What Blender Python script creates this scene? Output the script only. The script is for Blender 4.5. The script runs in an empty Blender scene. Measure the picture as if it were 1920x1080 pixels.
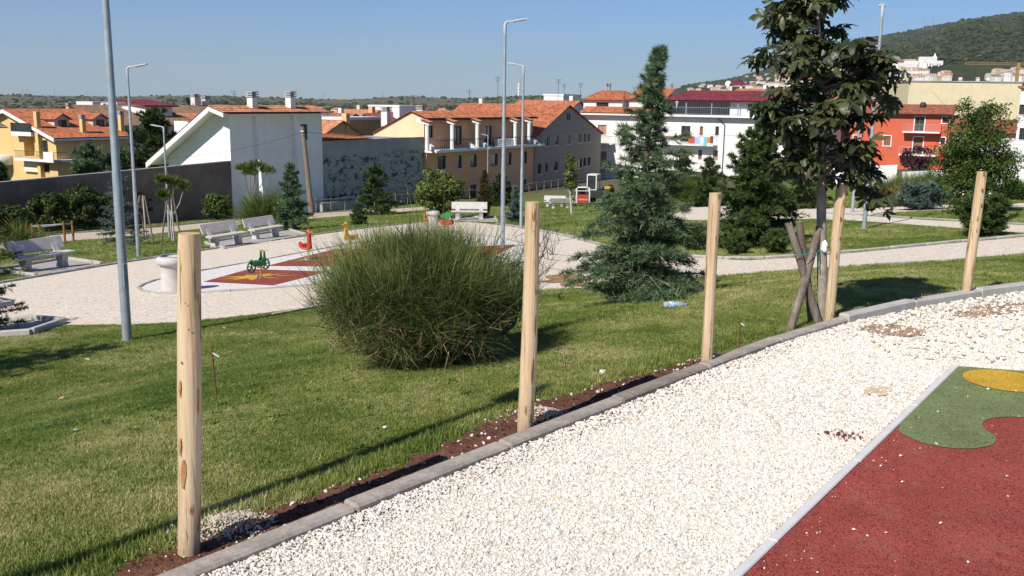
import bpy, bmesh, math, random
import numpy as np
from mathutils import Vector, Matrix
from mathutils.geometry import tessellate_polygon

# ------------------------------------------------------------------ camera
SC = bpy.context.scene
COL = SC.collection
W, H, F = 1920.0, 1080.0, 1800.0          # the photograph's pixel frame and focal length in pixels
PITCH = math.atan(350.0 / F)
ROLL = math.radians(0.8)
EYE = Vector((0, 0, 1.75))
_fwd = Vector((0, math.cos(PITCH), -math.sin(PITCH)))
_r0 = Vector((1, 0, 0)); _u0 = _r0.cross(_fwd)
_right = _r0 * math.cos(ROLL) + _u0 * math.sin(ROLL)
_up = _u0 * math.cos(ROLL) - _r0 * math.sin(ROLL)
cd = bpy.data.cameras.new('camera'); cam = bpy.data.objects.new('camera', cd); COL.objects.link(cam)
cd.sensor_width = 36.0; cd.lens = 36.0 * F / W; cd.clip_start = 0.05; cd.clip_end = 60000
M = Matrix((( _right.x, _up.x, -_fwd.x, EYE.x), (_right.y, _up.y, -_fwd.y, EYE.y), (_right.z, _up.z, -_fwd.z, EYE.z), (0, 0, 0, 1)))
cam.matrix_world = M
SC.camera = cam

# ------------------------------------------------------------------ sky, sun, exposure
SUN_AZ = Vector((0.615, 0.789, 0)).normalized()     # where shadows fall
SUN_EL = math.radians(43)
wd = bpy.data.worlds.new('World'); SC.world = wd; wd.use_nodes = True
nt = wd.node_tree
sky = nt.nodes.new('ShaderNodeTexSky'); sky.sky_type = 'NISHITA'; sky.sun_disc = False
sky.sun_elevation = SUN_EL
sky.sun_rotation = math.atan2(-SUN_AZ.x, -SUN_AZ.y)
sky.altitude = 500; sky.air_density = 1.0; sky.dust_density = 0.15; sky.ozone_density = 5.0
bg = nt.nodes['Background']; bg.inputs['Strength'].default_value = 0.0575
tintn = nt.nodes.new('ShaderNodeMix'); tintn.data_type = 'RGBA'; tintn.blend_type = 'MULTIPLY'; tintn.inputs[0].default_value = 1.0
tintn.inputs[7].default_value = (0.80, 1.0, 1.30, 1)          # the camera's cool white balance for the sky
nt.links.new(sky.outputs[0], tintn.inputs[6]); nt.links.new(tintn.outputs[2], bg.inputs[0])
sl = bpy.data.lights.new('sun', 'SUN'); sl.energy = 4.6; sl.angle = math.radians(0.53); sl.color = (1.0, 0.945, 0.86)
so = bpy.data.objects.new('sun', sl); COL.objects.link(so)
sd = Vector((SUN_AZ.x * math.cos(SUN_EL), SUN_AZ.y * math.cos(SUN_EL), -math.sin(SUN_EL)))
so.rotation_euler = sd.to_track_quat('-Z', 'Y').to_euler(); so.location = (-20, -25, 40)
vs = SC.view_settings
vs.view_transform = 'Standard'; vs.look = 'None'; vs.exposure = 0.42; vs.gamma = 1.0; vs.use_curve_mapping = False
SC.cycles.max_bounces = 6; SC.cycles.diffuse_bounces = 3; SC.cycles.glossy_bounces = 2
SC.cycles.transmission_bounces = 4; SC.cycles.volume_bounces = 0; SC.cycles.transparent_max_bounces = 6
SC.cycles.use_denoising = True
SC.cycles.caustics_reflective = False; SC.cycles.caustics_refractive = False

# ------------------------------------------------------------------ terrain function
KERB = [(-14.0, -10.5), (-6.0, -1.9), (-3.0, 1.35), (-1.32, 3.12), (0.02, 4.72), (1.28, 6.2), (2.05, 7.05), (2.72, 7.68),
        (3.35, 8.18), (4.1, 8.7), (5.0, 9.22), (6.6, 10.0), (9.0, 10.9), (14, 12.2), (30, 14.5)]
KA = np.array(KERB)
FARY = np.array([100, 160, 300, 800, 1800, 3000, 4500, 6000, 14000, 30000.])
FARZ = np.array([-8.13, -10.5, -13.5, -17, -14, -7, -2, -14, -60, -200.])

def kerb_s(x, y):
    """signed distance from the terrace kerb, positive on the lawn side"""
    x = np.asarray(x, float); y = np.asarray(y, float)
    best = np.full(np.broadcast(x, y).shape, 1e9); sg = np.ones_like(best)
    for i in range(len(KA) - 1):
        a = KA[i]; b = KA[i + 1]; d = b - a; L2 = d @ d
        t = np.clip(((x - a[0]) * d[0] + (y - a[1]) * d[1]) / L2, 0, 1)
        ex = x - a[0] - t * d[0]; ey = y - a[1] - t * d[1]
        dist = np.hypot(ex, ey)
        s = np.sign(d[0] * ey - d[1] * ex)
        m = dist < best
        best = np.where(m, dist, best); sg = np.where(m, s, sg)
    return best * np.where(sg == 0, 1, sg)

def zplane(x, y):
    xc = 75 * np.tanh(np.asarray(x, float) / 75)
    base = np.where(y < 100, -2.23 - 0.08 * (np.asarray(y, float) - 26.3), np.interp(y, FARY, FARZ))
    fade = np.clip((900 - np.asarray(y, float)) / 800, 0, 1)
    return base + 0.065 * xc * fade

def ZT(x, y):
    s = kerb_s(x, y)
    t = np.clip(s / 6.5, 0, 1); w = 1 - t * t * (3 - 2 * t)
    zp = zplane(x, y)
    w = np.where(s <= 0, 1, w)
    roll = 0.05 * np.sin(np.asarray(x) * 0.9 + 1.0) * np.sin(np.asarray(y) * 0.55) * np.clip(s / 3, 0, 1) * np.clip((15 - np.asarray(y)) / 6, 0, 1)
    return zp * (1 - w) - 0.05 * w + roll

def ray(px, py):
    d = _fwd * F + _right * (px - W / 2) - _up * (py - H / 2)
    return d / d.y                              # scaled so that y = 1: a point at depth d is EYE + ray*d

def AT(px, py, d):
    return EYE + ray(px, py) * d

def G(px, py, zf=ZT, d0=1.0, d1=6000.0):
    """where a sight line meets the ground"""
    r = ray(px, py)
    ds = np.geomspace(d0, d1, 900)
    hz = EYE.z + r.z * ds - zf(r.x * ds, ds)
    k = np.argmax(hz < 0) if (hz < 0).any() else len(ds) - 1
    a, b = ds[max(k - 1, 0)], ds[k]
    for _ in range(30):
        m = (a + b) / 2
        if EYE.z + r.z * m - float(zf(r.x * m, m)) < 0: b = m
        else: a = m
    return EYE + r * b

def GP(px, py):                                 # on the terrace (z = 0)
    r = ray(px, py); t = -EYE.z / r.z
    p = EYE + r * t
    return (p.x, p.y)

# ------------------------------------------------------------------ object helpers
def thing(name, label, cat, loc=(0, 0, 0), rz=0.0, group=None, kind=None):
    o = bpy.data.objects.new(name, None); COL.objects.link(o)
    o.empty_display_size = 0.2
    o.location = loc; o.rotation_euler = (0, 0, rz)
    return tag(o, label, cat, group, kind)

def tag(o, label=None, cat=None, group=None, kind=None):
    if label: o['label'] = label
    if cat: o['category'] = cat
    if group: o['group'] = group
    if kind: o['kind'] = kind
    return o

def obj(name, me, mat=None, parent=None, kind=None):
    o = bpy.data.objects.new(name, me); COL.objects.link(o)
    if mat is not None and not me.materials: me.materials.append(mat)
    if parent is not None: o.parent = parent
    if kind: o['kind'] = kind
    return o

def fast_mesh(name, V, Fs, attrs=None, smooth=False):
    """V (n,3) float, Fs (m,k) int; attrs: {name: (domain, array)}"""
    V = np.asarray(V, np.float32); Fs = np.asarray(Fs, np.int32)
    me = bpy.data.meshes.new(name)
    me.vertices.add(len(V)); me.vertices.foreach_set('co', V.ravel())
    m, k = Fs.shape
    me.loops.add(m * k); me.loops.foreach_set('vertex_index', Fs.ravel())
    me.polygons.add(m); me.polygons.foreach_set('loop_start', np.arange(0, m * k, k, dtype=np.int32))
    try: me.polygons.foreach_set('loop_total', np.full(m, k, np.int32))
    except Exception: pass
    if smooth: me.polygons.foreach_set('use_smooth', np.ones(m, bool))
    me.update(calc_edges=True)
    for an, (dom, arr) in (attrs or {}).items():
        at = me.attributes.new(an, 'FLOAT', dom); at.data.foreach_set('value', np.asarray(arr, np.float32).ravel())
    return me

class MB:
    """collects shapes, builds ONE mesh object"""
    def __init__(s): s.v = []; s.f = []; s.sm = []
    def add(s, vs, fs, smooth=False):
        b = len(s.v); s.v += [tuple(v) for v in vs]; s.f += [tuple(i + b for i in f) for f in fs]; s.sm += [smooth] * len(fs)
        return s
    def box(s, x0, x1, y0, y1, z0, z1):
        vs = [(x0, y0, z0), (x1, y0, z0), (x1, y1, z0), (x0, y1, z0), (x0, y0, z1), (x1, y0, z1), (x1, y1, z1), (x0, y1, z1)]
        return s.add(vs, [(0, 3, 2, 1), (4, 5, 6, 7), (0, 1, 5, 4), (1, 2, 6, 5), (2, 3, 7, 6), (3, 0, 4, 7)])
    def hexa(s, vs):                        # 8 corners: bottom loop ccw, top loop ccw
        return s.add(vs, [(0, 3, 2, 1), (4, 5, 6, 7), (0, 1, 5, 4), (1, 2, 6, 5), (2, 3, 7, 6), (3, 0, 4, 7)])
    def bar(s, a, b, w, h=None, up=(0, 0, 1)):
        a = Vector(a); b = Vector(b); d = (b - a).normalized(); h = h or w
        u = Vector(up)
        if abs(d.dot(u)) > 0.98: u = Vector((1, 0, 0))
        x = d.cross(u).normalized(); y = x.cross(d)
        x = x * w / 2; y = y * h / 2
        return s.hexa([a - x - y, a + x - y, a + x + y, a - x + y, b - x - y, b + x - y, b + x + y, b - x + y])
    def tube(s, pts, rad, n=8, cap=True, smooth=True):
        pts = [Vector(p) for p in pts]
        if not isinstance(rad, (list, tuple)): rad = [rad] * len(pts)
        rings = []; x = None
        for i, p in enumerate(pts):
            d = (pts[min(i + 1, len(pts) - 1)] - pts[max(i - 1, 0)]).normalized()
            if x is None:
                u = Vector((0, 0, 1)) if abs(d.z) < 0.9 else Vector((1, 0, 0)); x = d.cross(u).normalized()
            else:
                x = (x - d * x.dot(d)).normalized()
            y = d.cross(x)
            rings.append([p + (x * math.cos(2 * math.pi * k / n) + y * math.sin(2 * math.pi * k / n)) * rad[i] for k in range(n)])
        vs = [v for r in rings for v in r]; fs = []
        for i in range(len(pts) - 1):
            for k in range(n):
                fs.append((i * n + k, i * n + (k + 1) % n, (i + 1) * n + (k + 1) % n, (i + 1) * n + k))
        s.add(vs, fs, smooth)
        if cap:
            s.add(rings[0], [tuple(range(n - 1, -1, -1))]); s.add(rings[-1], [tuple(range(n))])
        return s
    def lathe(s, prof, n=24, c=(0, 0), smooth=True):
        vs = []; fs = []
        for r, z in prof:
            for k in range(n):
                a = 2 * math.pi * k / n; vs.append((c[0] + r * math.cos(a), c[1] + r * math.sin(a), z))
        for i in range(len(prof) - 1):
            for k in range(n):
                fs.append((i * n + k, i * n + (k + 1) % n, (i + 1) * n + (k + 1) % n, (i + 1) * n + k))
        return s.add(vs, fs, smooth)
    def prism(s, poly, axis, t0, t1, o=(0, 0, 0)):
        """poly: 2D points; axis 'x' (poly in y,z), 'y' (poly in x,z) or 'z' (poly in x,y); from t0 to t1"""
        def P(a, b, t): return {'x': (t, a, b), 'y': (a, t, b), 'z': (a, b, t)}[axis]
        n = len(poly); vs = [P(a, b, t0) for a, b in poly] + [P(a, b, t1) for a, b in poly]
        vs = [(v[0] + o[0], v[1] + o[1], v[2] + o[2]) for v in vs]
        fs = [tuple(range(n)), tuple(range(2 * n - 1, n - 1, -1))] + [(i, i + n, (i + 1) % n + n, (i + 1) % n) for i in range(n)]
        return s.add(vs, fs)
    def mesh(s, name, bevel=0.0, seg=1):
        me = bpy.data.meshes.new(name); me.from_pydata(s.v, [], s.f)
        me.polygons.foreach_set('use_smooth', np.array(s.sm, bool)); me.update()
        bm = bmesh.new(); bm.from_mesh(me)
        bmesh.ops.recalc_face_normals(bm, faces=bm.faces)
        if bevel:
            bmesh.ops.bevel(bm, geom=[e for e in bm.edges if len(e.link_faces) == 2 and e.calc_face_angle(0) > 0.6], offset=bevel, segments=seg, affect='EDGES', clamp_overlap=True)
        bm.to_mesh(me); bm.free()
        return me
    def build(s, name, mat, parent=None, bevel=0.0, seg=1, kind=None):
        return obj(name, s.mesh(name, bevel, seg), mat, parent, kind)

def copy_tree(o, parent=None):
    c = o.copy(); COL.objects.link(c)
    if parent is not None: c.parent = parent
    for ch in list(o.children): copy_tree(ch, c)
    return c

# ------------------------------------------------------------------ materials
def hexc(h):
    h = h.lstrip('#'); v = [int(h[i:i + 2], 16) / 255 for i in (0, 2, 4)]
    return tuple(c / 12.92 if c <= 0.04045 else ((c + 0.055) / 1.055) ** 2.4 for c in v) + (1,)

def c4(c): return hexc(c) if isinstance(c, str) else (tuple(c) + (1,) if len(c) == 3 else tuple(c))

class NT:
    def __init__(s, name):
        s.m = bpy.data.materials.new(name); s.m.use_nodes = True; s.t = s.m.node_tree; s.p = s.t.nodes['Principled BSDF']
        s.out = s.t.nodes['Material Output']
    def n(s, kind, **kw):
        nd = s.t.nodes.new(kind)
        for k, v in kw.items():
            if k in nd.inputs.keys(): nd.inputs[k].default_value = v
            else: setattr(nd, k, v)
        return nd
    def l(s, a, b): s.t.links.new(a, b)
    def coord(s, kind='Object', scale=(1, 1, 1), rot=(0, 0, 0)):
        tc = s.n('ShaderNodeTexCoord'); mp = s.n('ShaderNodeMapping'); mp.inputs['Scale'].default_value = scale; mp.inputs['Rotation'].default_value = rot
        s.l(tc.outputs[kind], mp.inputs[0]); return mp.outputs[0]
    def noise(s, vec, scale, detail=4, rough=0.6, dist=0.0):
        nd = s.n('ShaderNodeTexNoise'); nd.inputs['Scale'].default_value = scale; nd.inputs['Detail'].default_value = detail
        nd.inputs['Roughness'].default_value = rough; nd.inputs['Distortion'].default_value = dist
        s.l(vec, nd.inputs['Vector']); return nd.outputs['Fac']
    def ramp(s, fac, stops):
        r = s.n('ShaderNodeValToRGB'); el = r.color_ramp.elements
        while len(el) > 1: el.remove(el[-1])
        el[0].position = stops[0][0]; el[0].color = c4(stops[0][1])
        for p, c in stops[1:]:
            e = el.new(p); e.color = c4(c)
        s.l(fac, r.inputs[0]); return r.outputs[0]
    def mix(s, fac, a, b, mode='MIX'):
        m = s.n('ShaderNodeMix', data_type='RGBA', blend_type=mode)
        for sock, v in ((m.inputs[0], fac), (m.inputs[6], a), (m.inputs[7], b)):
            if isinstance(v, bpy.types.NodeSocket): s.l(v, sock)
            elif isinstance(v, (int, float)): sock.default_value = v
            else: sock.default_value = c4(v)
        return m.outputs[2]
    def math(s, op, a, b=0.5):
        m = s.n('ShaderNodeMath', operation=op)
        for i, v in enumerate((a, b)):
            if isinstance(v, bpy.types.NodeSocket): s.l(v, m.inputs[i])
            else: m.inputs[i].default_value = v
        return m.outputs[0]
    def bump(s, h, strength=0.4, dist=0.01):
        b = s.n('ShaderNodeBump'); b.inputs['Strength'].default_value = strength; b.inputs['Distance'].default_value = dist
        s.l(h, b.inputs['Height']); s.l(b.outputs[0], s.p.inputs['Normal']); return b
    def fin(s, color=None, rough=0.8, spec=0.3, metal=0.0):
        if color is not None:
            if isinstance(color, bpy.types.NodeSocket): s.l(color, s.p.inputs['Base Color'])
            else: s.p.inputs['Base Color'].default_value = c4(color)
        if isinstance(rough, bpy.types.NodeSocket): s.l(rough, s.p.inputs['Roughness'])
        else: s.p.inputs['Roughness'].default_value = rough
        s.p.inputs['Specular IOR Level'].default_value = spec; s.p.inputs['Metallic'].default_value = metal
        return s.m

def mottled(name, col, var=0.25, scale=2.0, rough=0.85, bump=0.0, bscale=30, bdist=0.01, col2=None, spec=0.25, metal=0.0, coord='Object', stretch=(1, 1, 1)):
    """base colour with two octaves of irregular wear"""
    m = NT(name); v = m.coord(coord, stretch)
    c = np.array(c4(col)[:3])
    lo = tuple(c * (1 - var)); hi = tuple(np.minimum(c * (1 + var), 0.92))
    a = m.ramp(m.noise(v, scale, 6, 0.65), [(0.3, lo), (0.7, hi)])
    if col2 is not None:
        k = m.ramp(m.noise(v, scale * 0.45, 5, 0.7), [(0.5, (0, 0, 0)), (0.68, (1, 1, 1))])
        a = m.mix(k, a, col2)
    if bump: m.bump(m.noise(v, bscale, 3, 0.6), bump, bdist)
    return m.fin(a, rough, spec, metal)

def foliage(name, dark, mid, light, trans=0.25, attr='tint'):
    m = NT(name)
    at = m.n('ShaderNodeAttribute', attribute_name=attr)
    col = m.ramp(at.outputs['Fac'], [(0.0, dark), (0.55, mid), (1.0, light)])
    m.fin(col, 0.62, 0.25)
    tr = m.n('ShaderNodeBsdfTranslucent'); m.l(col, tr.inputs[0])
    mx = m.n('ShaderNodeMixShader'); mx.inputs[0].default_value = trans
    m.l(m.p.outputs[0], mx.inputs[1]); m.l(tr.outputs[0], mx.inputs[2]); m.l(mx.outputs[0], m.out.inputs[0])
    return m.m

def in_poly(x, y, poly):
    x = np.asarray(x); y = np.asarray(y); r = np.zeros(x.shape, bool); n = len(poly)
    for i in range(n):
        x0, y0 = poly[i]; x1, y1 = poly[(i + 1) % n]
        if y0 == y1: continue
        c = ((y0 > y) != (y1 > y)) & (x < (x1 - x0) * (y - y0) / (y1 - y0) + x0)
        r ^= c
    return r

# ------------------------------------------------------------------ scattering of things nobody could count
def scatter(name, variants, pts, rot, scl, vid, tint, mat, label, cat):
    """one object whose own mesh holds a few variant shapes and the points they are set on"""
    V = []; Fs = []; vids = []; off = 0
    for i, (v, f) in enumerate(variants):
        V.append(np.asarray(v, float)); Fs += [tuple(int(q) + off for q in ff) for ff in f]; vids += [i] * len(v); off += len(v)
    V = np.vstack(V + [np.asarray(pts)]); n0 = off; n = len(V)
    me = bpy.data.meshes.new(name); me.from_pydata(V.tolist(), [], Fs); me.update()
    def att(nm, typ, arr, key='value'):
        a = me.attributes.new(nm, typ, 'POINT'); a.data.foreach_set(key, np.asarray(arr, np.int32 if typ == 'INT' else np.float32).ravel())
    att('ispt', 'FLOAT', np.r_[np.zeros(n0), np.ones(n - n0)])
    att('vid', 'INT', np.r_[vids, np.asarray(vid)])
    att('rot', 'FLOAT_VECTOR', np.vstack([np.zeros((n0, 3)), rot]), 'vector')
    scl = np.asarray(scl); scl = scl[:, None] * np.ones((1, 3)) if scl.ndim == 1 else scl
    att('scl', 'FLOAT_VECTOR', np.vstack([np.ones((n0, 3)), scl]), 'vector')
    att('tint', 'FLOAT', np.r_[np.zeros(n0), tint])
    o = obj(name, me, mat); tag(o, label, cat, kind='stuff')
    g = bpy.data.node_groups.new(name, 'GeometryNodeTree')
    g.interface.new_socket('Geometry', in_out='INPUT', socket_type='NodeSocketGeometry')
    g.interface.new_socket('Geometry', in_out='OUTPUT', socket_type='NodeSocketGeometry')
    N = g.nodes.new; L = g.links.new
    gi = N('NodeGroupInput'); go = N('NodeGroupOutput')
    def named(nm, typ):
        q = N('GeometryNodeInputNamedAttribute'); q.data_type = typ; q.inputs['Name'].default_value = nm
        return q.outputs['Attribute']
    sep = N('GeometryNodeSeparateGeometry'); sep.domain = 'POINT'
    cmp_ = N('FunctionNodeCompare'); cmp_.data_type = 'FLOAT'; cmp_.operation = 'GREATER_THAN'
    L(named('ispt', 'FLOAT'), cmp_.inputs[0]); cmp_.inputs[1].default_value = 0.5
    L(gi.outputs[0], sep.inputs['Geometry']); L(cmp_.outputs[0], sep.inputs['Selection'])
    sp = N('GeometryNodeSplitToInstances'); sp.domain = 'POINT'
    L(sep.outputs['Inverted'], sp.inputs['Geometry']); L(named('vid', 'INT'), sp.inputs['Group ID'])
    iop = N('GeometryNodeInstanceOnPoints')
    L(sep.outputs['Selection'], iop.inputs['Points']); L(sp.outputs['Instances'], iop.inputs['Instance'])
    iop.inputs['Pick Instance'].default_value = True
    L(named('vid', 'INT'), iop.inputs['Instance Index'])
    er = N('FunctionNodeEulerToRotation'); L(named('rot', 'FLOAT_VECTOR'), er.inputs[0]); L(er.outputs[0], iop.inputs['Rotation'])
    L(named('scl', 'FLOAT_VECTOR'), iop.inputs['Scale'])
    L(iop.outputs[0], go.inputs[0])
    md = o.modifiers.new('scatter', 'NODES'); md.node_group = g
    return o

def inst_tint(m):
    at = m.n('ShaderNodeAttribute', attribute_name='tint'); at.attribute_type = 'INSTANCER'
    return at.outputs['Fac']

# ================================================================== THE GROUND
rng = np.random.default_rng(7); random.seed(7)

# ---- materials of the ground
def lawn_material():
    m = NT('lawn'); v = m.coord('Object')
    a = m.ramp(m.noise(v, 0.55, 5, 0.65), [(0.3, (0.08, 0.125, 0.026)), (0.5, (0.13, 0.165, 0.045)), (0.72, (0.21, 0.205, 0.075))])
    b = m.ramp(m.noise(v, 22, 4, 0.7), [(0.3, (0.05, 0.075, 0.018)), (0.55, (0.13, 0.17, 0.045)), (0.8, (0.26, 0.25, 0.1))])
    near = m.mix(0.55, a, b)
    # beyond the park: dry fields, scrub and built-up ground
    f1 = m.ramp(m.noise(v, 0.006, 6, 0.7), [(0.36, (0.045, 0.062, 0.032)), (0.5, (0.10, 0.10, 0.055)), (0.6, (0.2, 0.165, 0.10)), (0.72, (0.07, 0.085, 0.04))])
    f2 = m.ramp(m.noise(v, 0.035, 4, 0.7), [(0.4, (0.03, 0.045, 0.022)), (0.6, (0.16, 0.14, 0.085))])
    far = m.mix(0.42, f1, f2)
    sx = m.n('ShaderNodeSeparateXYZ'); m.l(v, sx.inputs[0])
    k = m.n('ShaderNodeMapRange'); k.inputs[1].default_value = 88; k.inputs[2].default_value = 112; m.l(sx.outputs[1], k.inputs[0])
    col = m.mix(k.outputs[0], near, far)
    m.bump(m.noise(v, 60, 3, 0.7), 0.5, 0.02)
    return m.fin(col, 0.95, 0.1)

def gravel_sheet(name, base, warm, scale, bd=0.012, dirt=None):
    m = NT(name); v = m.coord('Object')
    vo = m.n('ShaderNodeTexVoronoi', feature='F1'); vo.inputs['Scale'].default_value = scale; m.l(v, vo.inputs['Vector'])
    sep = m.n('ShaderNodeSeparateColor'); m.l(vo.outputs['Color'], sep.inputs[0])
    st = m.ramp(sep.outputs[0], [(0.0, tuple(np.array(c4(base)[:3]) * 0.72)), (0.5, base), (1.0, tuple(np.minimum(np.array(c4(base)[:3]) * 1.12, 0.9)))])
    gap = m.ramp(vo.outputs['Distance'], [(0.5, (1, 1, 1)), (0.95, (0.55, 0.5, 0.45))])
    c = m.mix(1.0, st, gap, 'MULTIPLY')
    k = m.ramp(m.noise(v, 0.35, 6, 0.7), [(0.42, (0, 0, 0)), (0.66, (1, 1, 1))])
    c = m.mix(m.math('MULTIPLY', k, 0.65), c, warm)
    if dirt:
        k2 = m.ramp(m.noise(v, 1.1, 7, 0.75, 0.4), [(0.6, (0, 0, 0)), (0.72, (1, 1, 1))])
        c = m.mix(m.math('MULTIPLY', k2, 0.55), c, dirt)
    m.bump(m.math('SUBTRACT', 1.0, vo.outputs['Distance']), 0.55, bd)
    return m.fin(c, 0.92, 0.15)

M_LAWN = lawn_material()
M_GRAVBASE = gravel_sheet('gravel_bed', (0.60, 0.56, 0.50), (0.54, 0.48, 0.41), 48)
M_PLAZA = gravel_sheet('plaza_gravel', (0.69, 0.61, 0.515), (0.64, 0.53, 0.41), 26, 0.005, (0.56, 0.44, 0.31))
M_PLAY = gravel_sheet('white_gravel', (0.72, 0.69, 0.65), (0.66, 0.61, 0.56), 30, 0.01)
M_PATH = gravel_sheet('path_gravel', (0.56, 0.47, 0.37), (0.48, 0.37, 0.26), 26, 0.01, (0.42, 0.31, 0.2))
M_STONE = None

def sheet(name, poly, mat, off, parent=None, zf=ZT, step=None, kind='structure'):
    """flat or terrain-following sheet over a world polygon"""
    bm = bmesh.new()
    vs = [bm.verts.new((x, y, 0)) for x, y in poly]
    for t in tessellate_polygon([[Vector((x, y, 0)) for x, y in poly]]):
        try: bm.faces.new([vs[i] for i in t])
        except ValueError: pass
    if step:
        xs = [p[0] for p in poly]; ys = [p[1] for p in poly]
        for k in range(int(min(xs) / step), int(max(xs) / step) + 1):
            bmesh.ops.bisect_plane(bm, geom=bm.verts[:] + bm.edges[:] + bm.faces[:], plane_co=(k * step, 0, 0), plane_no=(1, 0, 0))
        for k in range(int(min(ys) / step), int(max(ys) / step) + 1):
            bmesh.ops.bisect_plane(bm, geom=bm.verts[:] + bm.edges[:] + bm.faces[:], plane_co=(0, k * step, 0), plane_no=(0, 1, 0))
    for v in bm.verts: v.co.z = float(zf(v.co.x, v.co.y)) + off
    bmesh.ops.recalc_face_normals(bm, faces=bm.faces)
    for f in bm.faces:
        if f.normal.z < 0: f.normal_flip()
    me = bpy.data.meshes.new(name); bm.to_mesh(me); bm.free()
    return obj(name, me, mat, parent, kind if parent is None else None)

def smooth_poly(pts, it=2, closed=True):
    for _ in range(it):
        q = []; n = len(pts)
        for i in range(n if closed else n - 1):
            a = pts[i]; b = pts[(i + 1) % n]
            q += [(a[0] * .75 + b[0] * .25, a[1] * .75 + b[1] * .25), (a[0] * .25 + b[0] * .75, a[1] * .25 + b[1] * .75)]
        pts = q if closed else [pts[0]] + q + [pts[-1]]
    return pts

def resample(pts, step):
    P = np.array(pts, float); d = np.r_[0, np.cumsum(np.hypot(*np.diff(P, axis=0).T))]
    n = max(2, int(round(d[-1] / step)) + 1); t = np.linspace(0, d[-1], n)
    return np.c_[np.interp(t, d, P[:, 0]), np.interp(t, d, P[:, 1])]

def gxy(*pp): return [tuple(G(a, b)[:2]) for a, b in pp]

# ---- one sheet to the horizon
def axis(fine0, fine1, step, lo, hi, gr=1.16):
    a = list(np.arange(fine0, fine1 + 1e-6, step)); s = step
    while a[-1] < hi: s *= gr; a.append(a[-1] + s)
    s = step; b = []; x = fine0
    while x > lo: s *= gr; x -= s; b.append(x)
    return np.array(b[::-1] + a)
gx = axis(-11, 10, 0.3, -16000, 16000); gy = axis(0, 15, 0.3, -300, 15000, 1.10)
gx = np.clip(gx, -16500, 16500); gy = np.clip(gy, -340, 15500); print('ground', gx[0], gx[-1], gy[0], gy[-1])
X, Y = np.meshgrid(np.unique(gx), np.unique(gy))
Z = ZT(X, Y)
# low hills that close the plain
far = np.clip((Y - 1500) / 2000, 0, 1) * np.clip((9000 - Y) / 3000, 0, 1)
az = X / np.maximum(Y, 1)
hump = 26 * np.exp(-((az - 0.02) / 0.10) ** 2) + 9 * np.exp(-((az + 0.11) / 0.03) ** 2) + 12 * np.exp(-((az + 0.30) / 0.06) ** 2) * 0.5
Z += far * (hump + 5 * np.sin(X * 0.004 + 1) * np.sin(Y * 0.003) + 3 * np.sin(X * 0.011) )
ny, nx = X.shape
idx = np.arange(nx * ny).reshape(ny, nx)
fq = np.stack([idx[:-1, :-1], idx[:-1, 1:], idx[1:, 1:], idx[1:, :-1]], -1).reshape(-1, 4)
me = fast_mesh('ground', np.c_[X.ravel(), Y.ravel(), Z.ravel()], fq, smooth=True)
obj('ground', me, M_LAWN, kind='structure')

# ---- the terrace: gravel bed inside the kerb
inner = [(x, y) for x, y in KERB]
terr = inner + [(30, -12), (-14, -12)]
sheet('gravel_terrace', terr, M_GRAVBASE, 0.0, zf=lambda x, y: np.zeros_like(np.asarray(x, float)))

# ---- kerbs
def kerb_mat(name, a, b, stain):
    m = NT(name); v = m.coord('Object'); oi = m.n('ShaderNodeObjectInfo')
    base = m.mix(oi.outputs['Random'], a, b)
    k = m.ramp(m.noise(v, 2.6, 7, .72), [(.3, (.62, .62, .62)), (.7, (1.2, 1.2, 1.2))]); c = m.mix(1.0, base, k, 'MULTIPLY')
    k2 = m.ramp(m.noise(v, 1.3, 6, .75, .5), [(.5, (0, 0, 0)), (.66, (1, 1, 1))]); c = m.mix(m.math('MULTIPLY', k2, .7), c, stain)
    k3 = m.ramp(m.noise(v, 30, 4, .7), [(.3, (.75, .75, .75)), (.6, (1.05, 1.05, 1.05))]); c = m.mix(1.0, c, k3, 'MULTIPLY')
    m.bump(m.noise(v, 70, 4, .7), .6, .004); return m.fin(c, .92, .2)
M_KERB_OLD = kerb_mat('weathered_kerb', (0.27, 0.225, 0.185), (0.41, 0.365, 0.315), (0.16, 0.10, 0.065))
M_KERB_NEW = mottled('concrete_kerb', (0.42, 0.40, 0.37), 0.18, 4.0, 0.9, 0.4, 80, 0.003)
M_KERB_WHITE = mottled('white_edging', (0.58, 0.56, 0.545), 0.1, 6.0, 0.85, 0.2, 80, 0.002)
M_EDGE = mottled('thin_edging', (0.36, 0.34, 0.31), 0.25, 3.0, 0.9, 0.3, 50, 0.004)

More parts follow.
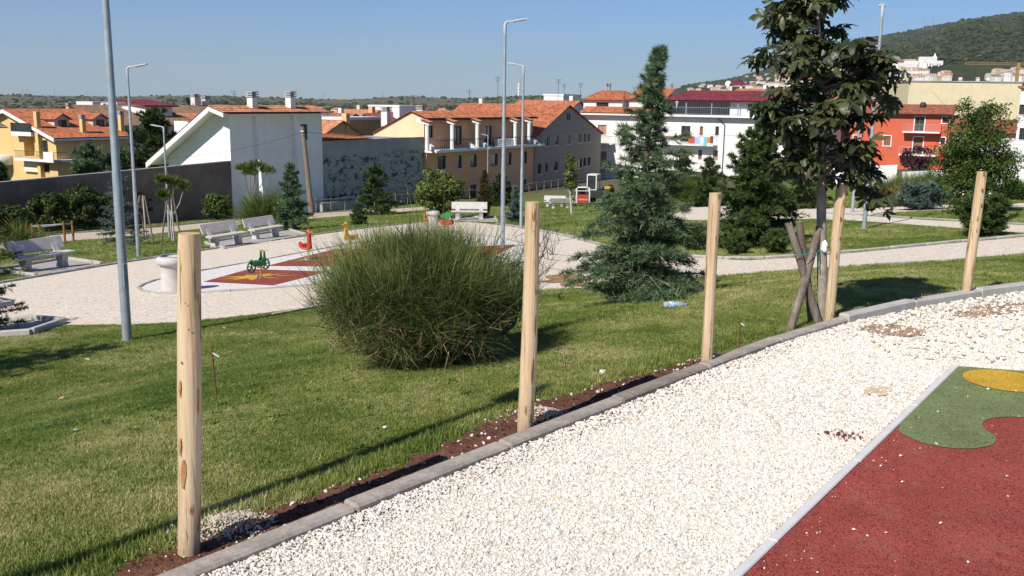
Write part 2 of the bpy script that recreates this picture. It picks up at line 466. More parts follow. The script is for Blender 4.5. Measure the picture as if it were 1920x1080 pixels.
def kerb_run(name, pts, w, zb, zt, L, mats, parent=None, zf=None, gap=0.008, jit=0.006, closed=False):
    """a row of kerb stones, each one its own piece"""
    P = resample(pts, L); root = parent
    if root is None:
        root = thing(name, None, None, (0, 0, 0), kind='structure')
    for i in range(len(P) - 1):
        a = Vector((P[i][0], P[i][1], 0)); b = Vector((P[i + 1][0], P[i + 1][1], 0)); d = (b - a); l = d.length
        if l < 0.02: continue
        d /= l; nrm = Vector((-d.y, d.x, 0))
        a2 = a + d * gap / 2; b2 = b - d * gap / 2
        za = float(zf(a.x, a.y)) if zf else 0.0; zc = float(zf(b.x, b.y)) if zf else 0.0
        j = random.uniform(-jit, jit); o = nrm * random.uniform(-jit, jit)
        z0 = za + zb; z1 = zc + zb; t0 = za + zt + j; t1 = zc + zt + random.uniform(-jit, jit)
        c = (a + b) / 2
        q = [a2 - nrm * w / 2 + o, b2 - nrm * w / 2 + o, b2 + nrm * w / 2 + o, a2 + nrm * w / 2 + o]
        zz = [z0, z1, z1, z0]; tt = [t0, t1, t1, t0]
        mb = MB().hexa([(p.x - c.x, p.y - c.y, zz[k]) for k, p in enumerate(q)] + [(p.x - c.x, p.y - c.y, tt[k]) for k, p in enumerate(q)])
        k = mb.build('kerb_stone', mats(i, c) if callable(mats) else mats, root, bevel=min(0.012, w * 0.12))
        k.location = (c.x, c.y, 0)
    return root

kp = resample(KERB, 0.05); kp = [tuple(p) for p in kp if -9 < p[0] < 16]
def split_kerb(i, c): return M_KERB_OLD if c.x < 2.7 else M_KERB_NEW
corner = min(range(len(kp)), key=lambda i: abs(kp[i][0] - 2.72))
tk = thing('terrace_kerb', None, None, kind='structure')
kerb_run('k', kp[:corner + 1], 0.10, -0.16, 0.045, 1.0, M_KERB_OLD, tk)
kerb_run('k', kp[corner:], 0.10, -0.16, 0.085, 1.0, M_KERB_NEW, tk)

# ---- the coloured rubber safety surface on the terrace
def rubber(name, col, dark, light):
    m = NT(name); v = m.coord('Object')
    vo = m.n('ShaderNodeTexVoronoi'); vo.inputs['Scale'].default_value = 170; m.l(v, vo.inputs['Vector'])
    sep = m.n('ShaderNodeSeparateColor'); m.l(vo.outputs['Color'], sep.inputs[0])
    c = m.ramp(sep.outputs[1], [(0.0, dark), (0.10, dark), (0.2, col), (0.8, col), (1.0, light)])
    k = m.ramp(m.noise(v, 1.7, 6, 0.7), [(0.32, (0.74, 0.74, 0.75)), (0.72, (1.16, 1.14, 1.12))])
    c = m.mix(1.0, c, k, 'MULTIPLY')
    kd = m.ramp(m.noise(v, 3.5, 7, 0.78), [(0.5, (0, 0, 0)), (0.72, (1, 1, 1))])
    c = m.mix(m.math('MULTIPLY', kd, 0.11), c, (0.45, 0.36, 0.28))
    h = m.math('ADD', m.math('MULTIPLY', vo.outputs['Distance'], 1.0), m.noise(v, 220, 2, 0.7))
    m.bump(h, 0.8, 0.004)
    return m.fin(c, 0.9, 0.2)
M_RED = rubber('red_rubber', (0.31, 0.062, 0.046), (0.13, 0.022, 0.016), (0.42, 0.115, 0.088))
M_GREEN = rubber('green_rubber', (0.185, 0.225, 0.092), (0.07, 0.095, 0.04), (0.27, 0.31, 0.14))
M_YELLOW = rubber('yellow_rubber', (0.62, 0.37, 0.03), (0.28, 0.17, 0.03), (0.72, 0.47, 0.07))
M_ORANGE = rubber('orange_rubber', (0.55, 0.17, 0.05), (0.25, 0.08, 0.03), (0.65, 0.25, 0.08))

rub = thing('rubber_surface', None, None, kind='structure')
flat = lambda x, y: np.zeros_like(np.asarray(x, float))
e0 = np.array(GP(1398, 1080)); e1 = np.array(GP(1798, 690)); ed = (e1 - e0) / np.linalg.norm(e1 - e0)
far_r = np.array(GP(1990, 704)); fr = (far_r - e1) / np.linalg.norm(far_r - e1)
back = e0 - ed * 2.0
redp = [tuple(back), tuple(e1), tuple(e1 + fr * 4), tuple(back + fr * 4)]
sheet('red_field', redp, M_RED, 0.010, rub, flat)
gpoly = [tuple(e1)] + [GP(a, b) for a, b in ((1752, 735), (1716, 770), (1687, 799), (1684, 812))] \
    + smooth_poly([GP(a, b) for a, b in ((1686, 814), (1706, 826), (1738, 838), (1790, 846), (1840, 845), (1866, 836), (1868, 824), (1852, 813), (1840, 803), (1843, 793), (1862, 787), (1900, 785), (1960, 790), (2060, 810))], 2, False) + [GP(2200, 720)]
sheet('green_field', gpoly, M_GREEN, 0.014, rub, flat)
yc = np.array(GP(1888, 718)); yx = np.array(GP(1813, 718)) - yc; yy = np.array(GP(1888, 700)) - yc
ry = np.linalg.norm(yy); rx = np.linalg.norm(yx)
sheet('yellow_spot', [(yc[0] + rx * math.cos(t), yc[1] + ry * 1.0 * math.sin(t)) for t in np.linspace(0, 2 * math.pi, 41)[:-1]], M_YELLOW, 0.018, rub, flat)
eo = e0 - ed * 0.8
nrm_e = np.array([-ed[1], ed[0]])
kerb_run('rubber_edging', [tuple(eo + nrm_e * 0.022), tuple(e1 + nrm_e * 0.022)], 0.042, -0.05, 0.019, 1.0, M_KERB_WHITE, thing('rubber_edging', None, None, kind='structure'), jit=0.001, gap=0.003)

# ---- loose stones on the terrace
def stone_variants(n, rnd, flat_=0.6):
    out = []
    for i in range(n):
        bm = bmesh.new(); bmesh.ops.create_icosphere(bm, subdivisions=1, radius=1)
        ax = (rnd.uniform(0.75, 1.25), rnd.uniform(0.6, 0.95), rnd.uniform(0.45, 0.8))
        cuts = [Vector((rnd.gauss(0, 1), rnd.gauss(0, 1), rnd.gauss(0, 1))).normalized() for _ in range(5)]
        for v in bm.verts:
            p = v.co.copy()
            for c in cuts:
                d = p.dot(c)
                if d > 0.62: p -= c * (d - 0.62)
            p *= rnd.uniform(0.9, 1.1)
            v.co = Vector((p.x * ax[0], p.y * ax[1], p.z * ax[2]))
        out.append(([tuple(v.co) for v in bm.verts], [tuple(q.index for q in f.verts) for f in bm.faces])); bm.free()
    return out
STV = stone_variants(8, random.Random(3))

def stone_mat():
    m = NT('limestone_chips'); t = inst_tint(m)
    c = m.ramp(t, [(0.0, (0.30, 0.24, 0.19)), (0.08, (0.48, 0.40, 0.32)), (0.2, (0.55, 0.49, 0.42)), (0.5, (0.66, 0.615, 0.55)), (0.9, (0.77, 0.735, 0.675)), (0.975, (0.72, 0.62, 0.49)), (1.0, (0.62, 0.46, 0.30))])
    v = m.coord('Object'); k = m.ramp(m.noise(v, 1.2, 3), [(0.3, (0.86, 0.85, 0.83)), (0.7, (1.06, 1.05, 1.04))])
    return m.fin(m.mix(1.0, c, k, 'MULTIPLY'), 0.85, 0.2)
M_CHIPS = stone_mat()

def in_view(x, y, pad=60):
    """inside the camera's view or a step beside it"""
    x = np.asarray(x); y = np.maximum(np.asarray(y), 0.01)
    return (np.abs(x / y) < (960 + pad * 4) / F + 0.02) & (y > 1.6)

rubpoly = redp
def terrace_points(n, y0, y1):
    x = rng.uniform(-3.5, 7.5, n); y = rng.uniform(y0, y1, n)
    ok = (kerb_s(x, y) < -0.055) & in_view(x, y) & ~in_poly(x, y, [tuple(np.array(p)) for p in rubpoly])
    d = (x - e0[0]) * nrm_e[0] + (y - e0[1]) * nrm_e[1]
    al = (x - e0[0]) * ed[0] + (y - e0[1]) * ed[1]
    ok &= ~((np.abs(d - 0.022) < 0.035) & (al < np.linalg.norm(e1 - e0) + 0.02))
    return x[ok], y[ok]
def lay(name, parts, label):
    x = np.concatenate([p[0] for p in parts]); y = np.concatenate([p[1] for p in parts]); s = np.concatenate([p[2] for p in parts]); n = len(x)
    s_k = kerb_s(x, y)
    bank = np.clip(1 + s_k / 0.22, 0, 1) * 0.02                 # heaped a little against the kerb
    z = s * 0.45 * rng.uniform(-0.2, 0.7, n) + bank
    rot = np.c_[rng.normal(0, 0.3, n), rng.normal(0, 0.3, n), rng.uniform(0, 6.28, n)]
    dirt = np.sin(x * 1.3 + 2) * np.sin(y * 1.9 + x * 0.5) * 0.5 + 0.5
    tint = np.clip(rng.beta(4.5, 2.6, n) - 0.03 * dirt + (rng.random(n) < 0.018) * 0.4, 0, 1)
    scatter(name, STV, np.c_[x, y, z], rot, s, rng.integers(0, 8, n), tint, M_CHIPS, label, 'gravel')
pa = [terrace_points(560000, 1.8, 5.0), terrace_points(280000, 5.0, 8.0), terrace_points(90000, 8.0, 13.0)]
sa = [rng.gamma(6, 0.0066 / 6, len(pa[0][0])), rng.gamma(6, 0.0080 / 6, len(pa[1][0])), rng.gamma(6, 0.0125 / 6, len(pa[2][0]))]
lay('terrace_gravel', [(p[0], p[1], s) for p, s in zip(pa, sa)], 'white limestone gravel chips spread over the terrace inside the kerb')
# coarser rubble by the far right kerb
x = rng.uniform(2.6, 8, 60000); y = rng.uniform(6.5, 10.8, 60000); s_ = kerb_s(x, y)
ok = (s_ < -0.06) & (s_ > -1.7) & in_view(x, y) & (x > 2.75 + rng.normal(0, 0.12, 60000)) & (rng.random(60000) < np.clip(1.25 + s_ / 1.5, 0, 1)) & (rng.random(60000) < 0.16)
x = x[ok]; y = y[ok]; n = len(x)
s = rng.gamma(3.0, 0.0135 / 3.0, n)
scatter('coarse_rubble', STV, np.c_[x, y, 0.012 + s * 0.3], np.c_[rng.normal(0, .4, n), rng.normal(0, .4, n), rng.uniform(0, 6.28, n)], s, rng.integers(0, 8, n),
        np.clip(rng.beta(2.5, 2.2, n), 0, 1), M_CHIPS, 'coarse limestone rubble heaped along the curved grey kerb', 'rubble')
# earth spilled on the gravel by the right kerb, and red crumbs
M_SOIL = mottled('red_brown_soil', (0.115, 0.048, 0.028), 0.45, 9.0, 0.97, 1.0, 45, 0.02, (0.17, 0.085, 0.05))
M_DIRT = mottled('dry_earth', (0.33, 0.22, 0.135), 0.4, 7.0, 0.97, 1.0, 40, 0.02, (0.46, 0.36, 0.25))
def patch(name, px, mat, off, label=None):
    p = smooth_poly([GP(a, b) for a, b in px], 1)
    rp = [(a + random.gauss(0, .012), b + random.gauss(0, .012)) for a, b in p]
    o = sheet(name, rp, mat, off, None, flat); return o
patch('spilled_earth', [(1600, 618), (1650, 608), (1705, 612), (1740, 628), (1700, 634), (1650, 628)], M_DIRT, 0.010)
patch('spilled_earth', [(1780, 588), (1850, 572), (1935, 566), (1930, 584), (1860, 592), (1810, 600)], M_DIRT, 0.010)
patch('sand_patch', [(1606, 734), (1640, 725), (1672, 730), (1668, 741), (1630, 744)], mottled('sand', (0.55, 0.42, 0.25), 0.2, 30, 0.95, 0.6, 200, 0.004), 0.0065)

def crumb_cluster(name, cx, cy, n, sx, sy, s0, mat, label, cat, z=0.012, zf=None, ground=False):
    x = cx + rng.normal(0, sx, n); y = cy + rng.normal(0, sy, n); s = rng.gamma(4, s0 / 4, n)
    zz = (ZT(x, y) if ground else np.zeros(n)) + z + s * 0.3
    return scatter(name, STV, np.c_[x, y, zz], np.c_[rng.normal(0, .5, n), rng.normal(0, .5, n), rng.uniform(0, 6.28, n)], s, rng.integers(0, 8, n), rng.random(n), mat, label, cat)
M_CRUMB = mottled('red_crumb', (0.16, 0.035, 0.025), 0.3, 20)
c0 = GP(1585, 820); crumb_cluster('rubber_crumbs', c0[0], c0[1], 90, 0.05, 0.04, 0.006, M_CRUMB, 'dark red rubber crumbs spilled on the white gravel', 'crumbs')
for a, b, lb in ((1651, 880, 'white pebble on the red rubber nearest the green field'), (1691, 910, 'largest white pebble in the middle of the red rubber'), (1763, 988, 'white pebble low on the red rubber'), (1887, 899, 'white pebble on the red rubber at the right edge'), (1814, 749, 'white pebble on the green rubber'), (1904, 738, 'white pebble at the rim of the yellow spot'), (1814, 1062, 'white pebble at the bottom of the red rubber'), (1600, 1000, 'white pebble on the red rubber beside the pale edging')):
    p = GP(a, b)
    o = MB(); v, f = STV[a % 8]; o.add([(q[0] * .0085, q[1] * .0085, q[2] * .0085) for q in v], f)
    k = o.build('pebble', mottled('pebble_stone', (0.66, 0.62, 0.55), 0.1, 40), None); k.location = (p[0], p[1], 0.019)
    tag(k, lb, 'pebble', 'stray pebbles on the rubber surface')

# ---- bare soil between kerb and lawn
kpa = np.array(kp)
def soil_strip():
    P = resample([p for p in kp if -6 < p[0] < 2.2], 0.05)
    nrmv = np.gradient(P, axis=0); nrmv = nrmv / np.linalg.norm(nrmv, axis=1)[:, None]; nrmv = np.c_[-nrmv[:, 1], nrmv[:, 0]]
    n = len(P); m = 16
    wid = 0.31 + 0.05 * np.sin(P[:, 0] * 2.1 + 0.5) + 0.04 * np.sin(P[:, 0] * 5.3) + 0.03 * rng.normal(0, 1, n)
    wid *= np.clip((2.1 - P[:, 0]) / 1.2, 0.1, 1) * np.clip((P[:, 0] + 9) / 3, 0.1, 1)
    wid = np.maximum(wid, 0.05)
    t = np.linspace(0, 1, m)
    XX = P[:, :1] + nrmv[:, :1] * (0.045 + wid[:, None] * t); YY = P[:, 1:] + nrmv[:, 1:] * (0.045 + wid[:, None] * t)
    lump = rng.normal(0, 1, (n, m)); lump = (lump + np.roll(lump, 1, 0) + np.roll(lump, 1, 1)) / 2
    ZZ = ZT(XX, YY) + 0.022 + (0.026 * np.sin(np.pi * np.clip(t * 1.0, 0, 1))[None, :] * (1 + 0.5 * np.sin(XX * 3.0)) + 0.006 * lump) - 0.045 * (t[None, :] > 0.96) - 0.035 * (t[None, :] < 0.12)
    ii = np.arange(n * m).reshape(n, m)
    f = np.stack([ii[:-1, :-1], ii[1:, :-1], ii[1:, 1:], ii[:-1, 1:]], -1).reshape(-1, 4)
    me = fast_mesh('soil_strip', np.c_[XX.ravel(), YY.ravel(), ZZ.ravel()], f, smooth=True)
    obj('soil_strip', me, M_SOIL, kind='structure')
    # white and tan stones in the soil
    k = 900; i = rng.integers(0, n, k); j = rng.integers(1, m - 1, k); s = np.minimum(rng.gamma(2.0, 0.006 / 2, k), .02)
    scatter('soil_stones', STV, np.c_[XX[i, j], YY[i, j], ZZ[i, j] + s * 0.2], np.c_[rng.normal(0, .5, k), rng.normal(0, .5, k), rng.uniform(0, 6.28, k)], s, rng.integers(0, 8, k),
            np.clip(rng.beta(2.5, 2, k), 0, 1), M_CHIPS, 'pale stones lying in the brown soil beside the kerb', 'stones')
    k = 2600; i = rng.integers(0, n, k); j = rng.integers(1, m, k); s = rng.gamma(2.5, 0.0055 / 2.5, k)
    scatter('soil_clods', STV, np.c_[XX[i, j], YY[i, j], ZZ[i, j] + s * 0.15], np.c_[rng.normal(0, .5, k), rng.normal(0, .5, k), rng.uniform(0, 6.28, k)], s, rng.integers(0, 8, k),
            rng.random(k), M_SOIL, 'crumbly dark brown clods along the dug edge of the lawn', 'soil')
    return wid
soil_strip()
def soil_w(x, y):
    return np.where(np.asarray(x) < 2.1, 0.32 + 0.05 * np.sin(np.asarray(x) * 2.1 + 0.5), 0.03)

# ---- lower plaza, play island and paths
plaza = gxy((-160, 622), (0, 612), (110, 612), (230, 611), (330, 607), (480, 592), (600, 577), (760, 562), (900, 552), (1000, 547), (1100, 541), (1200, 531), (1300, 523), (1400, 515),
            (1480, 508), (1600, 500), (1700, 494), (1800, 488), (1920, 478), (2150, 462),
            (2150, 432), (1920, 446), (1760, 460), (1640, 472), (1500, 484), (1400, 490), (1290, 484), (1200, 474), (1130, 463), (1080, 449), (1030, 438), (980, 429), (930, 422), (880, 417),
            (800, 417), (700, 427), (600, 440), (530, 450), (470, 458), (400, 468), (330, 479), (200, 499), (100, 516), (0, 533), (-160, 562))
sheet('plaza', plaza, M_PLAZA, 0.018, None)
island = smooth_poly(gxy((252, 543), (300, 524), (400, 506), (500, 488), (600, 469), (700, 452), (800, 440), (880, 440), (940, 448), (985, 459), (1016, 474), (1016, 486), (970, 497), (860, 513), (740, 524), (600, 536), (430, 549), (330, 554), (272, 552)), 2)
sheet('play_island', island, M_PLAY, 0.030, None)
pathA = gxy((-120, 492), (0, 475), (60, 462), (140, 452), (250, 443), (330, 435), (420, 425), (520, 416), (600, 409), (700, 402), (800, 394), (900, 388), (900, 383), (800, 388), (740, 392), (600, 400), (520, 406), (430, 414), (330, 424), (250, 431), (140, 438), (60, 446), (0, 456), (-120, 470))
sheet('fence_path', pathA, M_PATH, 0.022, None)
pathB = gxy((1245, 412), (1330, 415), (1440, 414), (1520, 412), (1620, 416), (1740, 425), (1920, 439), (2150, 452), (2150, 436), (1920, 424), (1740, 414), (1620, 406), (1540, 402), (1600, 405), (1700, 398), (1800, 393), (1920, 390), (2150, 386), (2150, 378), (1920, 382), (1800, 384), (1700, 388), (1620, 392), (1560, 391), (1500, 385), (1440, 381), (1370, 378), (1300, 386))
sheet('crossing_paths', pathB, M_PLAZA, 0.024, None)

def edge_line(name, pts, w=0.07, L=1.0, zt=0.075):
    kerb_run(name, pts, w, -0.1, zt, L, M_EDGE, thing(name, None, None, kind='structure'), zf=ZT, jit=0.008)
edge_line('plaza_kerb', gxy((2150, 462), (1920, 478), (1800, 488), (1700, 494), (1600, 500), (1480, 508)), zt=0.03)
edge_line('plaza_kerb', gxy((2150, 430), (1920, 445), (1760, 459), (1640, 471), (1500, 483), (1400, 489), (1290, 483), (1200, 473), (1130, 462), (1080, 448), (1030, 437), (980, 428), (930, 421)), 0.09)
edge_line('plaza_kerb', gxy((800, 417), (700, 427), (600, 440), (530, 450)), 0.07)
edge_line('plaza_kerb', gxy((470, 458), (400, 468), (330, 479), (200, 499), (100, 516), (0, 533), (-160, 562)), 0.08)
edge_line('plaza_kerb', gxy((510, 592), (540, 587), (600, 578), (700, 568)), 0.06, zt=0.045)
edge_line('island_kerb', island + island[:1], 0.07, 0.8, 0.055)
edge_line('path_kerb', gxy((0, 455), (60, 445), (140, 437), (250, 430), (330, 423), (430, 413), (520, 405), (600, 399)), 0.08)
edge_line('path_kerb', gxy((1540, 401), (1620, 405), (1740, 413), (1920, 423), (2150, 435)), 0.08)

# red rubber mats with their bursts
mats_rt = thing('play_mats', None, None, kind='structure')
def mat_sheet(name, px, m, off): return sheet(name, gxy(*px), m, off, mats_rt)
mat_sheet('red_mat', ((382, 531), (467, 507), (615, 512), (512, 538)), M_RED, 0.036)
mat_sheet('red_mat', ((500, 501), (628, 469), (770, 471), (705, 503)), M_RED, 0.036)
mat_sheet('red_mat', ((745, 500), (830, 466), (968, 461), (905, 494)), M_RED, 0.036)
mat_sheet('red_mat', ((722, 458), (765, 448), (850, 449), (820, 460)), M_RED, 0.036)
def burst(name, px, py, r, m, seed):
    c = G(px, py); rr = random.Random(seed); n = 9; pts = []
    for k in range(n * 2):
        a = math.pi * k / n + rr.uniform(-.1, .1); q = r * (rr.uniform(.75, 1.1) if k % 2 == 0 else rr.uniform(.36, .48))
        pts.append((c.x + q * math.cos(a), c.y + q * math.sin(a)))
    sheet(name, pts, m, 0.041, mats_rt)
burst('sun_burst', 480, 522, 0.95, M_YELLOW, 1); burst('leaf_burst', 582, 489, 0.8, M_GREEN, 2); burst('orange_burst', 655, 477, 0.8, M_ORANGE, 5)
# trodden brown soil across the plaza near the cedar
M_STAIN = mottled('trodden_soil', (0.30, 0.165, 0.08), 0.35, 5, 0.97, 0.8, 30, 0.02, (0.46, 0.33, 0.21))
for px in ([(1015, 520), (1060, 515), (1110, 521), (1095, 527), (1040, 526)], [(1045, 534), (1085, 530), (1125, 531), (1110, 540), (1060, 541)], [(1000, 529), (1050, 526), (1100, 529), (1040, 532)]):
    p = smooth_poly(gxy(*px), 1); p = [(a + random.gauss(0, .04), b + random.gauss(0, .04)) for a, b in p]
    sheet('trodden_soil', p, M_STAIN, 0.021 + 0.002 * len([o for o in bpy.data.objects if o.name.startswith('trodden')]), None)

# ---- bench pads
M_PAD = mottled('pad_concrete', (0.36, 0.33, 0.30), 0.2, 3, 0.92, 0.4, 60, 0.004)
PADS = []
def pad(px, label=None, kerb_sides=True):
    p = gxy(*px); PADS.append(p)
    root = sheet('bench_pad', p, M_PAD, 0.034, None)
    if kerb_sides:
        kr = thing('pad_kerb', None, None, kind='structure')
        for i in range(len(p)):
            if i == 0: continue
            kerb_run('k', [p[i], p[(i + 1) % len(p)]], 0.09, -0.1, 0.11, 1.0, M_KERB_NEW, kr, zf=ZT)
pad(((68, 520), (190, 497), (125, 487), (-12, 510)))
pad(((420, 468), (572, 441), (540, 432), (385, 458)))
pad(((845, 416), (932, 418), (928, 409), (842, 408)))
pad(((-120, 650), (0, 634), (60, 630), (120, 608), (60, 603), (-120, 612)), kerb_sides=True)

# ---- mown grass
def grass_variants(n, rnd, blades, rad, h):
    out = []
    for _ in range(n):
        v = []; f = []
        for b in range(blades):
            a = rnd.uniform(0, 6.28); r = rad * math.sqrt(rnd.random()); x = r * math.cos(a); y = r * math.sin(a)
            hh = h * rnd.uniform(0.55, 1.15); w = rnd.uniform(0.0014, 0.0028); t = rnd.uniform(0, 6.28); lean = hh * rnd.uniform(0.2, 1.3)
            dx = math.cos(t); dy = math.sin(t); k = len(v); q = rnd.uniform(0, 6.28); lx = math.cos(q) * lean; ly = math.sin(q) * lean
            v += [(x - dx * w, y - dy * w, -0.01), (x + dx * w, y + dy * w, -0.01), (x + dx * w * .8 + lx * .4, y + dy * w * .8 + ly * .4, hh * .6), (x - dx * w * .8 + lx * .4, y - dy * w * .8 + ly * .4, hh * .6), (x + lx, y + ly, hh)]
            f += [(k, k + 1, k + 2, k + 3), (k + 3, k + 2, k + 4)]
        out.append((v, f))
    return out
GV = grass_variants(9, random.Random(5), 16, 0.042, 0.027)
def grass_mat():
    m = NT('mown_grass'); t = inst_tint(m)
    c = m.ramp(t, [(0.0, (0.070, 0.128, 0.022)), (0.35, (0.160, 0.222, 0.042)), (0.65, (0.255, 0.295, 0.072)), (0.88, (0.37, 0.36, 0.125)), (1.0, (0.53, 0.47, 0.24))])
    m.fin(c, 0.6, 0.25)
    tr = m.n('ShaderNodeBsdfTranslucent'); m.l(c, tr.inputs[0]); mx = m.n('ShaderNodeMixShader'); mx.inputs[0].default_value = 0.3
    m.l(m.p.outputs[0], mx.inputs[1]); m.l(tr.outputs[0], mx.inputs[2]); m.l(mx.outputs[0], m.out.inputs[0]); return m.m
M_GRASS = grass_mat()
def vnoise(x, y, sc, seed):
    """cheap smooth noise 0..1"""
    r = np.random.default_rng(seed); g = r.random((64, 64)); u = x * sc; v = y * sc
    i = np.floor(u).astype(int); j = np.floor(v).astype(int); fu = u - i; fv = v - j; fu = fu * fu * (3 - 2 * fu); fv = fv * fv * (3 - 2 * fv)
    q = lambda a, b: g[a % 64, b % 64]
    return (q(i, j) * (1 - fu) + q(i + 1, j) * fu) * (1 - fv) + (q(i, j + 1) * (1 - fu) + q(i + 1, j + 1) * fu) * fv
def lawn_mask(x, y):
    ok = (kerb_s(x, y) > 0.06 + soil_w(x, y) * rng.uniform(0.75, 1.15, len(x))) & in_view(x, y)
    for p in [plaza, pathA, pathB] + PADS: ok &= ~in_poly(x, y, p)
    return ok
gp = []
for (n, y0, y1, xl, xr, sc) in ((330000, 2.2, 8.5, -6.5, 5, 0.95), (200000, 8.5, 15, -10, 9.5, 1.25), (120000, 15, 30, -18, 18, 1.8), (80000, 30, 72, -42, 42, 2.8)):
    x = rng.uniform(xl, xr, n); y = rng.uniform(y0, y1, n); ok = lawn_mask(x, y); gp.append((x[ok], y[ok], np.full(ok.sum(), sc)))
x = np.concatenate([g[0] for g in gp]); y = np.concatenate([g[1] for g in gp]); s = np.concatenate([g[2] for g in gp]); n = len(x)
pt = 0.36 * vnoise(x, y, 0.45, 1) + 0.28 * vnoise(x, y, 1.7, 2) + 0.24 * vnoise(x, y, 5, 3) + .12 * vnoise(x, y, 13, 5)
bare = vnoise(x, y, 2.3, 8)
keep = rng.random(n) > np.clip((bare - 0.72) * 3.0, 0, 0.85); x, y, s, pt = x[keep], y[keep], s[keep], pt[keep]; n = len(x)
tint = np.clip(0.53 + (pt - 0.5) * 1.5 + rng.normal(0, 0.18, n), 0, 1)
hs = s * rng.uniform(0.6, 1.2, n) * (0.75 + 0.5 * vnoise(x, y, 0.9, 4)) * (1 + 1.1 * ((kerb_s(x, y) < soil_w(x, y) + .22) & (rng.random(n) < .35)))
scatter('lawn_grass', GV, np.c_[x, y, ZT(x, y)], np.c_[rng.normal(0, .12, n), rng.normal(0, .12, n), rng.uniform(0, 6.28, n)], np.c_[s, s, hs], rng.integers(0, 9, n), tint, M_GRASS,
        'short mown green lawn sloping down from the terrace and around the paths', 'grass')

# broad-leaved weeds in the lawn and chips kicked onto the rubber
wv = []; rw = random.Random(9)
for _ in range(4):
    v = []; f = []
    for k in range(9):
        a = 6.283 * k / 9 + rw.uniform(-.3, .3); L = rw.uniform(.025, .05); w = L * .32; q = len(v); ca, sa = math.cos(a), math.sin(a); up_ = rw.uniform(.008, .03)
        for u, ww, zz in ((.1, .2, .004), (.55, 1, up_), (1, .05, up_ * .7)):
            for s_ in (-1, 1): v.append((u * L * ca - s_ * ww * w * sa * .5, u * L * sa + s_ * ww * w * ca * .5, zz + .012))
        f += [(q, q + 1, q + 3, q + 2), (q + 2, q + 3, q + 5, q + 4)]
    wv.append((v, f))
n = 5200; x = rng.uniform(-9, 8, n); y = rng.uniform(3, 14, n); ok = lawn_mask(x, y) & (rng.random(n) < np.clip((vnoise(x, y, .8, 61) - .42) * 3, 0.03, 1)); x = x[ok]; y = y[ok]; n = len(x)
scatter('lawn_weeds', wv, np.c_[x, y, ZT(x, y)], np.c_[rng.normal(0, .15, n), rng.normal(0, .15, n), rng.uniform(0, 6.28, n)], rng.uniform(.6, 1.3, n), rng.integers(0, 4, n), np.clip(rng.normal(.25, .15, n), 0, 1), M_GRASS, 'small broad leaved weeds growing through the lawn', 'weeds')
n = 150; al = rng.uniform(-.6, np.linalg.norm(e1 - e0), n); off = -rng.gamma(1.2, .16, n) - .01; p_ = e0[None, :] + ed[None, :] * al[:, None] + nrm_e[None, :] * off[:, None]; s = rng.gamma(3, .0034 / 3, n)
scatter('stray_chips', STV, np.c_[p_, .012 + s * .4], np.c_[rng.normal(0, .4, n), rng.normal(0, .4, n), rng.uniform(0, 6.28, n)], s, rng.integers(0, 8, n), np.clip(rng.beta(4, 3, n), 0, 1), M_CHIPS, 'tiny limestone chips kicked from the gravel onto the rubber edge', 'gravel')

# ================================================================== THINGS NEAR THE CAMERA
# ---- peeled wooden posts
def post_material():
    m = NT('peeled_wood'); v = m.coord('Object')
    st = m.coord('Object', (9, 9, 0.55))
    a = m.ramp(m.noise(st, 2.0, 5, 0.6, 0.6), [(0.28, (0.40, 0.27, 0.15)), (0.5, (0.58, 0.43, 0.265)), (0.75, (0.68, 0.545, 0.37))])
    b = m.ramp(m.noise(m.coord('Object', (14, 14, 1.8)), 1.6, 4, 0.6, 0.3), [(0.60, (0, 0, 0)), (0.635, (1, 1, 1))])
    bark = m.ramp(m.noise(v, 30, 4, 0.7), [(0.3, (0.16, 0.075, 0.03)), (0.7, (0.34, 0.18, 0.075))])
    c = m.mix(b, a, bark)
    # fine checks along the grain
    ck = m.ramp(m.noise(m.coord('Object', (55, 55, 0.7)), 1.5, 3, 0.6), [(0.355, (1, 1, 1)), (0.395, (0, 0, 0))])
    c = m.mix(m.math('MULTIPLY', ck, 0.8), c, (0.20, 0.12, 0.065))
    foot = m.n('ShaderNodeMapRange'); sz_ = m.n('ShaderNodeSeparateXYZ'); m.l(v, sz_.inputs[0]); m.l(sz_.outputs[2], foot.inputs[0]); foot.inputs[1].default_value = .28; foot.inputs[2].default_value = 0.0
    c = m.mix(m.math('MULTIPLY', m.math('MULTIPLY', foot.outputs[0], m.noise(v, 14, 4, .7)), .9), c, (0.20, 0.13, 0.085))
    m.bump(m.noise(m.coord('Object', (40, 40, 2)), 2.0, 4, 0.6), 0.6, 0.008)
    return m.fin(c, 0.72, 0.3)
M_POST = post_material()
M_ENDGRAIN = mottled('end_grain', (0.55, 0.36, 0.17), 0.25, 25, 0.85, 0.4, 90, 0.003)
M_KNOT = mottled('knot', (0.17, 0.085, 0.04), 0.4, 40, 0.8, 0.6, 90, 0.004)

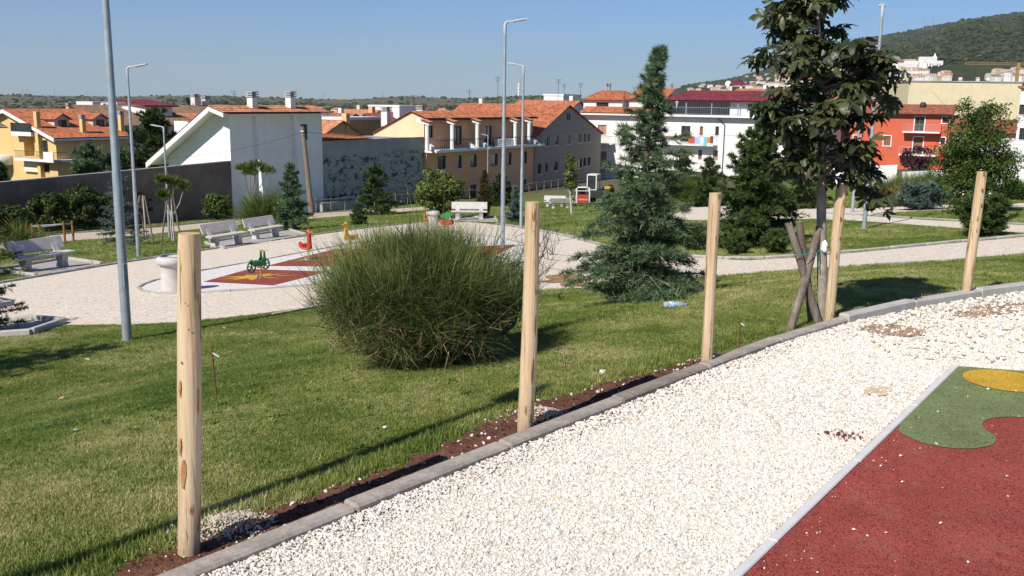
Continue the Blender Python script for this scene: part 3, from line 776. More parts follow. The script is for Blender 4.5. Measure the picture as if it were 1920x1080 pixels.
def wooden_post(bx, by, tx, ty, wpx, label, seed, knots=()):
    b = Vector((*GP(bx, by), 0)); d = b.y
    t = AT(tx, ty, d)
    r = random.Random(seed); rad = wpx / F * d / 2
    root = thing('wooden_post', label, 'post', (b.x, b.y, 0), 0, 'peeled posts along the terrace kerb')
    ax = t - b; L = ax.length; ax.normalize()
    n = 22; k = 18; vs = []; fs = []
    ph = [r.uniform(0, 6.28) for _ in range(4)]
    for i in range(n):
        f = i / (n - 1); z = -0.12 + (L + 0.12) * f
        c = ax * z + Vector((0.006 * math.sin(f * 4 + ph[0]), 0.006 * math.sin(f * 3 + ph[1]), 0))
        rr = rad * (0.97 + 0.05 * math.sin(f * 5 + ph[2]) + 0.02 * (1 - f))
        if i == n - 1: rr *= 0.97
        for q in range(k):
            a = 2 * math.pi * q / k
            w = rr * (1 + 0.03 * math.sin(2 * a + ph[3] + f * 2) + 0.018 * math.sin(5 * a + f * 7) + r.uniform(-.008, .008))
            vs.append((c.x + w * math.cos(a), c.y + w * math.sin(a), c.z))
    for i in range(n - 1):
        for q in range(k): fs.append((i * k + q, i * k + (q + 1) % k, (i + 1) * k + (q + 1) % k, (i + 1) * k + q))
    MB().add(vs, fs, True).build('shaft', M_POST, root)
    top = vs[-k:]; cen = Vector((sum(v[0] for v in top) / k, sum(v[1] for v in top) / k, top[0][2] + 0.002))
    MB().add([(*cen,)] + [(cen.x + (v[0] - cen.x) * 1.0, cen.y + (v[1] - cen.y) * 1.0, v[2] + r.uniform(-.001, .001)) for v in top], [(0, i + 1, (i + 1) % k + 1) for i in range(k)]).build('sawn_top', M_ENDGRAIN, root)
    for (f, a, s, e) in knots:           # knots and torn bark: proud patches
        c = ax * (L * f); a = math.radians(a); mb = MB(); N = 10; vv = [(0, 0, 0)]
        u = Vector((-math.sin(a), math.cos(a), 0)); o = Vector((math.cos(a), math.sin(a), 0))
        pts = []
        for q in range(N):
            t_ = 2 * math.pi * q / N; sw = s * r.uniform(.7, 1.1)
            du = math.cos(t_) * sw * 0.55; dz = math.sin(t_) * sw * e
            aa = a + du / rad; pts.append(c + Vector((math.cos(aa), math.sin(aa), 0)) * (rad * 1.035) + ax * dz)
        mid = c + o * (rad * 1.07)
        mb.add([tuple(mid)] + [tuple(p) for p in pts], [(0, i + 1, (i + 1) % N + 1) for i in range(N)], True).build('bark_patch' if e > 1.4 else 'knot', M_BARKP if e > 1.4 else M_KNOT, root)
    return root
M_BARKP = mottled('torn_bark', (0.36, 0.19, 0.075), 0.4, 22, 0.85, 0.7, 70, 0.004)
wooden_post(352, 1036, 357, 438, 45, 'thick pale peeled post nearest the camera, torn brown bark low on it', 1, ((0.27, 262, 0.022, 2.8), (0.48, 338, 0.014, 6), (0.62, 250, 0.006, 1), (0.36, 243, 0.012, 3.2), (0.54, 240, 0.011, 4.0), (0.15, 300, 0.010, 4), (0.72, 285, 0.005, 1), (.80, 268, .004, 1)))
wooden_post(984, 806, 1000, 379, 30, 'pale peeled post in front of the right end of the broom bush', 2, ((0.62, 335, 0.011, 1.2), (0.27, 318, 0.020, 4.2), (0.47, 328, 0.016, 4.0), (0.88, 280, 0.006, 1), (.10, 270, .012, 2.4), (.74, 300, .010, 3.5)))
wooden_post(1323, 684, 1343, 362, 23.5, 'slightly leaning peeled post just right of the big cedar', 3, ((0.3, 260, 0.014, 2.4), (0.75, 280, 0.008, 2.4), (0.9, 290, 0.006, 1)))
wooden_post(1553, 606, 1580, 346, 19.5, 'leaning peeled post with dark knots beside the staked young tree', 4, ((0.76, 270, 0.016, 1.2), (0.62, 285, 0.014, 1.2), (0.88, 280, 0.016, 2.3), (0.5, 262, 0.014, 2.2)))
wooden_post(1811, 560, 1841, 322, 18.5, 'rightmost leaning peeled post by the curved grey kerb', 5, ((0.86, 275, 0.02, 1.0), (0.74, 290, 0.018, 1.2), (0.64, 260, 0.014, 2.0), (0.25, 300, 0.014, 2.6), (0.55, 268, 0.012, 2.0)))
# the next post of the row stands just outside the picture; its shadow falls on the foot of the first
q = wooden_post(352, 1036, 357, 438, 44, 'peeled post of the same row, outside the picture on the near left', 6)
q.location = (-2.42, 1.93, 0)

# ---- rusty iron rods in the lawn
M_RUST = mottled('rust', (0.16, 0.06, 0.03), 0.3, 60, 0.9)
M_RIBBON = mottled('pale_ribbon', (0.55, 0.52, 0.5), 0.1, 40, 0.6)
def rod(bx, by, tx, ty, label):
    b = G(bx, by); t = AT(tx, ty, b.y + 0.02)
    root = thing('iron_rod', label, 'rod', b, 0, 'survey rods stuck in the lawn')
    MB().tube([(0, 0, -0.1), (t - b)], 0.006, 6).build('rod', M_RUST, root)
    e = t - b
    mb = MB(); u = Vector((0.02, 0.0, -0.012))
    e2 = e * 0.86
    mb.hexa([e2 + Vector((0.004, -0.002, -.006)), e2 + Vector((0.05, -0.012, -.03)), e2 + Vector((0.05, -0.008, -.03)), e2 + Vector((0.004, 0.002, -.006)),
             e2 + Vector((0.004, -0.002, .006)), e2 + Vector((0.052, -0.012, -.018)), e2 + Vector((0.052, -0.008, -.018)), e2 + Vector((0.004, 0.002, .006))])
    mb.build('ribbon', M_RIBBON, root)
rod(408, 746, 396, 648, 'thin rusty iron rod stuck in the lawn right of the nearest post')
rod(1385, 661, 1388, 597, 'short rusty rod with pale ribbon between the third and fourth posts')

# ---- crossed stakes that hold the young tree
M_STAKE = mottled('old_stake_wood', (0.17, 0.135, 0.11), 0.45, 5, 0.9, 0.8, 30, 0.008, (0.30, 0.25, 0.2), stretch=(6, 6, 0.8))
TREE_D = GP(1541, 607)[1] + 0.14
sr = thing('tree_stakes', 'three dark weathered stakes lashed crosswise with green twine round the young tree', 'stakes', (AT(1515, 600, TREE_D).x, TREE_D, 0))
def stake(bx, by, tx, ty, d0, d1, r):
    b = AT(bx, by, d0); t = AT(tx, ty, d1); b2 = b + (b - t).normalized() * 0.1
    o = sr.location
    pts = [b2 + (t - b2) * f + Vector((math.sin(f * 7 + bx) * .004, math.cos(f * 5 + by) * .004, 0)) for f in np.linspace(0, 1, 8)]
    MB().tube([p - o for p in pts], [r * (1.05 - 0.12 * f) for f in np.linspace(0, 1, 8)], 10).build('stake', M_STAKE, sr)
stake(1536, 608, 1478, 418, TREE_D - 0.12, TREE_D - 0.14, 0.032)
stake(1524, 610, 1499, 416, TREE_D + 0.02, TREE_D - 0.04, 0.031)
stake(1481, 622, 1537, 426, TREE_D - 0.28, TREE_D + 0.0, 0.033)
M_TWINE = mottled('green_twine', (0.03, 0.28, 0.18), 0.2, 60, 0.6)
tw = MB(); o_ = sr.location
loop = [AT(a, b, TREE_D + dd) - o_ for a, b, dd in ((1489, 479, -0.19), (1510, 477, -0.2), (1531, 474, -0.12), (1536, 470, -0.05), (1545, 472, 0.05), (1530, 474, 0.08), (1500, 477, 0.06), (1488, 479, -0.06), (1489, 479, -0.19))]
tw.tube(loop, 0.0035, 6)
tw.tube([AT(1535, 472, TREE_D - 0.06) - o_, AT(1534, 490, TREE_D - 0.07) - o_, AT(1535, 507, TREE_D - 0.07) - o_], 0.003, 6)
tw.build('twine', M_TWINE, sr)
bagc = AT(1546, 463, TREE_D - 0.05)
bag = MB(); rr_ = random.Random(4)
bag.lathe([(0.003, 0.055), (0.018, 0.042), (0.027, 0.02), (0.026, 0.0), (0.03, -0.02), (0.02, -0.04), (0.004, -0.05)], 9)
bag.v = [(a * rr_.uniform(.75, 1.2), b * rr_.uniform(.75, 1.2), c + rr_.uniform(-.006, .006)) for a, b, c in bag.v]
k = bag.build('plastic_bag', mottled('bag_plastic', (0.72, 0.74, 0.8), 0.08, 20, 0.35, spec=0.5), None); k.location = bagc
tag(k, 'crumpled whitish plastic bag tucked behind the crossed stakes', 'bag')

# ---- plastic bottle and scraps on the lawn
b = G(1264, 580)
bt = thing('plastic_bottle', 'clear plastic bottle with blue label lying on the grass under the cedar', 'bottle', (b.x, b.y, b.z + 0.045), math.radians(10))
mb = MB(); mb.lathe([(0.0, 0.0), (0.030, 0.003), (0.034, 0.02), (0.033, 0.13), (0.034, 0.15), (0.030, 0.18), (0.016, 0.205), (0.013, 0.22)], 14)
mb.v = [(z - 0.11, y, x) for x, y, z in mb.v]
mpl = NT('bottle_plastic'); mpl.p.inputs['Transmission Weight'].default_value = 0.6; mpl.fin((0.75, 0.82, 0.86), 0.12, 0.5); mb.build('body', mpl.m, bt)
mb = MB(); mb.lathe([(0.0345, 0.05), (0.0352, 0.055), (0.0352, 0.115), (0.0345, 0.12)], 14); mb.v = [(z - 0.11, y, x) for x, y, z in mb.v]
ml = NT('bottle_label'); v = ml.coord('Object'); ml.fin(ml.ramp(ml.noise(v, 45, 2), [(0.42, (0.05, 0.22, 0.5)), (0.5, (0.75, 0.78, 0.8)), (0.62, (0.12, 0.4, 0.6))]), 0.4); mb.build('label_band', ml.m, bt)
mb = MB(); mb.lathe([(0.0, 0.24), (0.015, 0.238), (0.0155, 0.222), (0.0, 0.221)], 12); mb.v = [(z - 0.11, y, x) for x, y, z in mb.v]
mb.build('cap', mottled('cap_blue', (0.1, 0.25, 0.55), 0.1, 20, 0.4), bt)
M_PAPER = mottled('paper', (0.75, 0.74, 0.72), 0.1, 20, 0.8)
for i, (px, py, s, lb) in enumerate(((1130, 706, 0.05, 'torn white paper scrap on the lawn between second and third posts'), (721, 810, 0.02, 'tiny white scrap on the lawn left of the second post'),
                        (164, 678, 0.035, 'small white scrap in the tree shadow near the left lamp post'), (143, 814, 0.02, 'tiny white scrap on the lawn at the lower left'),
                        (118, 753, 0.06, 'dry pale bark chip on the lawn at the left'), (420, 619, 0.03, 'white scrap on the grass edge right of the nearest post'), (1443, 468, 0.09, 'white paper scrap on the far lawn by the dark conifer'))):
    p = G(px, py); rr_ = random.Random(i); mb = MB(); N = 7
    ring = [(s * rr_.uniform(.5, 1) * math.cos(6.283 * q / N), s * .5 * rr_.uniform(.5, 1) * math.sin(6.283 * q / N), rr_.uniform(0.002, 0.35) * s) for q in range(N)]
    mb.add([(0, 0, s * .3)] + ring, [(0, q + 1, (q + 1) % N + 1) for q in range(N)]); mb.add([(0, 0, s * .3 - .004)] + [(a, b_, c - .004) for a, b_, c in ring], [(0, (q + 1) % N + 1, q + 1) for q in range(N)])
    k = mb.build('litter_scrap', M_PAPER if 'bark' not in lb else M_ENDGRAIN, None); k.location = (p.x, p.y, p.z + 0.028); k.rotation_euler = (0.1, 0.1, rr_.uniform(0, 6)); tag(k, lb, 'litter')

# gravel heaped round the feet of the posts
for (px, py, n, sx) in ((430, 985, 1500, 0.085), (1015, 778, 1100, 0.08), (1335, 672, 400, 0.06)):
    c = GP(px, py); x = c[0] + rng.normal(0, sx, n); y = c[1] + rng.normal(0, sx, n); ok = kerb_s(x, y) > 0.06; x = x[ok]; y = y[ok]; n = len(x); s = rng.gamma(3, 0.0042 / 3, n)
    r2 = ((x - c[0]) ** 2 + (y - c[1]) ** 2) / sx ** 2
    scatter('footing_gravel', STV, np.c_[x, y, ZT(x, y) + 0.04 + 0.05 * np.exp(-r2 / 2)], np.c_[rng.normal(0, .5, n), rng.normal(0, .5, n), rng.uniform(0, 6.28, n)], s, rng.integers(0, 8, n),
            np.clip(rng.beta(1.6, 2.4, n) * 0.34, 0, 1), M_CHIPS, 'tan and grey footing gravel thrown up at the foot of a post', 'gravel')

# ================================================================== LAMPS
M_GALV = mottled('galvanised_steel', (0.36, 0.40, 0.43), 0.16, 6, 0.45, 0.0, col2=(0.27, 0.30, 0.33), spec=0.5, metal=0.35)
M_LAMPHEAD = mottled('lamp_head_grey', (0.40, 0.41, 0.42), 0.08, 4, 0.5)
M_LENS = mottled('lamp_glass', (0.75, 0.76, 0.76), 0.05, 5, 0.2, spec=0.5)
def lamp_proto(h=6.0, ang=0.0):
    root = thing('street_lamp', 'x', 'street lamp', (0, 0, 0), ang, 'galvanised park lamps')
    MB().tube([(0, 0, -0.3), (0, 0, 0.0), (0, 0, 2.2), (0, 0, 2.25), (0, 0, h - 0.1)], [0.063, 0.063, 0.058, 0.052, 0.038], 14).build('pole', M_GALV, root)
    MB().tube([(0, 0, 0.0), (0, 0, 0.03), (0, 0, 0.035)], [0.085, 0.08, 0.066], 14).build('collar', M_GALV, root)
    MB().box(-0.03, 0.03, -0.069, -0.052, 0.75, 1.05).build('hatch', M_GALV, root, 0.004)
    MB().tube([(0, 0, h - 0.28), (0, 0, h - 0.05), (0.03, 0, h), (0.12, 0, h + 0.03)], [0.042, 0.042, 0.038, 0.03], 10).build('bracket', M_LAMPHEAD, root)
    hd = MB(); P = [(0.08, -0.045, 0.0), (0.34, -0.13, 0.05), (0.62, -0.10, 0.10), (0.62, 0.10, 0.10), (0.34, 0.13, 0.05), (0.08, 0.045, 0.0)]
    n = len(P); hd.add([(a, b, h + c) for a, b, c in P] + [(a * 0.98 + .01, b * .7, h + c + 0.042) for a, b, c in P], [tuple(range(n - 1, -1, -1)), tuple(range(n, 2 * n))] + [(i, (i + 1) % n, (i + 1) % n + n, i + n) for i in range(n)])
    hm = hd.build('lamp_head', M_LAMPHEAD, root, 0.01)
    MB().hexa([(0.26, -0.08, h + 0.012), (0.56, -0.07, h + 0.068), (0.56, 0.07, h + 0.068), (0.26, 0.08, h + 0.012), (0.26, -0.08, h + 0.04), (0.56, -0.07, h + 0.095), (0.56, 0.07, h + 0.095), (0.26, 0.08, h + 0.04)]).build('lens', M_LENS, hm)
    return root
LP = lamp_proto()
first = True
for (px, py, ang, label) in ((239, 641, 0.9, 'nearest tall galvanised lamp post, its head above the picture, on the left lawn'),
                    (260, 481, 0.05, 'lamp post on the lawn behind the left gravel plaza, head pointing right'),
                    (942, 467, 0.35, 'tallest lamp post in mid picture, standing behind the broom bush'),
                    (977, 430, 2.75, 'lamp post on the plaza edge with its head turned left'),
                    (1620, 430, 1.25, 'lamp post at the right on the lawn behind the staked young tree'),
                    (1599, 387, 0.6, 'farther lamp post mostly hidden behind the staked young tree'),
                    (318, 446, 2.9, 'thin lamp post beside the dark wall, head turned left'),
                    (914, 366, 2.9, 'farthest lamp post, in front of the peach house')):
    o = LP if first else copy_tree(LP); first = False
    p = G(px, py) if py > 380 and px != 914 else AT(px, py, 88)
    if px == 914: p.z = float(ZT(p.x, p.y))
    if px == 1599: p = AT(1599, 387, 36); p.z = float(ZT(p.x, p.y))
    o.location = p; o.rotation_euler = (0, 0, ang); o['label'] = label
    if px == 318: o.scale = (1, 1, 0.84)
# a lamp just outside the picture whose long shadow lies across the lawn
o = copy_tree(LP); sh = G(1050, 719)
o.location = (sh.x - SUN_AZ.x * 6.55, sh.y - SUN_AZ.y * 6.55, 0); o.location.z = float(ZT(o.location.x, o.location.y)); o.rotation_euler = (0, 0, math.atan2(SUN_AZ.y, SUN_AZ.x) + math.pi); o['label'] = 'lamp post outside the picture on the near left'

# ================================================================== BENCHES, BIN, RIDERS, BARS
M_BENCH = mottled('bench_concrete', (0.50, 0.47, 0.44), 0.14, 5, 0.9, 0.5, 90, 0.003, (0.42, 0.39, 0.35))
def bench_proto():
    root = thing('concrete_bench', 'x', 'bench', (0, 0, 0), 0, 'concrete park benches')
    # local x along the bench, front towards -y
    s = MB().prism([(-0.95, -0.24), (0.95, -0.24), (0.95, 0.14), (-0.95, 0.14)], 'z', 0.40, 0.475); s.build('seat', M_BENCH, root, 0.012)
    b = MB(); b.hexa([(-0.95, 0.24, 0.53), (0.95, 0.24, 0.53), (0.95, 0.30, 0.51), (-0.95, 0.30, 0.51), (-0.95, 0.40, 0.90), (0.95, 0.40, 0.90), (0.95, 0.46, 0.88), (-0.95, 0.46, 0.88)]); b.build('backrest', M_BENCH, root, 0.012)
    for x in (-0.62, 0.62):
        lg = MB(); lg.prism([(-0.16, 0.0), (0.16, 0.0), (0.10, 0.16), (0.20, 0.34), (0.33, 0.56), (0.40, 0.72), (0.33, 0.74), (0.20, 0.50), (0.12, 0.40), (-0.2, 0.40), (-0.12, 0.16)], 'x', x - 0.11, x + 0.11); lg.build('leg', M_BENCH, root, 0.01)
    return root
BP = bench_proto(); first = True
for (px, py, ang, label, dz) in ((84, 507, 63, 'grey concrete bench on its own pad at the left lawn edge', 0.034), (425, 463, 63, 'left one of the pair of grey concrete benches on a shared pad', 0.034),
                         (498, 448, 63, 'right one of the pair of grey concrete benches on a shared pad', 0.034), (880, 413, 2, 'sunlit concrete bench facing the camera behind the broom bush', 0.034),
                         (1040, 388, -4, 'far sunlit concrete bench on the lawn left of the red loader', 0.0), (-95, 640, 60, 'bench mostly outside the picture behind the left edge conifer', 0.034)):
    o = BP if first else copy_tree(BP); first = False
    p = G(px, py); o.location = (p.x, p.y, float(ZT(p.x, p.y)) + dz); o.rotation_euler = (0, 0, math.radians(ang)); o['label'] = label; o.scale = (.93, .93, .93) if px != 1040 else (.74, .78, .78)
    print('bench', px, tuple(round(c, 2) for c in o.location))
o = copy_tree(BP); o.scale = (.7, .74, .74); p = G(1049, 390); o.location = (p.x, p.y - 1.0, float(ZT(p.x, p.y - 1))); o.rotation_euler = (0, 0, math.radians(184)); o['label'] = 'far dark bench seen from behind in front of the slim poplar'

def litter_bin(px, py, label, s=1.0):
    p = G(px, py); root = thing('litter_bin', label, 'litter bin', (p.x, p.y, float(ZT(p.x, p.y)) + 0.02)); root.scale = (s, s, s)
    MB().lathe([(0.02, 0.0), (0.235, 0.0), (0.25, 0.02), (0.25, 0.06), (0.225, 0.09), (0.225, 0.52), (0.24, 0.56)], 28).build('body', M_BENCH, root)
    MB().lathe([(0.225, 0.55), (0.275, 0.57), (0.30, 0.62), (0.295, 0.68), (0.27, 0.72), (0.235, 0.73), (0.215, 0.715), (0.205, 0.66), (0.205, 0.3), (0.0, 0.28)], 28).build('rim', M_BENCH, root)
    MB().lathe([(0.222, 0.722), (0.236, 0.738), (0.225, 0.745), (0.210, 0.735)], 28).build('steel_ring', M_GALV, root)
litter_bin(325, 549, 'round concrete litter bin with bulging rim behind the nearest post', 0.97)
litter_bin(812, 428, 'far round concrete litter bin above the broom bush', 0.97)

def plastic(name, c): return mottled(name, c, 0.08, 6, 0.42, spec=0.5)
M_PG, M_PR, M_PY, M_PO = plastic('green_board', (0.02, 0.22, 0.05)), plastic('red_board', (0.42, 0.035, 0.02)), plastic('yellow_board', (0.62, 0.34, 0.03)), plastic('orange_board', (0.55, 0.2, 0.02))
M_SPRING = plastic('spring_yellow', (0.6, 0.34, 0.04))
def spring(root, z0=0.04, z1=0.40, mat=None):
    n = 60; pts = [(0.085 * math.cos(t * 2 * math.pi * 5), 0.085 * math.sin(t * 2 * math.pi * 5), z0 + (z1 - z0) * t) for t in np.linspace(0, 1, n)]
    MB().tube(pts, 0.014, 6).build('spring', mat or M_SPRING, root)
    MB().lathe([(0.0, 0.0), (0.13, 0.0), (0.13, 0.03), (0.11, 0.045), (0.0, 0.045)], 16).build('base_plate', M_GALV, root)
    MB().box(-0.12, 0.12, -0.08, 0.08, z1, z1 + 0.02).build('top_plate', M_GALV, root)
def outline(pts, mat, name, root, y0=-0.015, y1=0.015): return MB().prism(pts, 'y', y0, y1).build(name, mat, root, 0.004)
def rider(px, py, label, ang, s=1.0):
    s *= .74; p = G(px, py); r = thing('spring_rider', label, 'spring rider', (p.x, p.y, float(ZT(p.x, p.y)) + 0.04), math.radians(ang), 'spring riders on the play mats'); r.scale = (s, s, s); return r
def duck(px, py, label, ang, mat, beak, s=1.0):
    r = rider(px, py, label, ang, s); spring(r)
    body = [(-0.36, 0.42), (-0.22, 0.38), (0.12, 0.38), (0.23, 0.44), (0.25, 0.54), (0.21, 0.68), (0.20, 0.90), (0.23, 1.02), (0.21, 1.12), (0.13, 1.16), (0.07, 1.12), (0.06, 1.03), (0.09, 0.90), (0.08, 0.68), (0.02, 0.56), (-0.16, 0.52), (-0.26, 0.57), (-0.36, 0.64), (-0.42, 0.58), (-0.41, 0.48)]
    outline(body, mat, 'body_board', r, -0.045, 0.045)
    MB().box(-0.24, 0.04, -0.13, 0.13, 0.56, 0.59).build('seat', mat, r, 0.008)
    MB().prism([(0.22, 1.08), (0.33, 1.035), (0.22, 1.0)], 'y', -0.05, 0.05).build('beak', beak, r)
    MB().tube([(0.13, -0.2, 0.86), (0.13, 0.2, 0.86)], 0.014, 8).build('handle', M_PY, r)
    MB().tube([(0.06, -0.22, 0.42), (0.06, 0.22, 0.42)], 0.014, 8).build('foot_rest', M_PY, r)
    for y in (-0.047, 0.047): MB().lathe([(0.0, 0.0), (0.022, 0.0), (0.02, 0.006), (0.0, 0.008)], 10).build('eye', M_PAPER, r).matrix_local = Matrix.Translation((0.15, y, 1.085)) @ Matrix.Rotation(math.copysign(math.pi / 2, -y), 4, 'X')
duck(576, 490, 'red duck spring rider facing right on the middle mat', -38, M_PR, M_PO, 0.98)
duck(655, 470, 'yellow duck spring rider facing left beside the broom bush', 220, M_PY, M_PO, 0.98)
# green tricycle rider
r = rider(487, 524, 'green bicycle spring rider with two spoked wheels on the front mat', 58, .84); spring(r)
frame = [(-0.34, 0.50), (-0.10, 0.42), (0.18, 0.42), (0.26, 0.55), (0.22, 0.75), (0.20, 0.93), (0.14, 0.93), (0.12, 0.72), (0.02, 0.58), (-0.16, 0.58), (-0.26, 0.66), (-0.36, 0.62)]
for y in (-0.10, 0.07): outline(frame, M_PG, 'side_board', r, y, y + 0.03)
MB().box(-0.28, 0.02, -0.13, 0.13, 0.585, 0.615).build('seat', M_PG, r, 0.008)
for x, z, rad in ((-0.36, 0.42, 0.20), (0.30, 0.44, 0.19)):
    w = MB(); N = 24
    for k in range(N):
        a0 = 2 * math.pi * k / N; a1 = 2 * math.pi * (k + 1) / N
        w.hexa([(x + q * math.cos(a), y, z + q * math.sin(a)) for y in (-0.02, 0.02) for q, a in ((rad, a0), (rad, a1), (rad - .045, a1), (rad - .045, a0))])
    for k in range(5):
        a = 2 * math.pi * k / 5 + .3; w.bar((x, 0, z), (x + (rad - .02) * math.cos(a), 0, z + (rad - .02) * math.sin(a)), 0.03, 0.03, (0, 1, 0))
    w.build('wheel', M_PG, r)
MB().tube([(0.16, -0.24, 0.97), (0.16, 0.24, 0.97)], 0.016, 8).build('handlebar', M_PY, r)
MB().tube([(0.17, 0, 0.9), (0.16, 0, 0.99)], 0.025, 8).build('stem', M_PY, r)
MB().tube([(0.0, -0.24, 0.42), (0.0, 0.24, 0.42)], 0.014, 8).build('foot_rest', M_PY, r)
# two far riders that show over the bush
r = rider(799, 436, 'orange spring rider at the far end of the play island', 100); spring(r)
for y in (-0.1, 0.07): outline([(-0.3, 0.4), (0.2, 0.4), (0.28, 0.6), (0.2, 0.95), (0.05, 1.0), (0.0, 0.7), (-0.25, 0.65)], M_PO, 'side_board', r, y, y + 0.03)
MB().tube([(0.1, -0.2, 0.85), (0.1, 0.2, 0.85)], 0.014, 8).build('handle', M_PY, r); MB().box(-0.24, 0.0, -0.13, 0.13, 0.66, 0.69).build('seat', M_PO, r)
r = rider(838, 437, 'red spring rider with green sail in front of the sunlit bench', 160); spring(r)
for y in (-0.1, 0.07): outline([(-0.36, 0.44), (-0.2, 0.36), (0.2, 0.36), (0.38, 0.46), (0.36, 0.62), (0.1, 0.58), (-0.3, 0.62)], M_PR, 'hull_board', r, y, y + 0.03)
outline([(0.0, 0.6), (0.34, 0.78), (0.05, 1.02), (-0.3, 0.95)], M_PG, 'sail', r); MB().box(-0.28, -0.05, -0.13, 0.13, 0.6, 0.63).build('seat', M_PR, r)

# ---- timber parallel bars
M_BARWOOD = mottled('orange_stained_wood', (0.28, 0.11, 0.035), 0.35, 6, 0.75, 0.3, 40, 0.004, stretch=(5, 5, 0.7))
ps = [G(a, b) for a, b in ((62, 455), (76, 457), (122, 455), (138, 453))]
root = thing('parallel_bars', 'orange wooden exercise frame with steel rails before the dark shrubs', 'exercise bars', (ps[0].x, ps[0].y, ps[0].z))
tops = []
for a, b, c, dd in ((62, 455, 419, 0), (76, 457, 421, 0), (122, 455, 415, 0), (138, 453, 414, 0)):
    p = G(a, b); t = AT(a - 1.5, c, p.y); MB().tube([(p.x, p.y, p.z - 0.1) - Vector(ps[0]) if False else Vector((p.x, p.y, p.z - .1)) - ps[0], Vector((p.x, p.y, t.z)) - ps[0]], 0.055, 8).build('post', M_BARWOOD, root); tops.append(Vector((p.x, p.y, t.z - 0.12)) - ps[0])
for a, b in ((0, 2), (1, 3), (0, 1), (2, 3)): MB().tube([tops[a], tops[b]], 0.024, 8).build('rail', M_GALV, root)
p = G(2, 470); root = thing('timber_frame', 'orange wooden post of an exercise frame at the very left edge', 'exercise bars', (p.x - 0.12, p.y, p.z))
MB().tube([(0, 0, -0.1), (0, 0, 2.2)], 0.06, 8).build('post', M_BARWOOD, root); MB().tube([(0, 0, 2.0), (-1.6, 0.3, 2.0)], 0.024, 8).build('rail', M_GALV, root); MB().tube([(-1.6, .3, -0.1), (-1.6, .3, 2.2)], 0.06, 8).build('post', M_BARWOOD, root)

# ================================================================== TREES AND SHRUBS
M_BARK = mottled('bark', (0.13, 0.10, 0.075), 0.4, 7, 0.95, 0.8, 25, 0.02, (0.2, 0.17, 0.13))
M_BARK_GREY = mottled('grey_bark', (0.30, 0.26, 0.22), 0.3, 12, 0.9, 0.6, 30, 0.008, (0.2, 0.16, 0.13))
M_BARK_PALE = mottled('pale_bark', (0.42, 0.38, 0.32), 0.3, 10, 0.9, 0.4, 30, 0.008)
F_CEDAR = foliage('cedar_needles', (0.034, 0.070, 0.034), (0.105, 0.170, 0.080), (0.25, 0.32, 0.165), 0.22)
F_FIR = foliage('fir_needles', (0.016, 0.036, 0.012), (0.055, 0.095, 0.022), (0.14, 0.185, 0.048), 0.18)
F_BLUE = foliage('blue_needles', (0.03, 0.055, 0.045), (0.085, 0.13, 0.11), (0.2, 0.26, 0.22), 0.12)
F_BROWN = foliage('brownish_needles', (0.035, 0.035, 0.012), (0.085, 0.075, 0.025), (0.16, 0.125, 0.045), 0.15)
F_PINE = foliage('pine_needles', (0.03, 0.06, 0.012), (0.10, 0.15, 0.028), (0.22, 0.27, 0.06), 0.2)
F_LEAF = foliage('green_leaves', (0.025, 0.05, 0.010), (0.075, 0.125, 0.022), (0.17, 0.22, 0.05), 0.3)
F_LIGHT = foliage('light_leaves', (0.05, 0.075, 0.015), (0.13, 0.17, 0.035), (0.26, 0.29, 0.08), 0.3)
F_DARK = foliage('dark_leaves', (0.014, 0.028, 0.008), (0.045, 0.075, 0.016), (0.11, 0.15, 0.035), 0.2)
F_PURPLE = foliage('purple_leaves', (0.02, 0.01, 0.014), (0.055, 0.022, 0.03), (0.11, 0.05, 0.055), 0.2)
F_BROOM = foliage('broom_stems', (0.030, 0.046, 0.016), (0.098, 0.135, 0.034), (0.29, 0.30, 0.085), 0.15)
F_DRY = foliage('dry_stems', (0.12, 0.08, 0.04), (0.24, 0.17, 0.085), (0.36, 0.28, 0.15), 0.1)
F_OCHRE = foliage('ochre_broom', (0.06, 0.045, 0.015), (0.16, 0.13, 0.035), (0.28, 0.24, 0.07), 0.15)

def perp(d, r):
    v = r.normal(0, 1, d.shape); v -= d * (v * d).sum(-1, keepdims=True)
    return v / np.maximum(np.linalg.norm(v, axis=-1, keepdims=True), 1e-6)

def spikes_mesh(name, P, D, L, Wd, tint, r):
    """one slim triangle per needle cluster"""
    n = len(P); side = perp(D, r) * Wd[:, None] / 2
    V = np.empty((n, 3, 3)); V[:, 0] = P - side; V[:, 1] = P + side; V[:, 2] = P + D * L[:, None]
    return fast_mesh(name, V.reshape(-1, 3), np.arange(n * 3).reshape(-1, 3), {'tint': ('FACE', tint)})

def leaves_mesh(name, P, Nn, size, tint, r, asp=0.55, fold=0.25):
    """folded diamond leaves (two triangles each)"""
    n = len(P); a = perp(Nn, r); b = np.cross(Nn, a)
    s = size[:, None]; V = np.empty((n, 4, 3))
    V[:, 0] = P - a * s * .5; V[:, 1] = P + b * s * asp * .5 + Nn * s * fold * .5; V[:, 2] = P + a * s * .5; V[:, 3] = P - b * s * asp * .5 + Nn * s * fold * .5
    i = np.arange(n)[:, None] * 4
    Fs = np.concatenate([i + [[0, 1, 2]], i + [[0, 2, 3]]], 1).reshape(-1, 3)
    return fast_mesh(name, V.reshape(-1, 3), Fs, {'tint': ('FACE', np.repeat(tint, 2))})

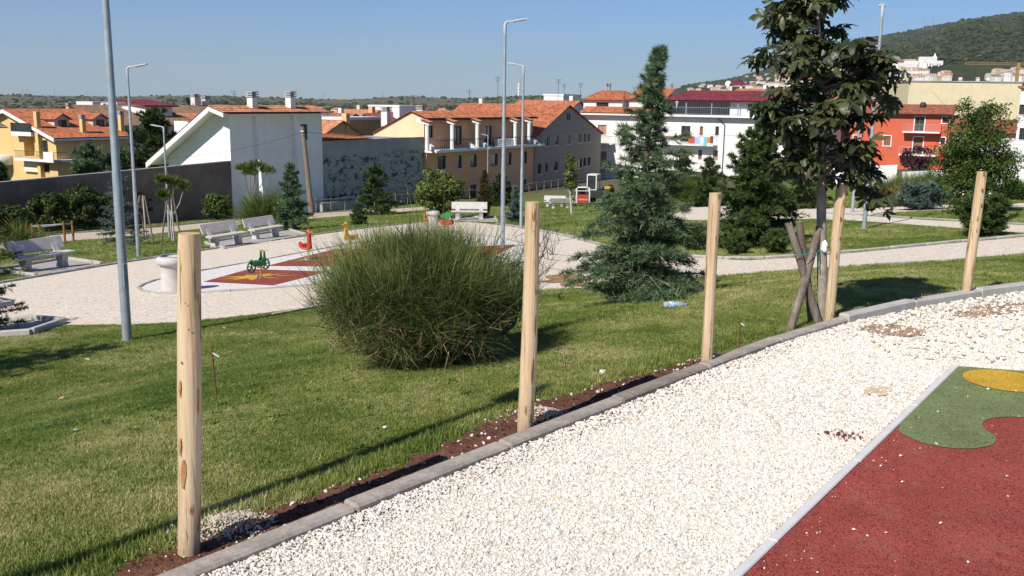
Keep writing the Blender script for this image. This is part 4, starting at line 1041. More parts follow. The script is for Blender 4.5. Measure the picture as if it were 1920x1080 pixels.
def conifer(name, label, base, H, R, seed, mat, dens=1.0, needles=9, nl=0.075, nw=0.02, power=0.85, droop=0.18, up=0.10, z0=0.03, gap=0.0, irregular=0.3, group=None, cat='conifer', bark=None, rise_top=0.6, skew=(0, 0), twig=.34, tp=1.12):
    """tapered trunk, tiers of limbs with side twigs, every twig a brush of needles"""
    r = np.random.default_rng(seed); base = Vector(base)
    root = thing(name, label, cat, base, 0, group)
    nb = int(max(24, H * 30 * dens)); ts = z0 + (.985 - z0) * ((np.arange(nb) + r.random(nb)) / nb) ** tp; az = r.uniform(0, 6.283, nb) if nb < 10 else (np.arange(nb) * 2.399 + r.normal(0, .5, nb))
    wood = MB(); lean = Vector((skew[0], skew[1], 0))
    def axis_pt(t): return Vector((skew[0] * t * t + 0.02 * H * math.sin(t * 5 + seed) * t * .5, skew[1] * t * t, H * t))
    wood.tube([axis_pt(t) for t in (-0.02, 0, .1, .25, .45, .65, .85, 1.0)], [0.021 * H * q + .006 for q in (1.25, 1.15, 1, .85, .6, .4, .18, .05)], 8)
    TP = []; TD = []; TL = []
    for t, a in zip(ts, az):
        env = (1 - t) ** power * (0.55 + 0.45 * min(1, t / 0.12))
        Lb = R * env * r.uniform(1 - irregular * 1.6, 1 + irregular) + 0.03 * R
        if r.random() < gap: continue
        el = up + rise_top * t ** 2 + r.normal(0, .10)
        o = np.array(axis_pt(t)); h = np.array([math.cos(a), math.sin(a), 0.0])
        m = 7; f = np.linspace(0, 1, m)[:, None]
        drp = droop * (1 - t)
        pts = o + h * Lb * f * math.cos(el) + np.array([0, 0, 1]) * (Lb * f * math.sin(el) - drp * Lb * f ** 1.7 + 0.10 * Lb * np.clip(f - .7, 0, 1))
        sw = np.array([-h[1], h[0], 0]) * r.normal(0, .12) * Lb * f ** 2; pts = pts + sw
        if Lb > 0.12 * R: wood.tube([tuple(p) for p in pts[::2]], [0.009 * H * (1 - t) * q + .003 for q in (1, .6, .35, .12)], 4, cap=False)
        nt_ = max(5, int(Lb / (R * 0.045)))
        s = np.sort(r.uniform(0.08, 1.0, nt_)); seg = np.clip((s * (m - 1)).astype(int), 0, m - 2); fr = (s * (m - 1) - seg)[:, None]
        P0 = pts[seg] * (1 - fr) + pts[seg + 1] * fr; T0 = pts[seg + 1] - pts[seg]; T0 /= np.linalg.norm(T0, axis=1)[:, None]
        sd = np.array([-h[1], h[0], 0])[None, :] * np.where(np.arange(nt_) % 2, 1, -1)[:, None]
        D0 = T0 * r.uniform(.35, .9, (nt_, 1)) + sd * r.uniform(.5, 1.0, (nt_, 1)) + np.array([0, 0, 1]) * r.normal(-0.02, .18, (nt_, 1)); D0 /= np.linalg.norm(D0, axis=1)[:, None]
        L0 = Lb * twig * (1.08 - s * 0.75) * r.uniform(.5, 1.25, nt_) + 0.02 * R
        TP.append(P0); TD.append(D0); TL.append(L0)
        TP.append(pts[-2:-1]); TD.append(T0[-1:]); TL.append(np.array([Lb * 0.22]))
        TP.append(pts[2:3]); TD.append(T0[-1:]); TL.append(np.array([Lb * 0.5]))
    TP = np.concatenate(TP); TD = np.concatenate(TD); TL = np.concatenate(TL)
    tipz = np.array(axis_pt(1.0)); TP = np.vstack([TP, tipz - [0, 0, .12 * H]]); TD = np.vstack([TD, [0, 0, 1]]); TL = np.r_[TL, .13 * H]
    wood.build('trunk', bark or M_BARK, root)
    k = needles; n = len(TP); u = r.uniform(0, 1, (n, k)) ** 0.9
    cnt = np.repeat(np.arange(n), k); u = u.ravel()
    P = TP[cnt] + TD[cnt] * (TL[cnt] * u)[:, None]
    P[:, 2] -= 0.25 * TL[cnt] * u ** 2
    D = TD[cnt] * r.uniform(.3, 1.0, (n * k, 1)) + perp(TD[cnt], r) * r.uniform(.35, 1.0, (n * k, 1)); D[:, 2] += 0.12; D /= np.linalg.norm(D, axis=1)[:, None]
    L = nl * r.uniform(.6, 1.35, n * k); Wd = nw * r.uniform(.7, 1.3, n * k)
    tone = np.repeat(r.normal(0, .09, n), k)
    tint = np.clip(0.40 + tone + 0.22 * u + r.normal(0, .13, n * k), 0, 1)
    o = obj('crown', spikes_mesh('crown', P, D, L, Wd, tint, r), mat, root)
    return root

def skeleton(r, H, R, levels=3, n0=6, trunk_f=0.35, spread=0.9, tr=0.03, lean=(0, 0), wob=0.06, stems=1):
    """returns wood tube list and the branch tips"""
    tubes = []; tips = []
    def grow(p, d, L, rad, lev):
        m = 5; pts = [p]; q = p; dd = d
        for i in range(m):
            dd = dd + r.normal(0, wob, 3); dd[2] += 0.03 if lev else 0; dd /= np.linalg.norm(dd); q = q + dd * L / m; pts.append(q)
        tubes.append((pts, [rad * (1 - .55 * i / m) for i in range(m + 1)], lev))
        if lev >= levels:
            tips.append((pts, L)); return
        nch = n0 if lev == 0 else int(r.integers(3, 6))
        for c in range(nch):
            f = r.uniform(.45, 1) if lev == 0 else r.uniform(.25, 1); i = min(m, max(1, int(f * m)))
            sdv = perp(dd[None, :], r)[0]
            nd = dd * r.uniform(.35, .9) + sdv * spread * r.uniform(.6, 1.1); nd /= np.linalg.norm(nd)
            grow(pts[i], nd, L * r.uniform(.5, .8) if lev else R * r.uniform(.55, .95), rad * .5, lev + 1)
        if lev > 0: tips.append((pts, L))
    for s in range(stems):
        d0 = np.array([lean[0], lean[1], 1.0]) + (r.normal(0, .25, 3) * [1, 1, 0] if stems > 1 else 0); d0 /= np.linalg.norm(d0)
        grow(np.zeros(3), d0, H * trunk_f / max(d0[2], .5) * 1.0 + H * .25, tr * H, 0)
    return tubes, tips

def broadleaf(name, label, base, H, R, seed, mat, leaf=0.09, count=9000, center=0.62, rz=None, clumps=40, trunk_f=0.3, group=None, cat='tree', bark=None, asp=0.55, stems=1, low=0.0, lean=(0, 0), shell=0.45, cluster=0.22, tone=0.12):
    """tapered trunk with forking limbs; crown of folded leaves gathered in uneven clumps"""
    r = np.random.default_rng(seed); root = thing(name, label, cat, base, 0, group)
    tubes, tips = skeleton(r, H, R, 2, 6, trunk_f, lean=lean, stems=stems, tr=0.022 if H > 1 else .008)
    rz = rz or H * (1 - center)
    cen = np.array([lean[0] * H * .6, lean[1] * H * .6, H * center])
    # clump centres in the crown ellipsoid
    c = r.normal(0, 1, (clumps, 3)); c /= np.linalg.norm(c, axis=1)[:, None]; c *= (r.uniform(shell, 1.0, clumps) ** .6)[:, None]
    c *= 1 + 0.22 * r.normal(0, 1, (clumps, 1)) * .5
    ell = np.array([R * .80, R * .80, rz * .84]); C_ = cen + c * ell; C_[:, 2] = np.maximum(C_[:, 2], low * H + 0.02 * H)
    wood = MB()
    for pts, rad, lev in tubes[:1] if stems == 1 else [t for t in tubes if t[2] == 0]: wood.tube([tuple(p) for p in pts], rad, 8)
    top = tubes[0][0][-1]
    for i in range(min(clumps, 26)):
        s = tubes[0][0][int(r.integers(2, 6))]; e = C_[i]; mid = (s + e) / 2 + r.normal(0, .06 * R, 3) + [0, 0, -.05 * H]
        wood.tube([tuple(s), tuple(mid), tuple(e)], [0.008 * H, .005 * H, .002 * H], 5, cap=False)
    wood.build('trunk', bark or M_BARK, root)
    w = r.uniform(.4, 1.4, clumps); k = r.choice(clumps, count, p=w / w.sum())
    off = r.normal(0, 1, (count, 3)); off /= np.linalg.norm(off, axis=1)[:, None]; rad = r.uniform(0, 1, count) ** .45
    cs = cluster * R * r.uniform(.6, 1.5, clumps)
    P = C_[k] + off * (rad * cs[k])[:, None] * [1, 1, .75]
    nrm = off * .7 + r.normal(0, .6, (count, 3)) + [0, 0, .5]; nrm /= np.linalg.norm(nrm, axis=1)[:, None]
    ct = r.normal(0, tone, clumps)
    tint = np.clip(.45 + ct[k] + r.normal(0, .15, count) + .12 * (rad - .5), 0, 1)
    ok = P[:, 2] > 0.02; P, nrm, tint = P[ok], nrm[ok], tint[ok]
    obj('crown', leaves_mesh('crown', P, nrm, leaf * r.uniform(.6, 1.35, len(P)), tint, r, asp), mat, root)
    return root

def broom(name, label, base, R, H, seed, mat, n=6000, wid=0.005, group=None, cat='bush', ry=None, lean=(0, 0), dry=0.0, yellow=0.0, segs=4, L0=.28, L1=.62, wild=.30, ball=False):
    """dense dome of thin rush-like stems"""
    r = np.random.default_rng(seed); root = thing(name, label, cat, base, 0, group); ry = ry or R
    # a few woody stems from the base
    wood = MB()
    for i in range(14):
        a = r.uniform(0, 6.28); e = np.array([math.cos(a) * R * .6, math.sin(a) * ry * .6, H * r.uniform(.35, .7)])
        wood.tube([(e[0] * .05, e[1] * .05, -0.05), tuple(e * [.45, .45, .55] + r.normal(0, .05, 3) * R * .5), tuple(e)], [0.016 * H, .011 * H, .005 * H], 5, cap=False)
    wood.build('stems', M_BARK, root)
    # start points inside the dome, ends beyond
    d = r.normal(0, 1, (n, 3)); d[:, 2] = np.where(r.random(n) < .35, np.abs(d[:, 2]), d[:, 2]) if ball else np.abs(d[:, 2]) * 1.1 - 0.12; d /= np.linalg.norm(d, axis=1)[:, None]
    f = r.uniform(.15, .92, n) ** .7
    nc = 90; cd_ = r.normal(0, 1, (nc, 3)); cd_[:, 2] = cd_[:, 2] if ball else np.abs(cd_[:, 2]) * 1.1 - .12; cd_ /= np.linalg.norm(cd_, axis=1)[:, None]; cl_ = np.argmax(d @ cd_.T, axis=1)
    creach = np.clip(1 + r.normal(0, .11, nc), .75, 1.25)[cl_]; cdir = r.normal(0, .22, (nc, 3))[cl_]; ctone = r.normal(0, .12, nc)[cl_]; f = f * creach
    lump = 1 + .10 * np.sin(d[:, 0] * 5 + seed) * np.sin(d[:, 1] * 4) + .07 * np.sin(d[:, 2] * 9 + d[:, 0] * 7)
    if ball: P = d * f[:, None] * np.array([R, ry, H * .56]) * lump[:, None] * .88; P[:, 2] += H * .42
    else:
        P = d * f[:, None] * np.array([R, ry, H * .86]) * lump[:, None] * .84; P[:, 2] = P[:, 2] + H * .10 * (1 - f) + 0.02 * H
    P[:, 2] = np.maximum(P[:, 2], 0.01)
    upv = np.zeros((n, 3)); upv[:, 2] = np.where(d[:, 2] < .1, .30, .55) if ball else .55
    D = d * [.8, .8, .65] + [lean[0], lean[1], 0] + upv + cdir + r.normal(0, wild, (n, 3)); D /= np.linalg.norm(D, axis=1)[:, None]
    L = H * r.uniform(L0, L1, n) * (.55 + .45 * (d[:, 2] > 0.2))
    bend = r.normal(0, .16, (n, 3)) + [0, 0, -.06]
    side = perp(D, r) * wid / 2
    k = segs; V = np.empty((n, 2 * (k + 1), 3))
    for i in range(k + 1):
        t = i / k; c = P + D * (L * t)[:, None] + bend * (L * t * t)[:, None]; w = side * (1 - .8 * t)
        V[:, 2 * i] = c - w; V[:, 2 * i + 1] = c + w
    V[:, :, 2] = np.maximum(V[:, :, 2], 0.012)
    b = np.arange(n)[:, None] * 2 * (k + 1)
    Fs = np.concatenate([b + [[2 * i, 2 * i + 1, 2 * i + 3, 2 * i + 2]] for i in range(k)], 1).reshape(-1, 4)
    sunny = np.clip((-d[:, 0] * .5 + d[:, 2] * .5 - .1), 0, 1) * yellow  # yellower tint on left and top stems stands in for sunlight
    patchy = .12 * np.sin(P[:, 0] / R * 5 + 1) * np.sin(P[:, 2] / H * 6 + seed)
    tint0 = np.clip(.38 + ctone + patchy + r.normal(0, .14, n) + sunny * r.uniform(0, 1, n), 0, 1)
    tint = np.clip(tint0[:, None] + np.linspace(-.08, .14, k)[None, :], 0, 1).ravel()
    obj('crown', fast_mesh('crown', V.reshape(-1, 3), Fs, {'tint': ('FACE', tint)}), mat, root)
    if dry:
        m = int(n * dry); q = r.choice(n, m, replace=False)
        P2 = P[q] * [1, 1, .8]; D2 = D[q] + r.normal(0, .5, (m, 3)); D2 /= np.linalg.norm(D2, axis=1)[:, None]
        obj('dry_twigs', spikes_mesh('dry_twigs', P2, D2, L[q] * .8, np.full(m, wid * 1.1), np.clip(r.normal(.4, .2, m), 0, 1), r), F_DRY, root)
    return root

# ---- the big broom bush
bc = G(788, 682)
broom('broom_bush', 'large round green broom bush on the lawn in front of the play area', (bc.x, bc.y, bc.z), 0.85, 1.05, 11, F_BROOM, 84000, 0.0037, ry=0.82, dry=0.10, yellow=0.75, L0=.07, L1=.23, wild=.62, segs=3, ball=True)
bb = bpy.data.objects['broom_bush']; r_ = np.random.default_rng(77); q_ = 1500
dd_ = r_.normal(0, 1, (q_, 3)); dd_[:, 2] = np.abs(dd_[:, 2]) * .9 + .05; dd_ /= np.linalg.norm(dd_, axis=1)[:, None]; P_ = dd_ * [.80, .74, .50] * r_.uniform(.8, 1.08, (q_, 1)) + [0, 0, .44]
D_ = dd_ * .45 + [0, 0, .75] + r_.normal(0, .28, (q_, 3)); D_ /= np.linalg.norm(D_, axis=1)[:, None]
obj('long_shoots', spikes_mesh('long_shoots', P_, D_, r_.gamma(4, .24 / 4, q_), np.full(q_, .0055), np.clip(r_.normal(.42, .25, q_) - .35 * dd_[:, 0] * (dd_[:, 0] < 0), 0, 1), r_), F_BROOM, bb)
q_ = 420; dd_ = r_.normal(0, 1, (q_, 3)); dd_[:, 2] = -np.abs(dd_[:, 2]) * .6; dd_[:, 1] = -np.abs(dd_[:, 1]); dd_ /= np.linalg.norm(dd_, axis=1)[:, None]; P_ = dd_ * [.80, .74, .46] * r_.uniform(.8, 1.0, (q_, 1)) + [0, 0, .44]; P_[:, 2] = np.maximum(P_[:, 2], .03)
D_ = r_.normal(0, .6, (q_, 3)) + [0, -.3, .2]; D_ /= np.linalg.norm(D_, axis=1)[:, None]
obj('dead_twigs', spikes_mesh('dead_twigs', P_, D_, r_.uniform(.08, .26, q_), np.full(q_, .006), np.clip(r_.normal(.35, .25, q_), 0, 1), r_), F_DRY, bb)
b2 = G(925, 640)
wb = thing('bare_shrub', 'thin dark twiggy shrub leaning out of the broom bush on its right', 'shrub', (b2.x, b2.y + 0.1, b2.z)); r_ = np.random.default_rng(5)
mb = MB(); tw_ = []
for i in range(5):
    e = np.array([.22 + .10 * i * .5, .02 * i, .45 + .1 * i]) + r_.normal(0, .06, 3); md = np.array([.15, 0, .12]) + r_.normal(0, .03, 3)
    mb.tube([(0, 0, -.03), tuple(md), tuple(e)], [.014, .009, .004], 5)
    for k in range(150):
        f = r_.uniform(.3, 1); p = md * (1 - f) + e * f; dd = r_.normal(0, .5, 3) + [.15, 0, .9]; dd /= np.linalg.norm(dd); tw_.append((p + r_.normal(0, .06, 3), dd))
mb.build('stems', M_BARK, wb)
P_ = np.array([t[0] for t in tw_]); D_ = np.array([t[1] for t in tw_]); n_ = len(P_)
obj('crown', spikes_mesh('crown', P_, D_, r_.uniform(.10, .32, n_), np.full(n_, .006), np.clip(r_.normal(.2, .12, n_), 0, 1), r_), F_BROOM, wb)

# ---- the big cedar and the other conifers of the park
def on(px, py): return G(px, py)
def hgt(px, py, d): return AT(px, py, d).z
def wid(p, wpx): return wpx / F * p.y / 2
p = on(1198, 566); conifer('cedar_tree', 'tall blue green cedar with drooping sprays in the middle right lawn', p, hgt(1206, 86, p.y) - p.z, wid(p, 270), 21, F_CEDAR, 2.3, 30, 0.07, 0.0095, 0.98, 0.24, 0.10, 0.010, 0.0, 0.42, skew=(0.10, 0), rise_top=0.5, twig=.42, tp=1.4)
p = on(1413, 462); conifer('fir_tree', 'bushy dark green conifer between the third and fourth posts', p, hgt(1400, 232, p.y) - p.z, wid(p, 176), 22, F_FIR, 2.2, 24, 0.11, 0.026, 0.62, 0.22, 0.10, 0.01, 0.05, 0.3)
p = on(547, 432); conifer('cedar_tree', 'grey green young cedar left of the leaning utility pole', p, hgt(537, 308, p.y) - p.z, wid(p, 66), 23, F_CEDAR, .8, 14, 0.16, 0.04, 0.6, 0.2, 0.1, 0.01, 0.05, 0.35)
p = on(703, 404); conifer('fir_tree', 'dark young fir in front of the stained grey wall', p, hgt(697, 315, p.y) - p.z, wid(p, 78), 24, F_FIR, .45, 15, 0.22, 0.055, 0.5, 0.15, 0.15, 0.01, 0.05, 0.35)
p = on(672, 422); conifer('fir_tree', 'smallest dark fir on the lawn beyond the plaza', p, hgt(672, 384, p.y) - p.z, wid(p, 36), 25, F_FIR, 1.2, 14, 0.14, 0.035, 0.6, 0.1, 0.2, 0.01)
p = on(908, 410); conifer('cypress_tree', 'slim brownish conifer behind the right end of the sunlit bench', p, hgt(904, 322, p.y) - p.z, wid(p, 36), 26, F_BROWN, .8, 14, 0.16, 0.04, 0.55, -0.2, 0.7, 0.02, 0, .2)
p = on(966, 418); conifer('cedar_tree', 'small bluish conifer beside the lamp post with the left turned head', p, hgt(968, 350, p.y) - p.z, wid(p, 34), 27, F_BLUE, .8, 13, 0.12, 0.03, 0.7, 0.1, 0.2, 0.01)
p = on(922, 388); conifer('fir_tree', 'little round dark conifer in front of the peach house', (p.x + .6, p.y, p.z), 2.2, 0.9, 28, F_DARK, 1.0, 14, 0.2, 0.06, 0.4, 0.1, 0.2, 0.01)
p = on(228, 462); conifer('cedar_tree', 'silvery blue cedar with open branches left of the dark wall lamp', p, hgt(228, 322, p.y) - p.z, wid(p, 84), 29, F_BLUE, .9, 12, 0.10, 0.022, 0.62, 0.1, 0.05, 0.06, 0.25, 0.45)
p = on(-14, 622); conifer('fir_tree', 'dark conifer branch reaching in at the left edge by the bench pad', (p.x - 0.1, p.y - .15, p.z), 1.15, 0.62, 30, F_FIR, 1.6, 14, 0.06, 0.012, 0.5, 0.15, 0.2, 0.03)
p = on(-40, 520); conifer('fir_tree', 'dark conifer at the left edge behind the bench', (p.x - 0.1, p.y, p.z), 2.3, 1.25, 31, F_FIR, 1.0, 14, 0.10, 0.022, 0.6, 0.2, 0.1, 0.03)
p = on(1326, 388); conifer('fir_tree', 'dark conifer behind the gravel clearing right of the cedar', p, hgt(1325, 298, p.y) - p.z, wid(p, 84), 32, F_FIR, .7, 14, 0.18, 0.045, 0.65, 0.15, 0.1, 0.02)
p = on(1498, 392); conifer('fir_tree', 'dull green conifer behind the staked young tree', p, hgt(1480, 268, p.y) - p.z, wid(p, 120), 33, F_FIR, .7, 14, 0.2, 0.05, 0.55, 0.15, 0.15, 0.02, .05, .35)
# the cedar outside the picture that throws the wide shadow on the left lawn
_t = G(190, 656); _b = (_t.x - SUN_AZ.x * 3.5, _t.y - SUN_AZ.y * 3.5)
conifer('cedar_tree', 'cedar outside the picture on the left', (_b[0], _b[1], float(ZT(*_b))), 3.3, 1.35, 34, F_CEDAR, 1.0, 14, 0.09, 0.02, 0.6, 0.2, 0.05, 0.03)

# ---- low shrubs of the park
def shrub(px, py, wpx, hpx, label, mat, seed, leaf=0.10, count=3500, name='shrub', stems=4, d=None, clumps=30, asp=.5):
    p = G(px, py) if d is None else Vector((AT(px, py, d).x, d, float(ZT(AT(px, py, d).x, d))))
    R = wpx / F * p.y / 2; Hh = hpx / F * p.y * 1.02
    return broadleaf(name, label, p, Hh, R, seed, mat, leaf, count, 0.5, Hh * .5, clumps, 0.1, cat='shrub', stems=stems, cluster=.3, shell=.3, asp=asp)
p = G(1840, 444); conifer('juniper_shrub', 'low spreading juniper in front of the rightmost post', p, 60 / F * p.y, 52 / F * p.y, 41, F_FIR, 3.5, 12, 0.11, 0.026, 0.3, 0.0, 0.35, 0.02, cat='shrub')
p = G(1725, 394); conifer('juniper_shrub', 'grey green flat juniper beside the upper path on the right', p, 26 / F * p.y, 46 / F * p.y, 42, F_BLUE, 5, 12, 0.16, 0.04, 0.25, 0.0, 0.4, 0.02, cat='shrub')
p = G(1303, 470); conifer('juniper_shrub', 'small dark juniper on the lawn left of the bushy conifer', p, 34 / F * p.y, 24 / F * p.y, 43, F_FIR, 4, 12, 0.10, 0.024, 0.4, 0.0, 0.5, 0.02, cat='shrub')
p = G(1452, 476); conifer('juniper_shrub', 'small dark juniper on the lawn right of the bushy conifer', p, 36 / F * p.y, 26 / F * p.y, 44, F_FIR, 4, 12, 0.10, 0.024, 0.4, 0.0, 0.5, 0.02, cat='shrub')
p = G(1380, 478); conifer('juniper_shrub', 'small dark juniper under the bushy conifer behind the third post', p, 34 / F * p.y, 22 / F * p.y, 45, F_FIR, 4, 12, 0.10, 0.024, 0.4, 0.0, 0.5, 0.02, cat='shrub')
p = G(1050, 566); broadleaf('seedling', 'little leafy seedling in the grass between broom bush and cedar', p, 0.17, 0.07, 46, F_LEAF, 0.035, 60, 0.6, clumps=8, cat='plant')
p = G(1040, 590); broadleaf('seedling', 'tiny weed in the grass below the leafy seedling', p, 0.07, 0.09, 47, F_LEAF, 0.03, 40, 0.6, clumps=8, cat='plant')
p = G(700, 696); broadleaf('seedling', 'leafy weed with white flower at the front foot of the broom bush', (p.x, p.y, p.z), 0.42, 0.09, 48, F_LIGHT, 0.035, 150, 0.55, clumps=14, cat='plant')
p = G(36, 470); broom('rush_tuft', 'upright grassy tuft left of the exercise frame', p, 0.75, 1.3, 49, F_LIGHT, 700, 0.03, cat='plant')
p = G(72, 462); broom('rush_tuft', 'small grassy tuft at the foot of the exercise frame', p, 0.4, 0.9, 50, F_LIGHT, 300, 0.03, cat='plant')

# hedge of dark shrubs along the dark wall
for i, (px, w_, h_, lb, dd, m_, tp) in enumerate(((28, 82, 62, 'leftmost dark evergreen shrub along the dark wall', 54, F_DARK, 0), (95, 84, 82, 'second dark evergreen shrub along the dark wall', 57, F_DARK, 0),
        (160, 90, 92, 'broad dark evergreen shrub below the dark wall behind the exercise frame', 60, F_DARK, 0), (205, 60, 66, 'dark shrub behind the silvery cedar', 61, F_DARK, 0),
        (408, 62, 54, 'leafy green shrub at the right end of the dark wall', 70, F_LEAF, 0), (-40, 90, 80, 'dark shrub at the left picture edge along the wall', 52, F_DARK, 0))):
    shrub(px, 430, w_, h_, lb, m_, 60 + i, 0.20, 6500, d=dd, clumps=46)
p = G(508, 420); broom('broom_bush', 'pale grassy broom at the foot of the white house', p, 2.2, 2.0, 70, F_LIGHT, 3500, 0.03, cat='bush')

# small trees beside the left path
def umbrella_pine(name, label, base, H, crowns, seed, mat, bark, group=None):
    r = np.random.default_rng(seed); root = thing(name, label, 'pine', base, 0, group); wood = MB(); PP = []; DD = []
    fork = np.array([0, 0, H * .5])
    wood.tube([(0, 0, -.1), (0.05 * r.normal(), 0, H * .25), tuple(fork)], [.014 * H, .012 * H, .010 * H], 7)
    for (x, z, rx, rz) in crowns:
        c = np.array([x, r.normal(0, .25 * rx), z]); wood.tube([tuple(fork * [1, 1, .75]), tuple((fork + c) / 2 + [x * .15, 0, -.06 * H]), tuple(c)], [.009 * H, .007 * H, .004 * H], 5)
        k = 420; d = r.normal(0, 1, (k, 3)); d[:, 2] = np.abs(d[:, 2]) * .8 - .15; d /= np.linalg.norm(d, axis=1)[:, None]
        PP.append(c + d * [rx, rx, rz] * r.uniform(.3, .95, (k, 1))); q = d * .6 + r.normal(0, .4, (k, 3)) + [0, 0, .5]; DD.append(q / np.linalg.norm(q, axis=1)[:, None])
    wood.build('trunk', bark, root); P = np.concatenate(PP); D = np.concatenate(DD); n = len(P)
    obj('crown', spikes_mesh('crown', P, D, r.uniform(.22, .42, n), np.full(n, .06), np.clip(r.normal(.5, .2, n), 0, 1), r), mat, root); return root
p = Vector((AT(470, 420, 64).x, 64, 0)); p.z = float(ZT(p.x, p.y)); k = 64 / F
umbrella_pine('umbrella_pine', 'young umbrella pine with flat crowns in front of the white house', p, hgt(478, 306, 64) - p.z, [(-8 * k, hgt(470, 318, 64) - p.z, 17 * k, 10 * k), (14 * k, hgt(478, 312, 64) - p.z, 16 * k, 9 * k), (34 * k, hgt(500, 322, 64) - p.z, 14 * k, 8 * k), (4 * k, hgt(474, 326, 64) - p.z, 14 * k, 8 * k)], 71, F_PINE, M_BARK)
p = G(324, 452); k = p.y / F
umbrella_pine('staked_pine', 'spindly young pine tied to stakes in front of the dark wall', p, hgt(324, 336, p.y) - p.z, [(-12 * k, hgt(318, 340, p.y) - p.z, 8 * k, 4 * k), (6 * k, hgt(325, 345, p.y) - p.z, 8 * k, 4 * k), (26 * k, hgt(345, 353, p.y) - p.z, 5 * k, 4 * k), (-13 * k, hgt(312, 368, p.y) - p.z, 4 * k, 3 * k)], 72, F_PINE, M_BARK_PALE)
p = G(272, 452); broadleaf('thin_tree', 'thin reddish young tree tied to stakes behind the left lawn', p, hgt(272, 345, p.y) - p.z, 20 / F * p.y, 73, F_PURPLE, 0.12, 420, 0.68, clumps=16, trunk_f=.5)
for i, (px, py, lb) in enumerate(((324, 452, 'wooden stakes round the spindly young pine'), (272, 453, 'wooden stakes round the thin reddish tree'))):
    p = G(px, py); root = thing('tree_stakes', lb, 'stakes', p)
    for a in (-.45, .4, .1): MB().tube([(a, -.1, -.05), (a * .25, 0, 2.0)], .035, 6).build('stake', M_STAKE if a != .1 else M_BARK_PALE, root)
p = G(823, 412); broadleaf('round_tree', 'round bright green leafy tree in front of the peach house', p, hgt(815, 317, p.y) - p.z, 54 / F * p.y, 74, F_LIGHT, 0.17, 9000, 0.56, clumps=46, trunk_f=.22, low=.18, cluster=.26)
p = G(1072, 402); broadleaf('poplar_tree', 'slim young poplar left of the red loader', p, hgt(1067, 282, p.y) - p.z, 12 / F * p.y, 75, F_LIGHT, 0.13, 1500, 0.6, (hgt(1067, 282, p.y) - p.z) * .42, 30, .5, bark=M_BARK_PALE, cluster=.6, lean=(-.04, 0))
# shrubs and trees on the right
p = G(1885, 398); p.y += 0
broadleaf('elm_tree', 'loose arching leafy tree at the right behind the rightmost post', p, hgt(1830, 152, p.y) - p.z, 78 / F * p.y, 76, F_LEAF, 0.085, 17000, 0.41, (hgt(1830, 152, p.y) - p.z) * .54, 90, .3, lean=(-.46, 0), low=.01, cluster=.27, shell=.12)
el = bpy.data.objects['elm_tree']; r_ = np.random.default_rng(8); PP = []; NN = []; mb = MB(); Ht = hgt(1830, 152, p.y) - p.z; kk = p.y / F
for i in range(34):                                # long whips with rows of leaves
    a = r_.uniform(-2.6, .6) if i % 3 else r_.uniform(0, 6.28); s = np.array([-1.25 + r_.normal(0, .35), r_.normal(0, .3), Ht * r_.uniform(.35, .72)])
    L = r_.uniform(.7, 1.5); h = np.array([math.cos(a) * .9 if i % 4 else .2, math.sin(a) * .6, 0]); f = np.linspace(0, 1, 9)[:, None]
    pts = s + h * L * f + np.array([0, 0, 1]) * (L * .85 * f - L * .35 * f ** 2.2)
    mb.tube([tuple(q) for q in pts[::2]], [.014, .010, .007, .004, .002], 4, cap=False)
    for q in range(46):
        u = r_.uniform(.15, 1); PP.append(pts[min(8, int(u * 8))] + (pts[min(8, int(u * 8) + 1)] - pts[min(8, int(u * 8))]) * r_.random() + r_.normal(0, .035, 3)); NN.append(r_.normal(0, .6, 3) + [0, 0, .8])
mb.build('whips', M_BARK, el); PP = np.array(PP); NN = np.array(NN); NN /= np.linalg.norm(NN, axis=1)[:, None]
obj('whip_leaves', leaves_mesh('whip_leaves', PP, NN, r_.uniform(.05, .10, len(PP)), np.clip(r_.normal(.5, .2, len(PP)), 0, 1), r_), F_LEAF, el)
q_ = 9000; dd_ = r_.normal(0, 1, (q_, 3)); dd_ /= np.linalg.norm(dd_, axis=1)[:, None]; lp_ = 1 + .25 * np.sin(dd_[:, 0] * 6) * np.sin(dd_[:, 2] * 7 + 1); PP = np.array([-.85, 0, Ht * .27]) + dd_ * (r_.uniform(.25, 1, q_) ** .5 * lp_)[:, None] * [1.25, 1.0, Ht * .26]; NN = dd_ * .5 + r_.normal(0, .6, (q_, 3)) + [0, 0, .5]; NN /= np.linalg.norm(NN, axis=1)[:, None]; ok_ = PP[:, 2] > .05
obj('lower_crown', leaves_mesh('lower_crown', PP[ok_], NN[ok_], r_.uniform(.05, .11, ok_.sum()), np.clip(r_.normal(.42, .2, ok_.sum()), 0, 1), r_), F_LEAF, el)
for i, (px, py, R_, H_, lb, m_, dd) in enumerate(((1688, 390, 62, 62, 'wide green broom thicket below the red house', F_BROOM, 42), (1738, 388, 52, 66, 'green broom bush below the red house balconies', F_BROOM, 44), (1655, 390, 30, 38, 'ochre dry broom left of the flat juniper', F_OCHRE, 39), (1690, 392, 34, 36, 'pale dry broom beside the low white wall', F_OCHRE, 40), (1905, 385, 40, 44, 'dark green shrub at the right edge', F_DARK, 40), (1290, 372, 46, 46, 'yellow green bush right of the cedar', F_LIGHT, 60), (1480, 398, 34, 40, 'dull bush behind the staked tree trunk', F_LEAF, 45))):
    p = AT(px, py, dd); p.z = float(ZT(p.x, p.y)); k = dd / F
    hh = max((hgt(px, py - H_, dd) - p.z), .8)
    broom('broom_bush', lb, p, R_ * k, hh, 80 + i, m_, 5000, .022, cat='bush', yellow=.3)
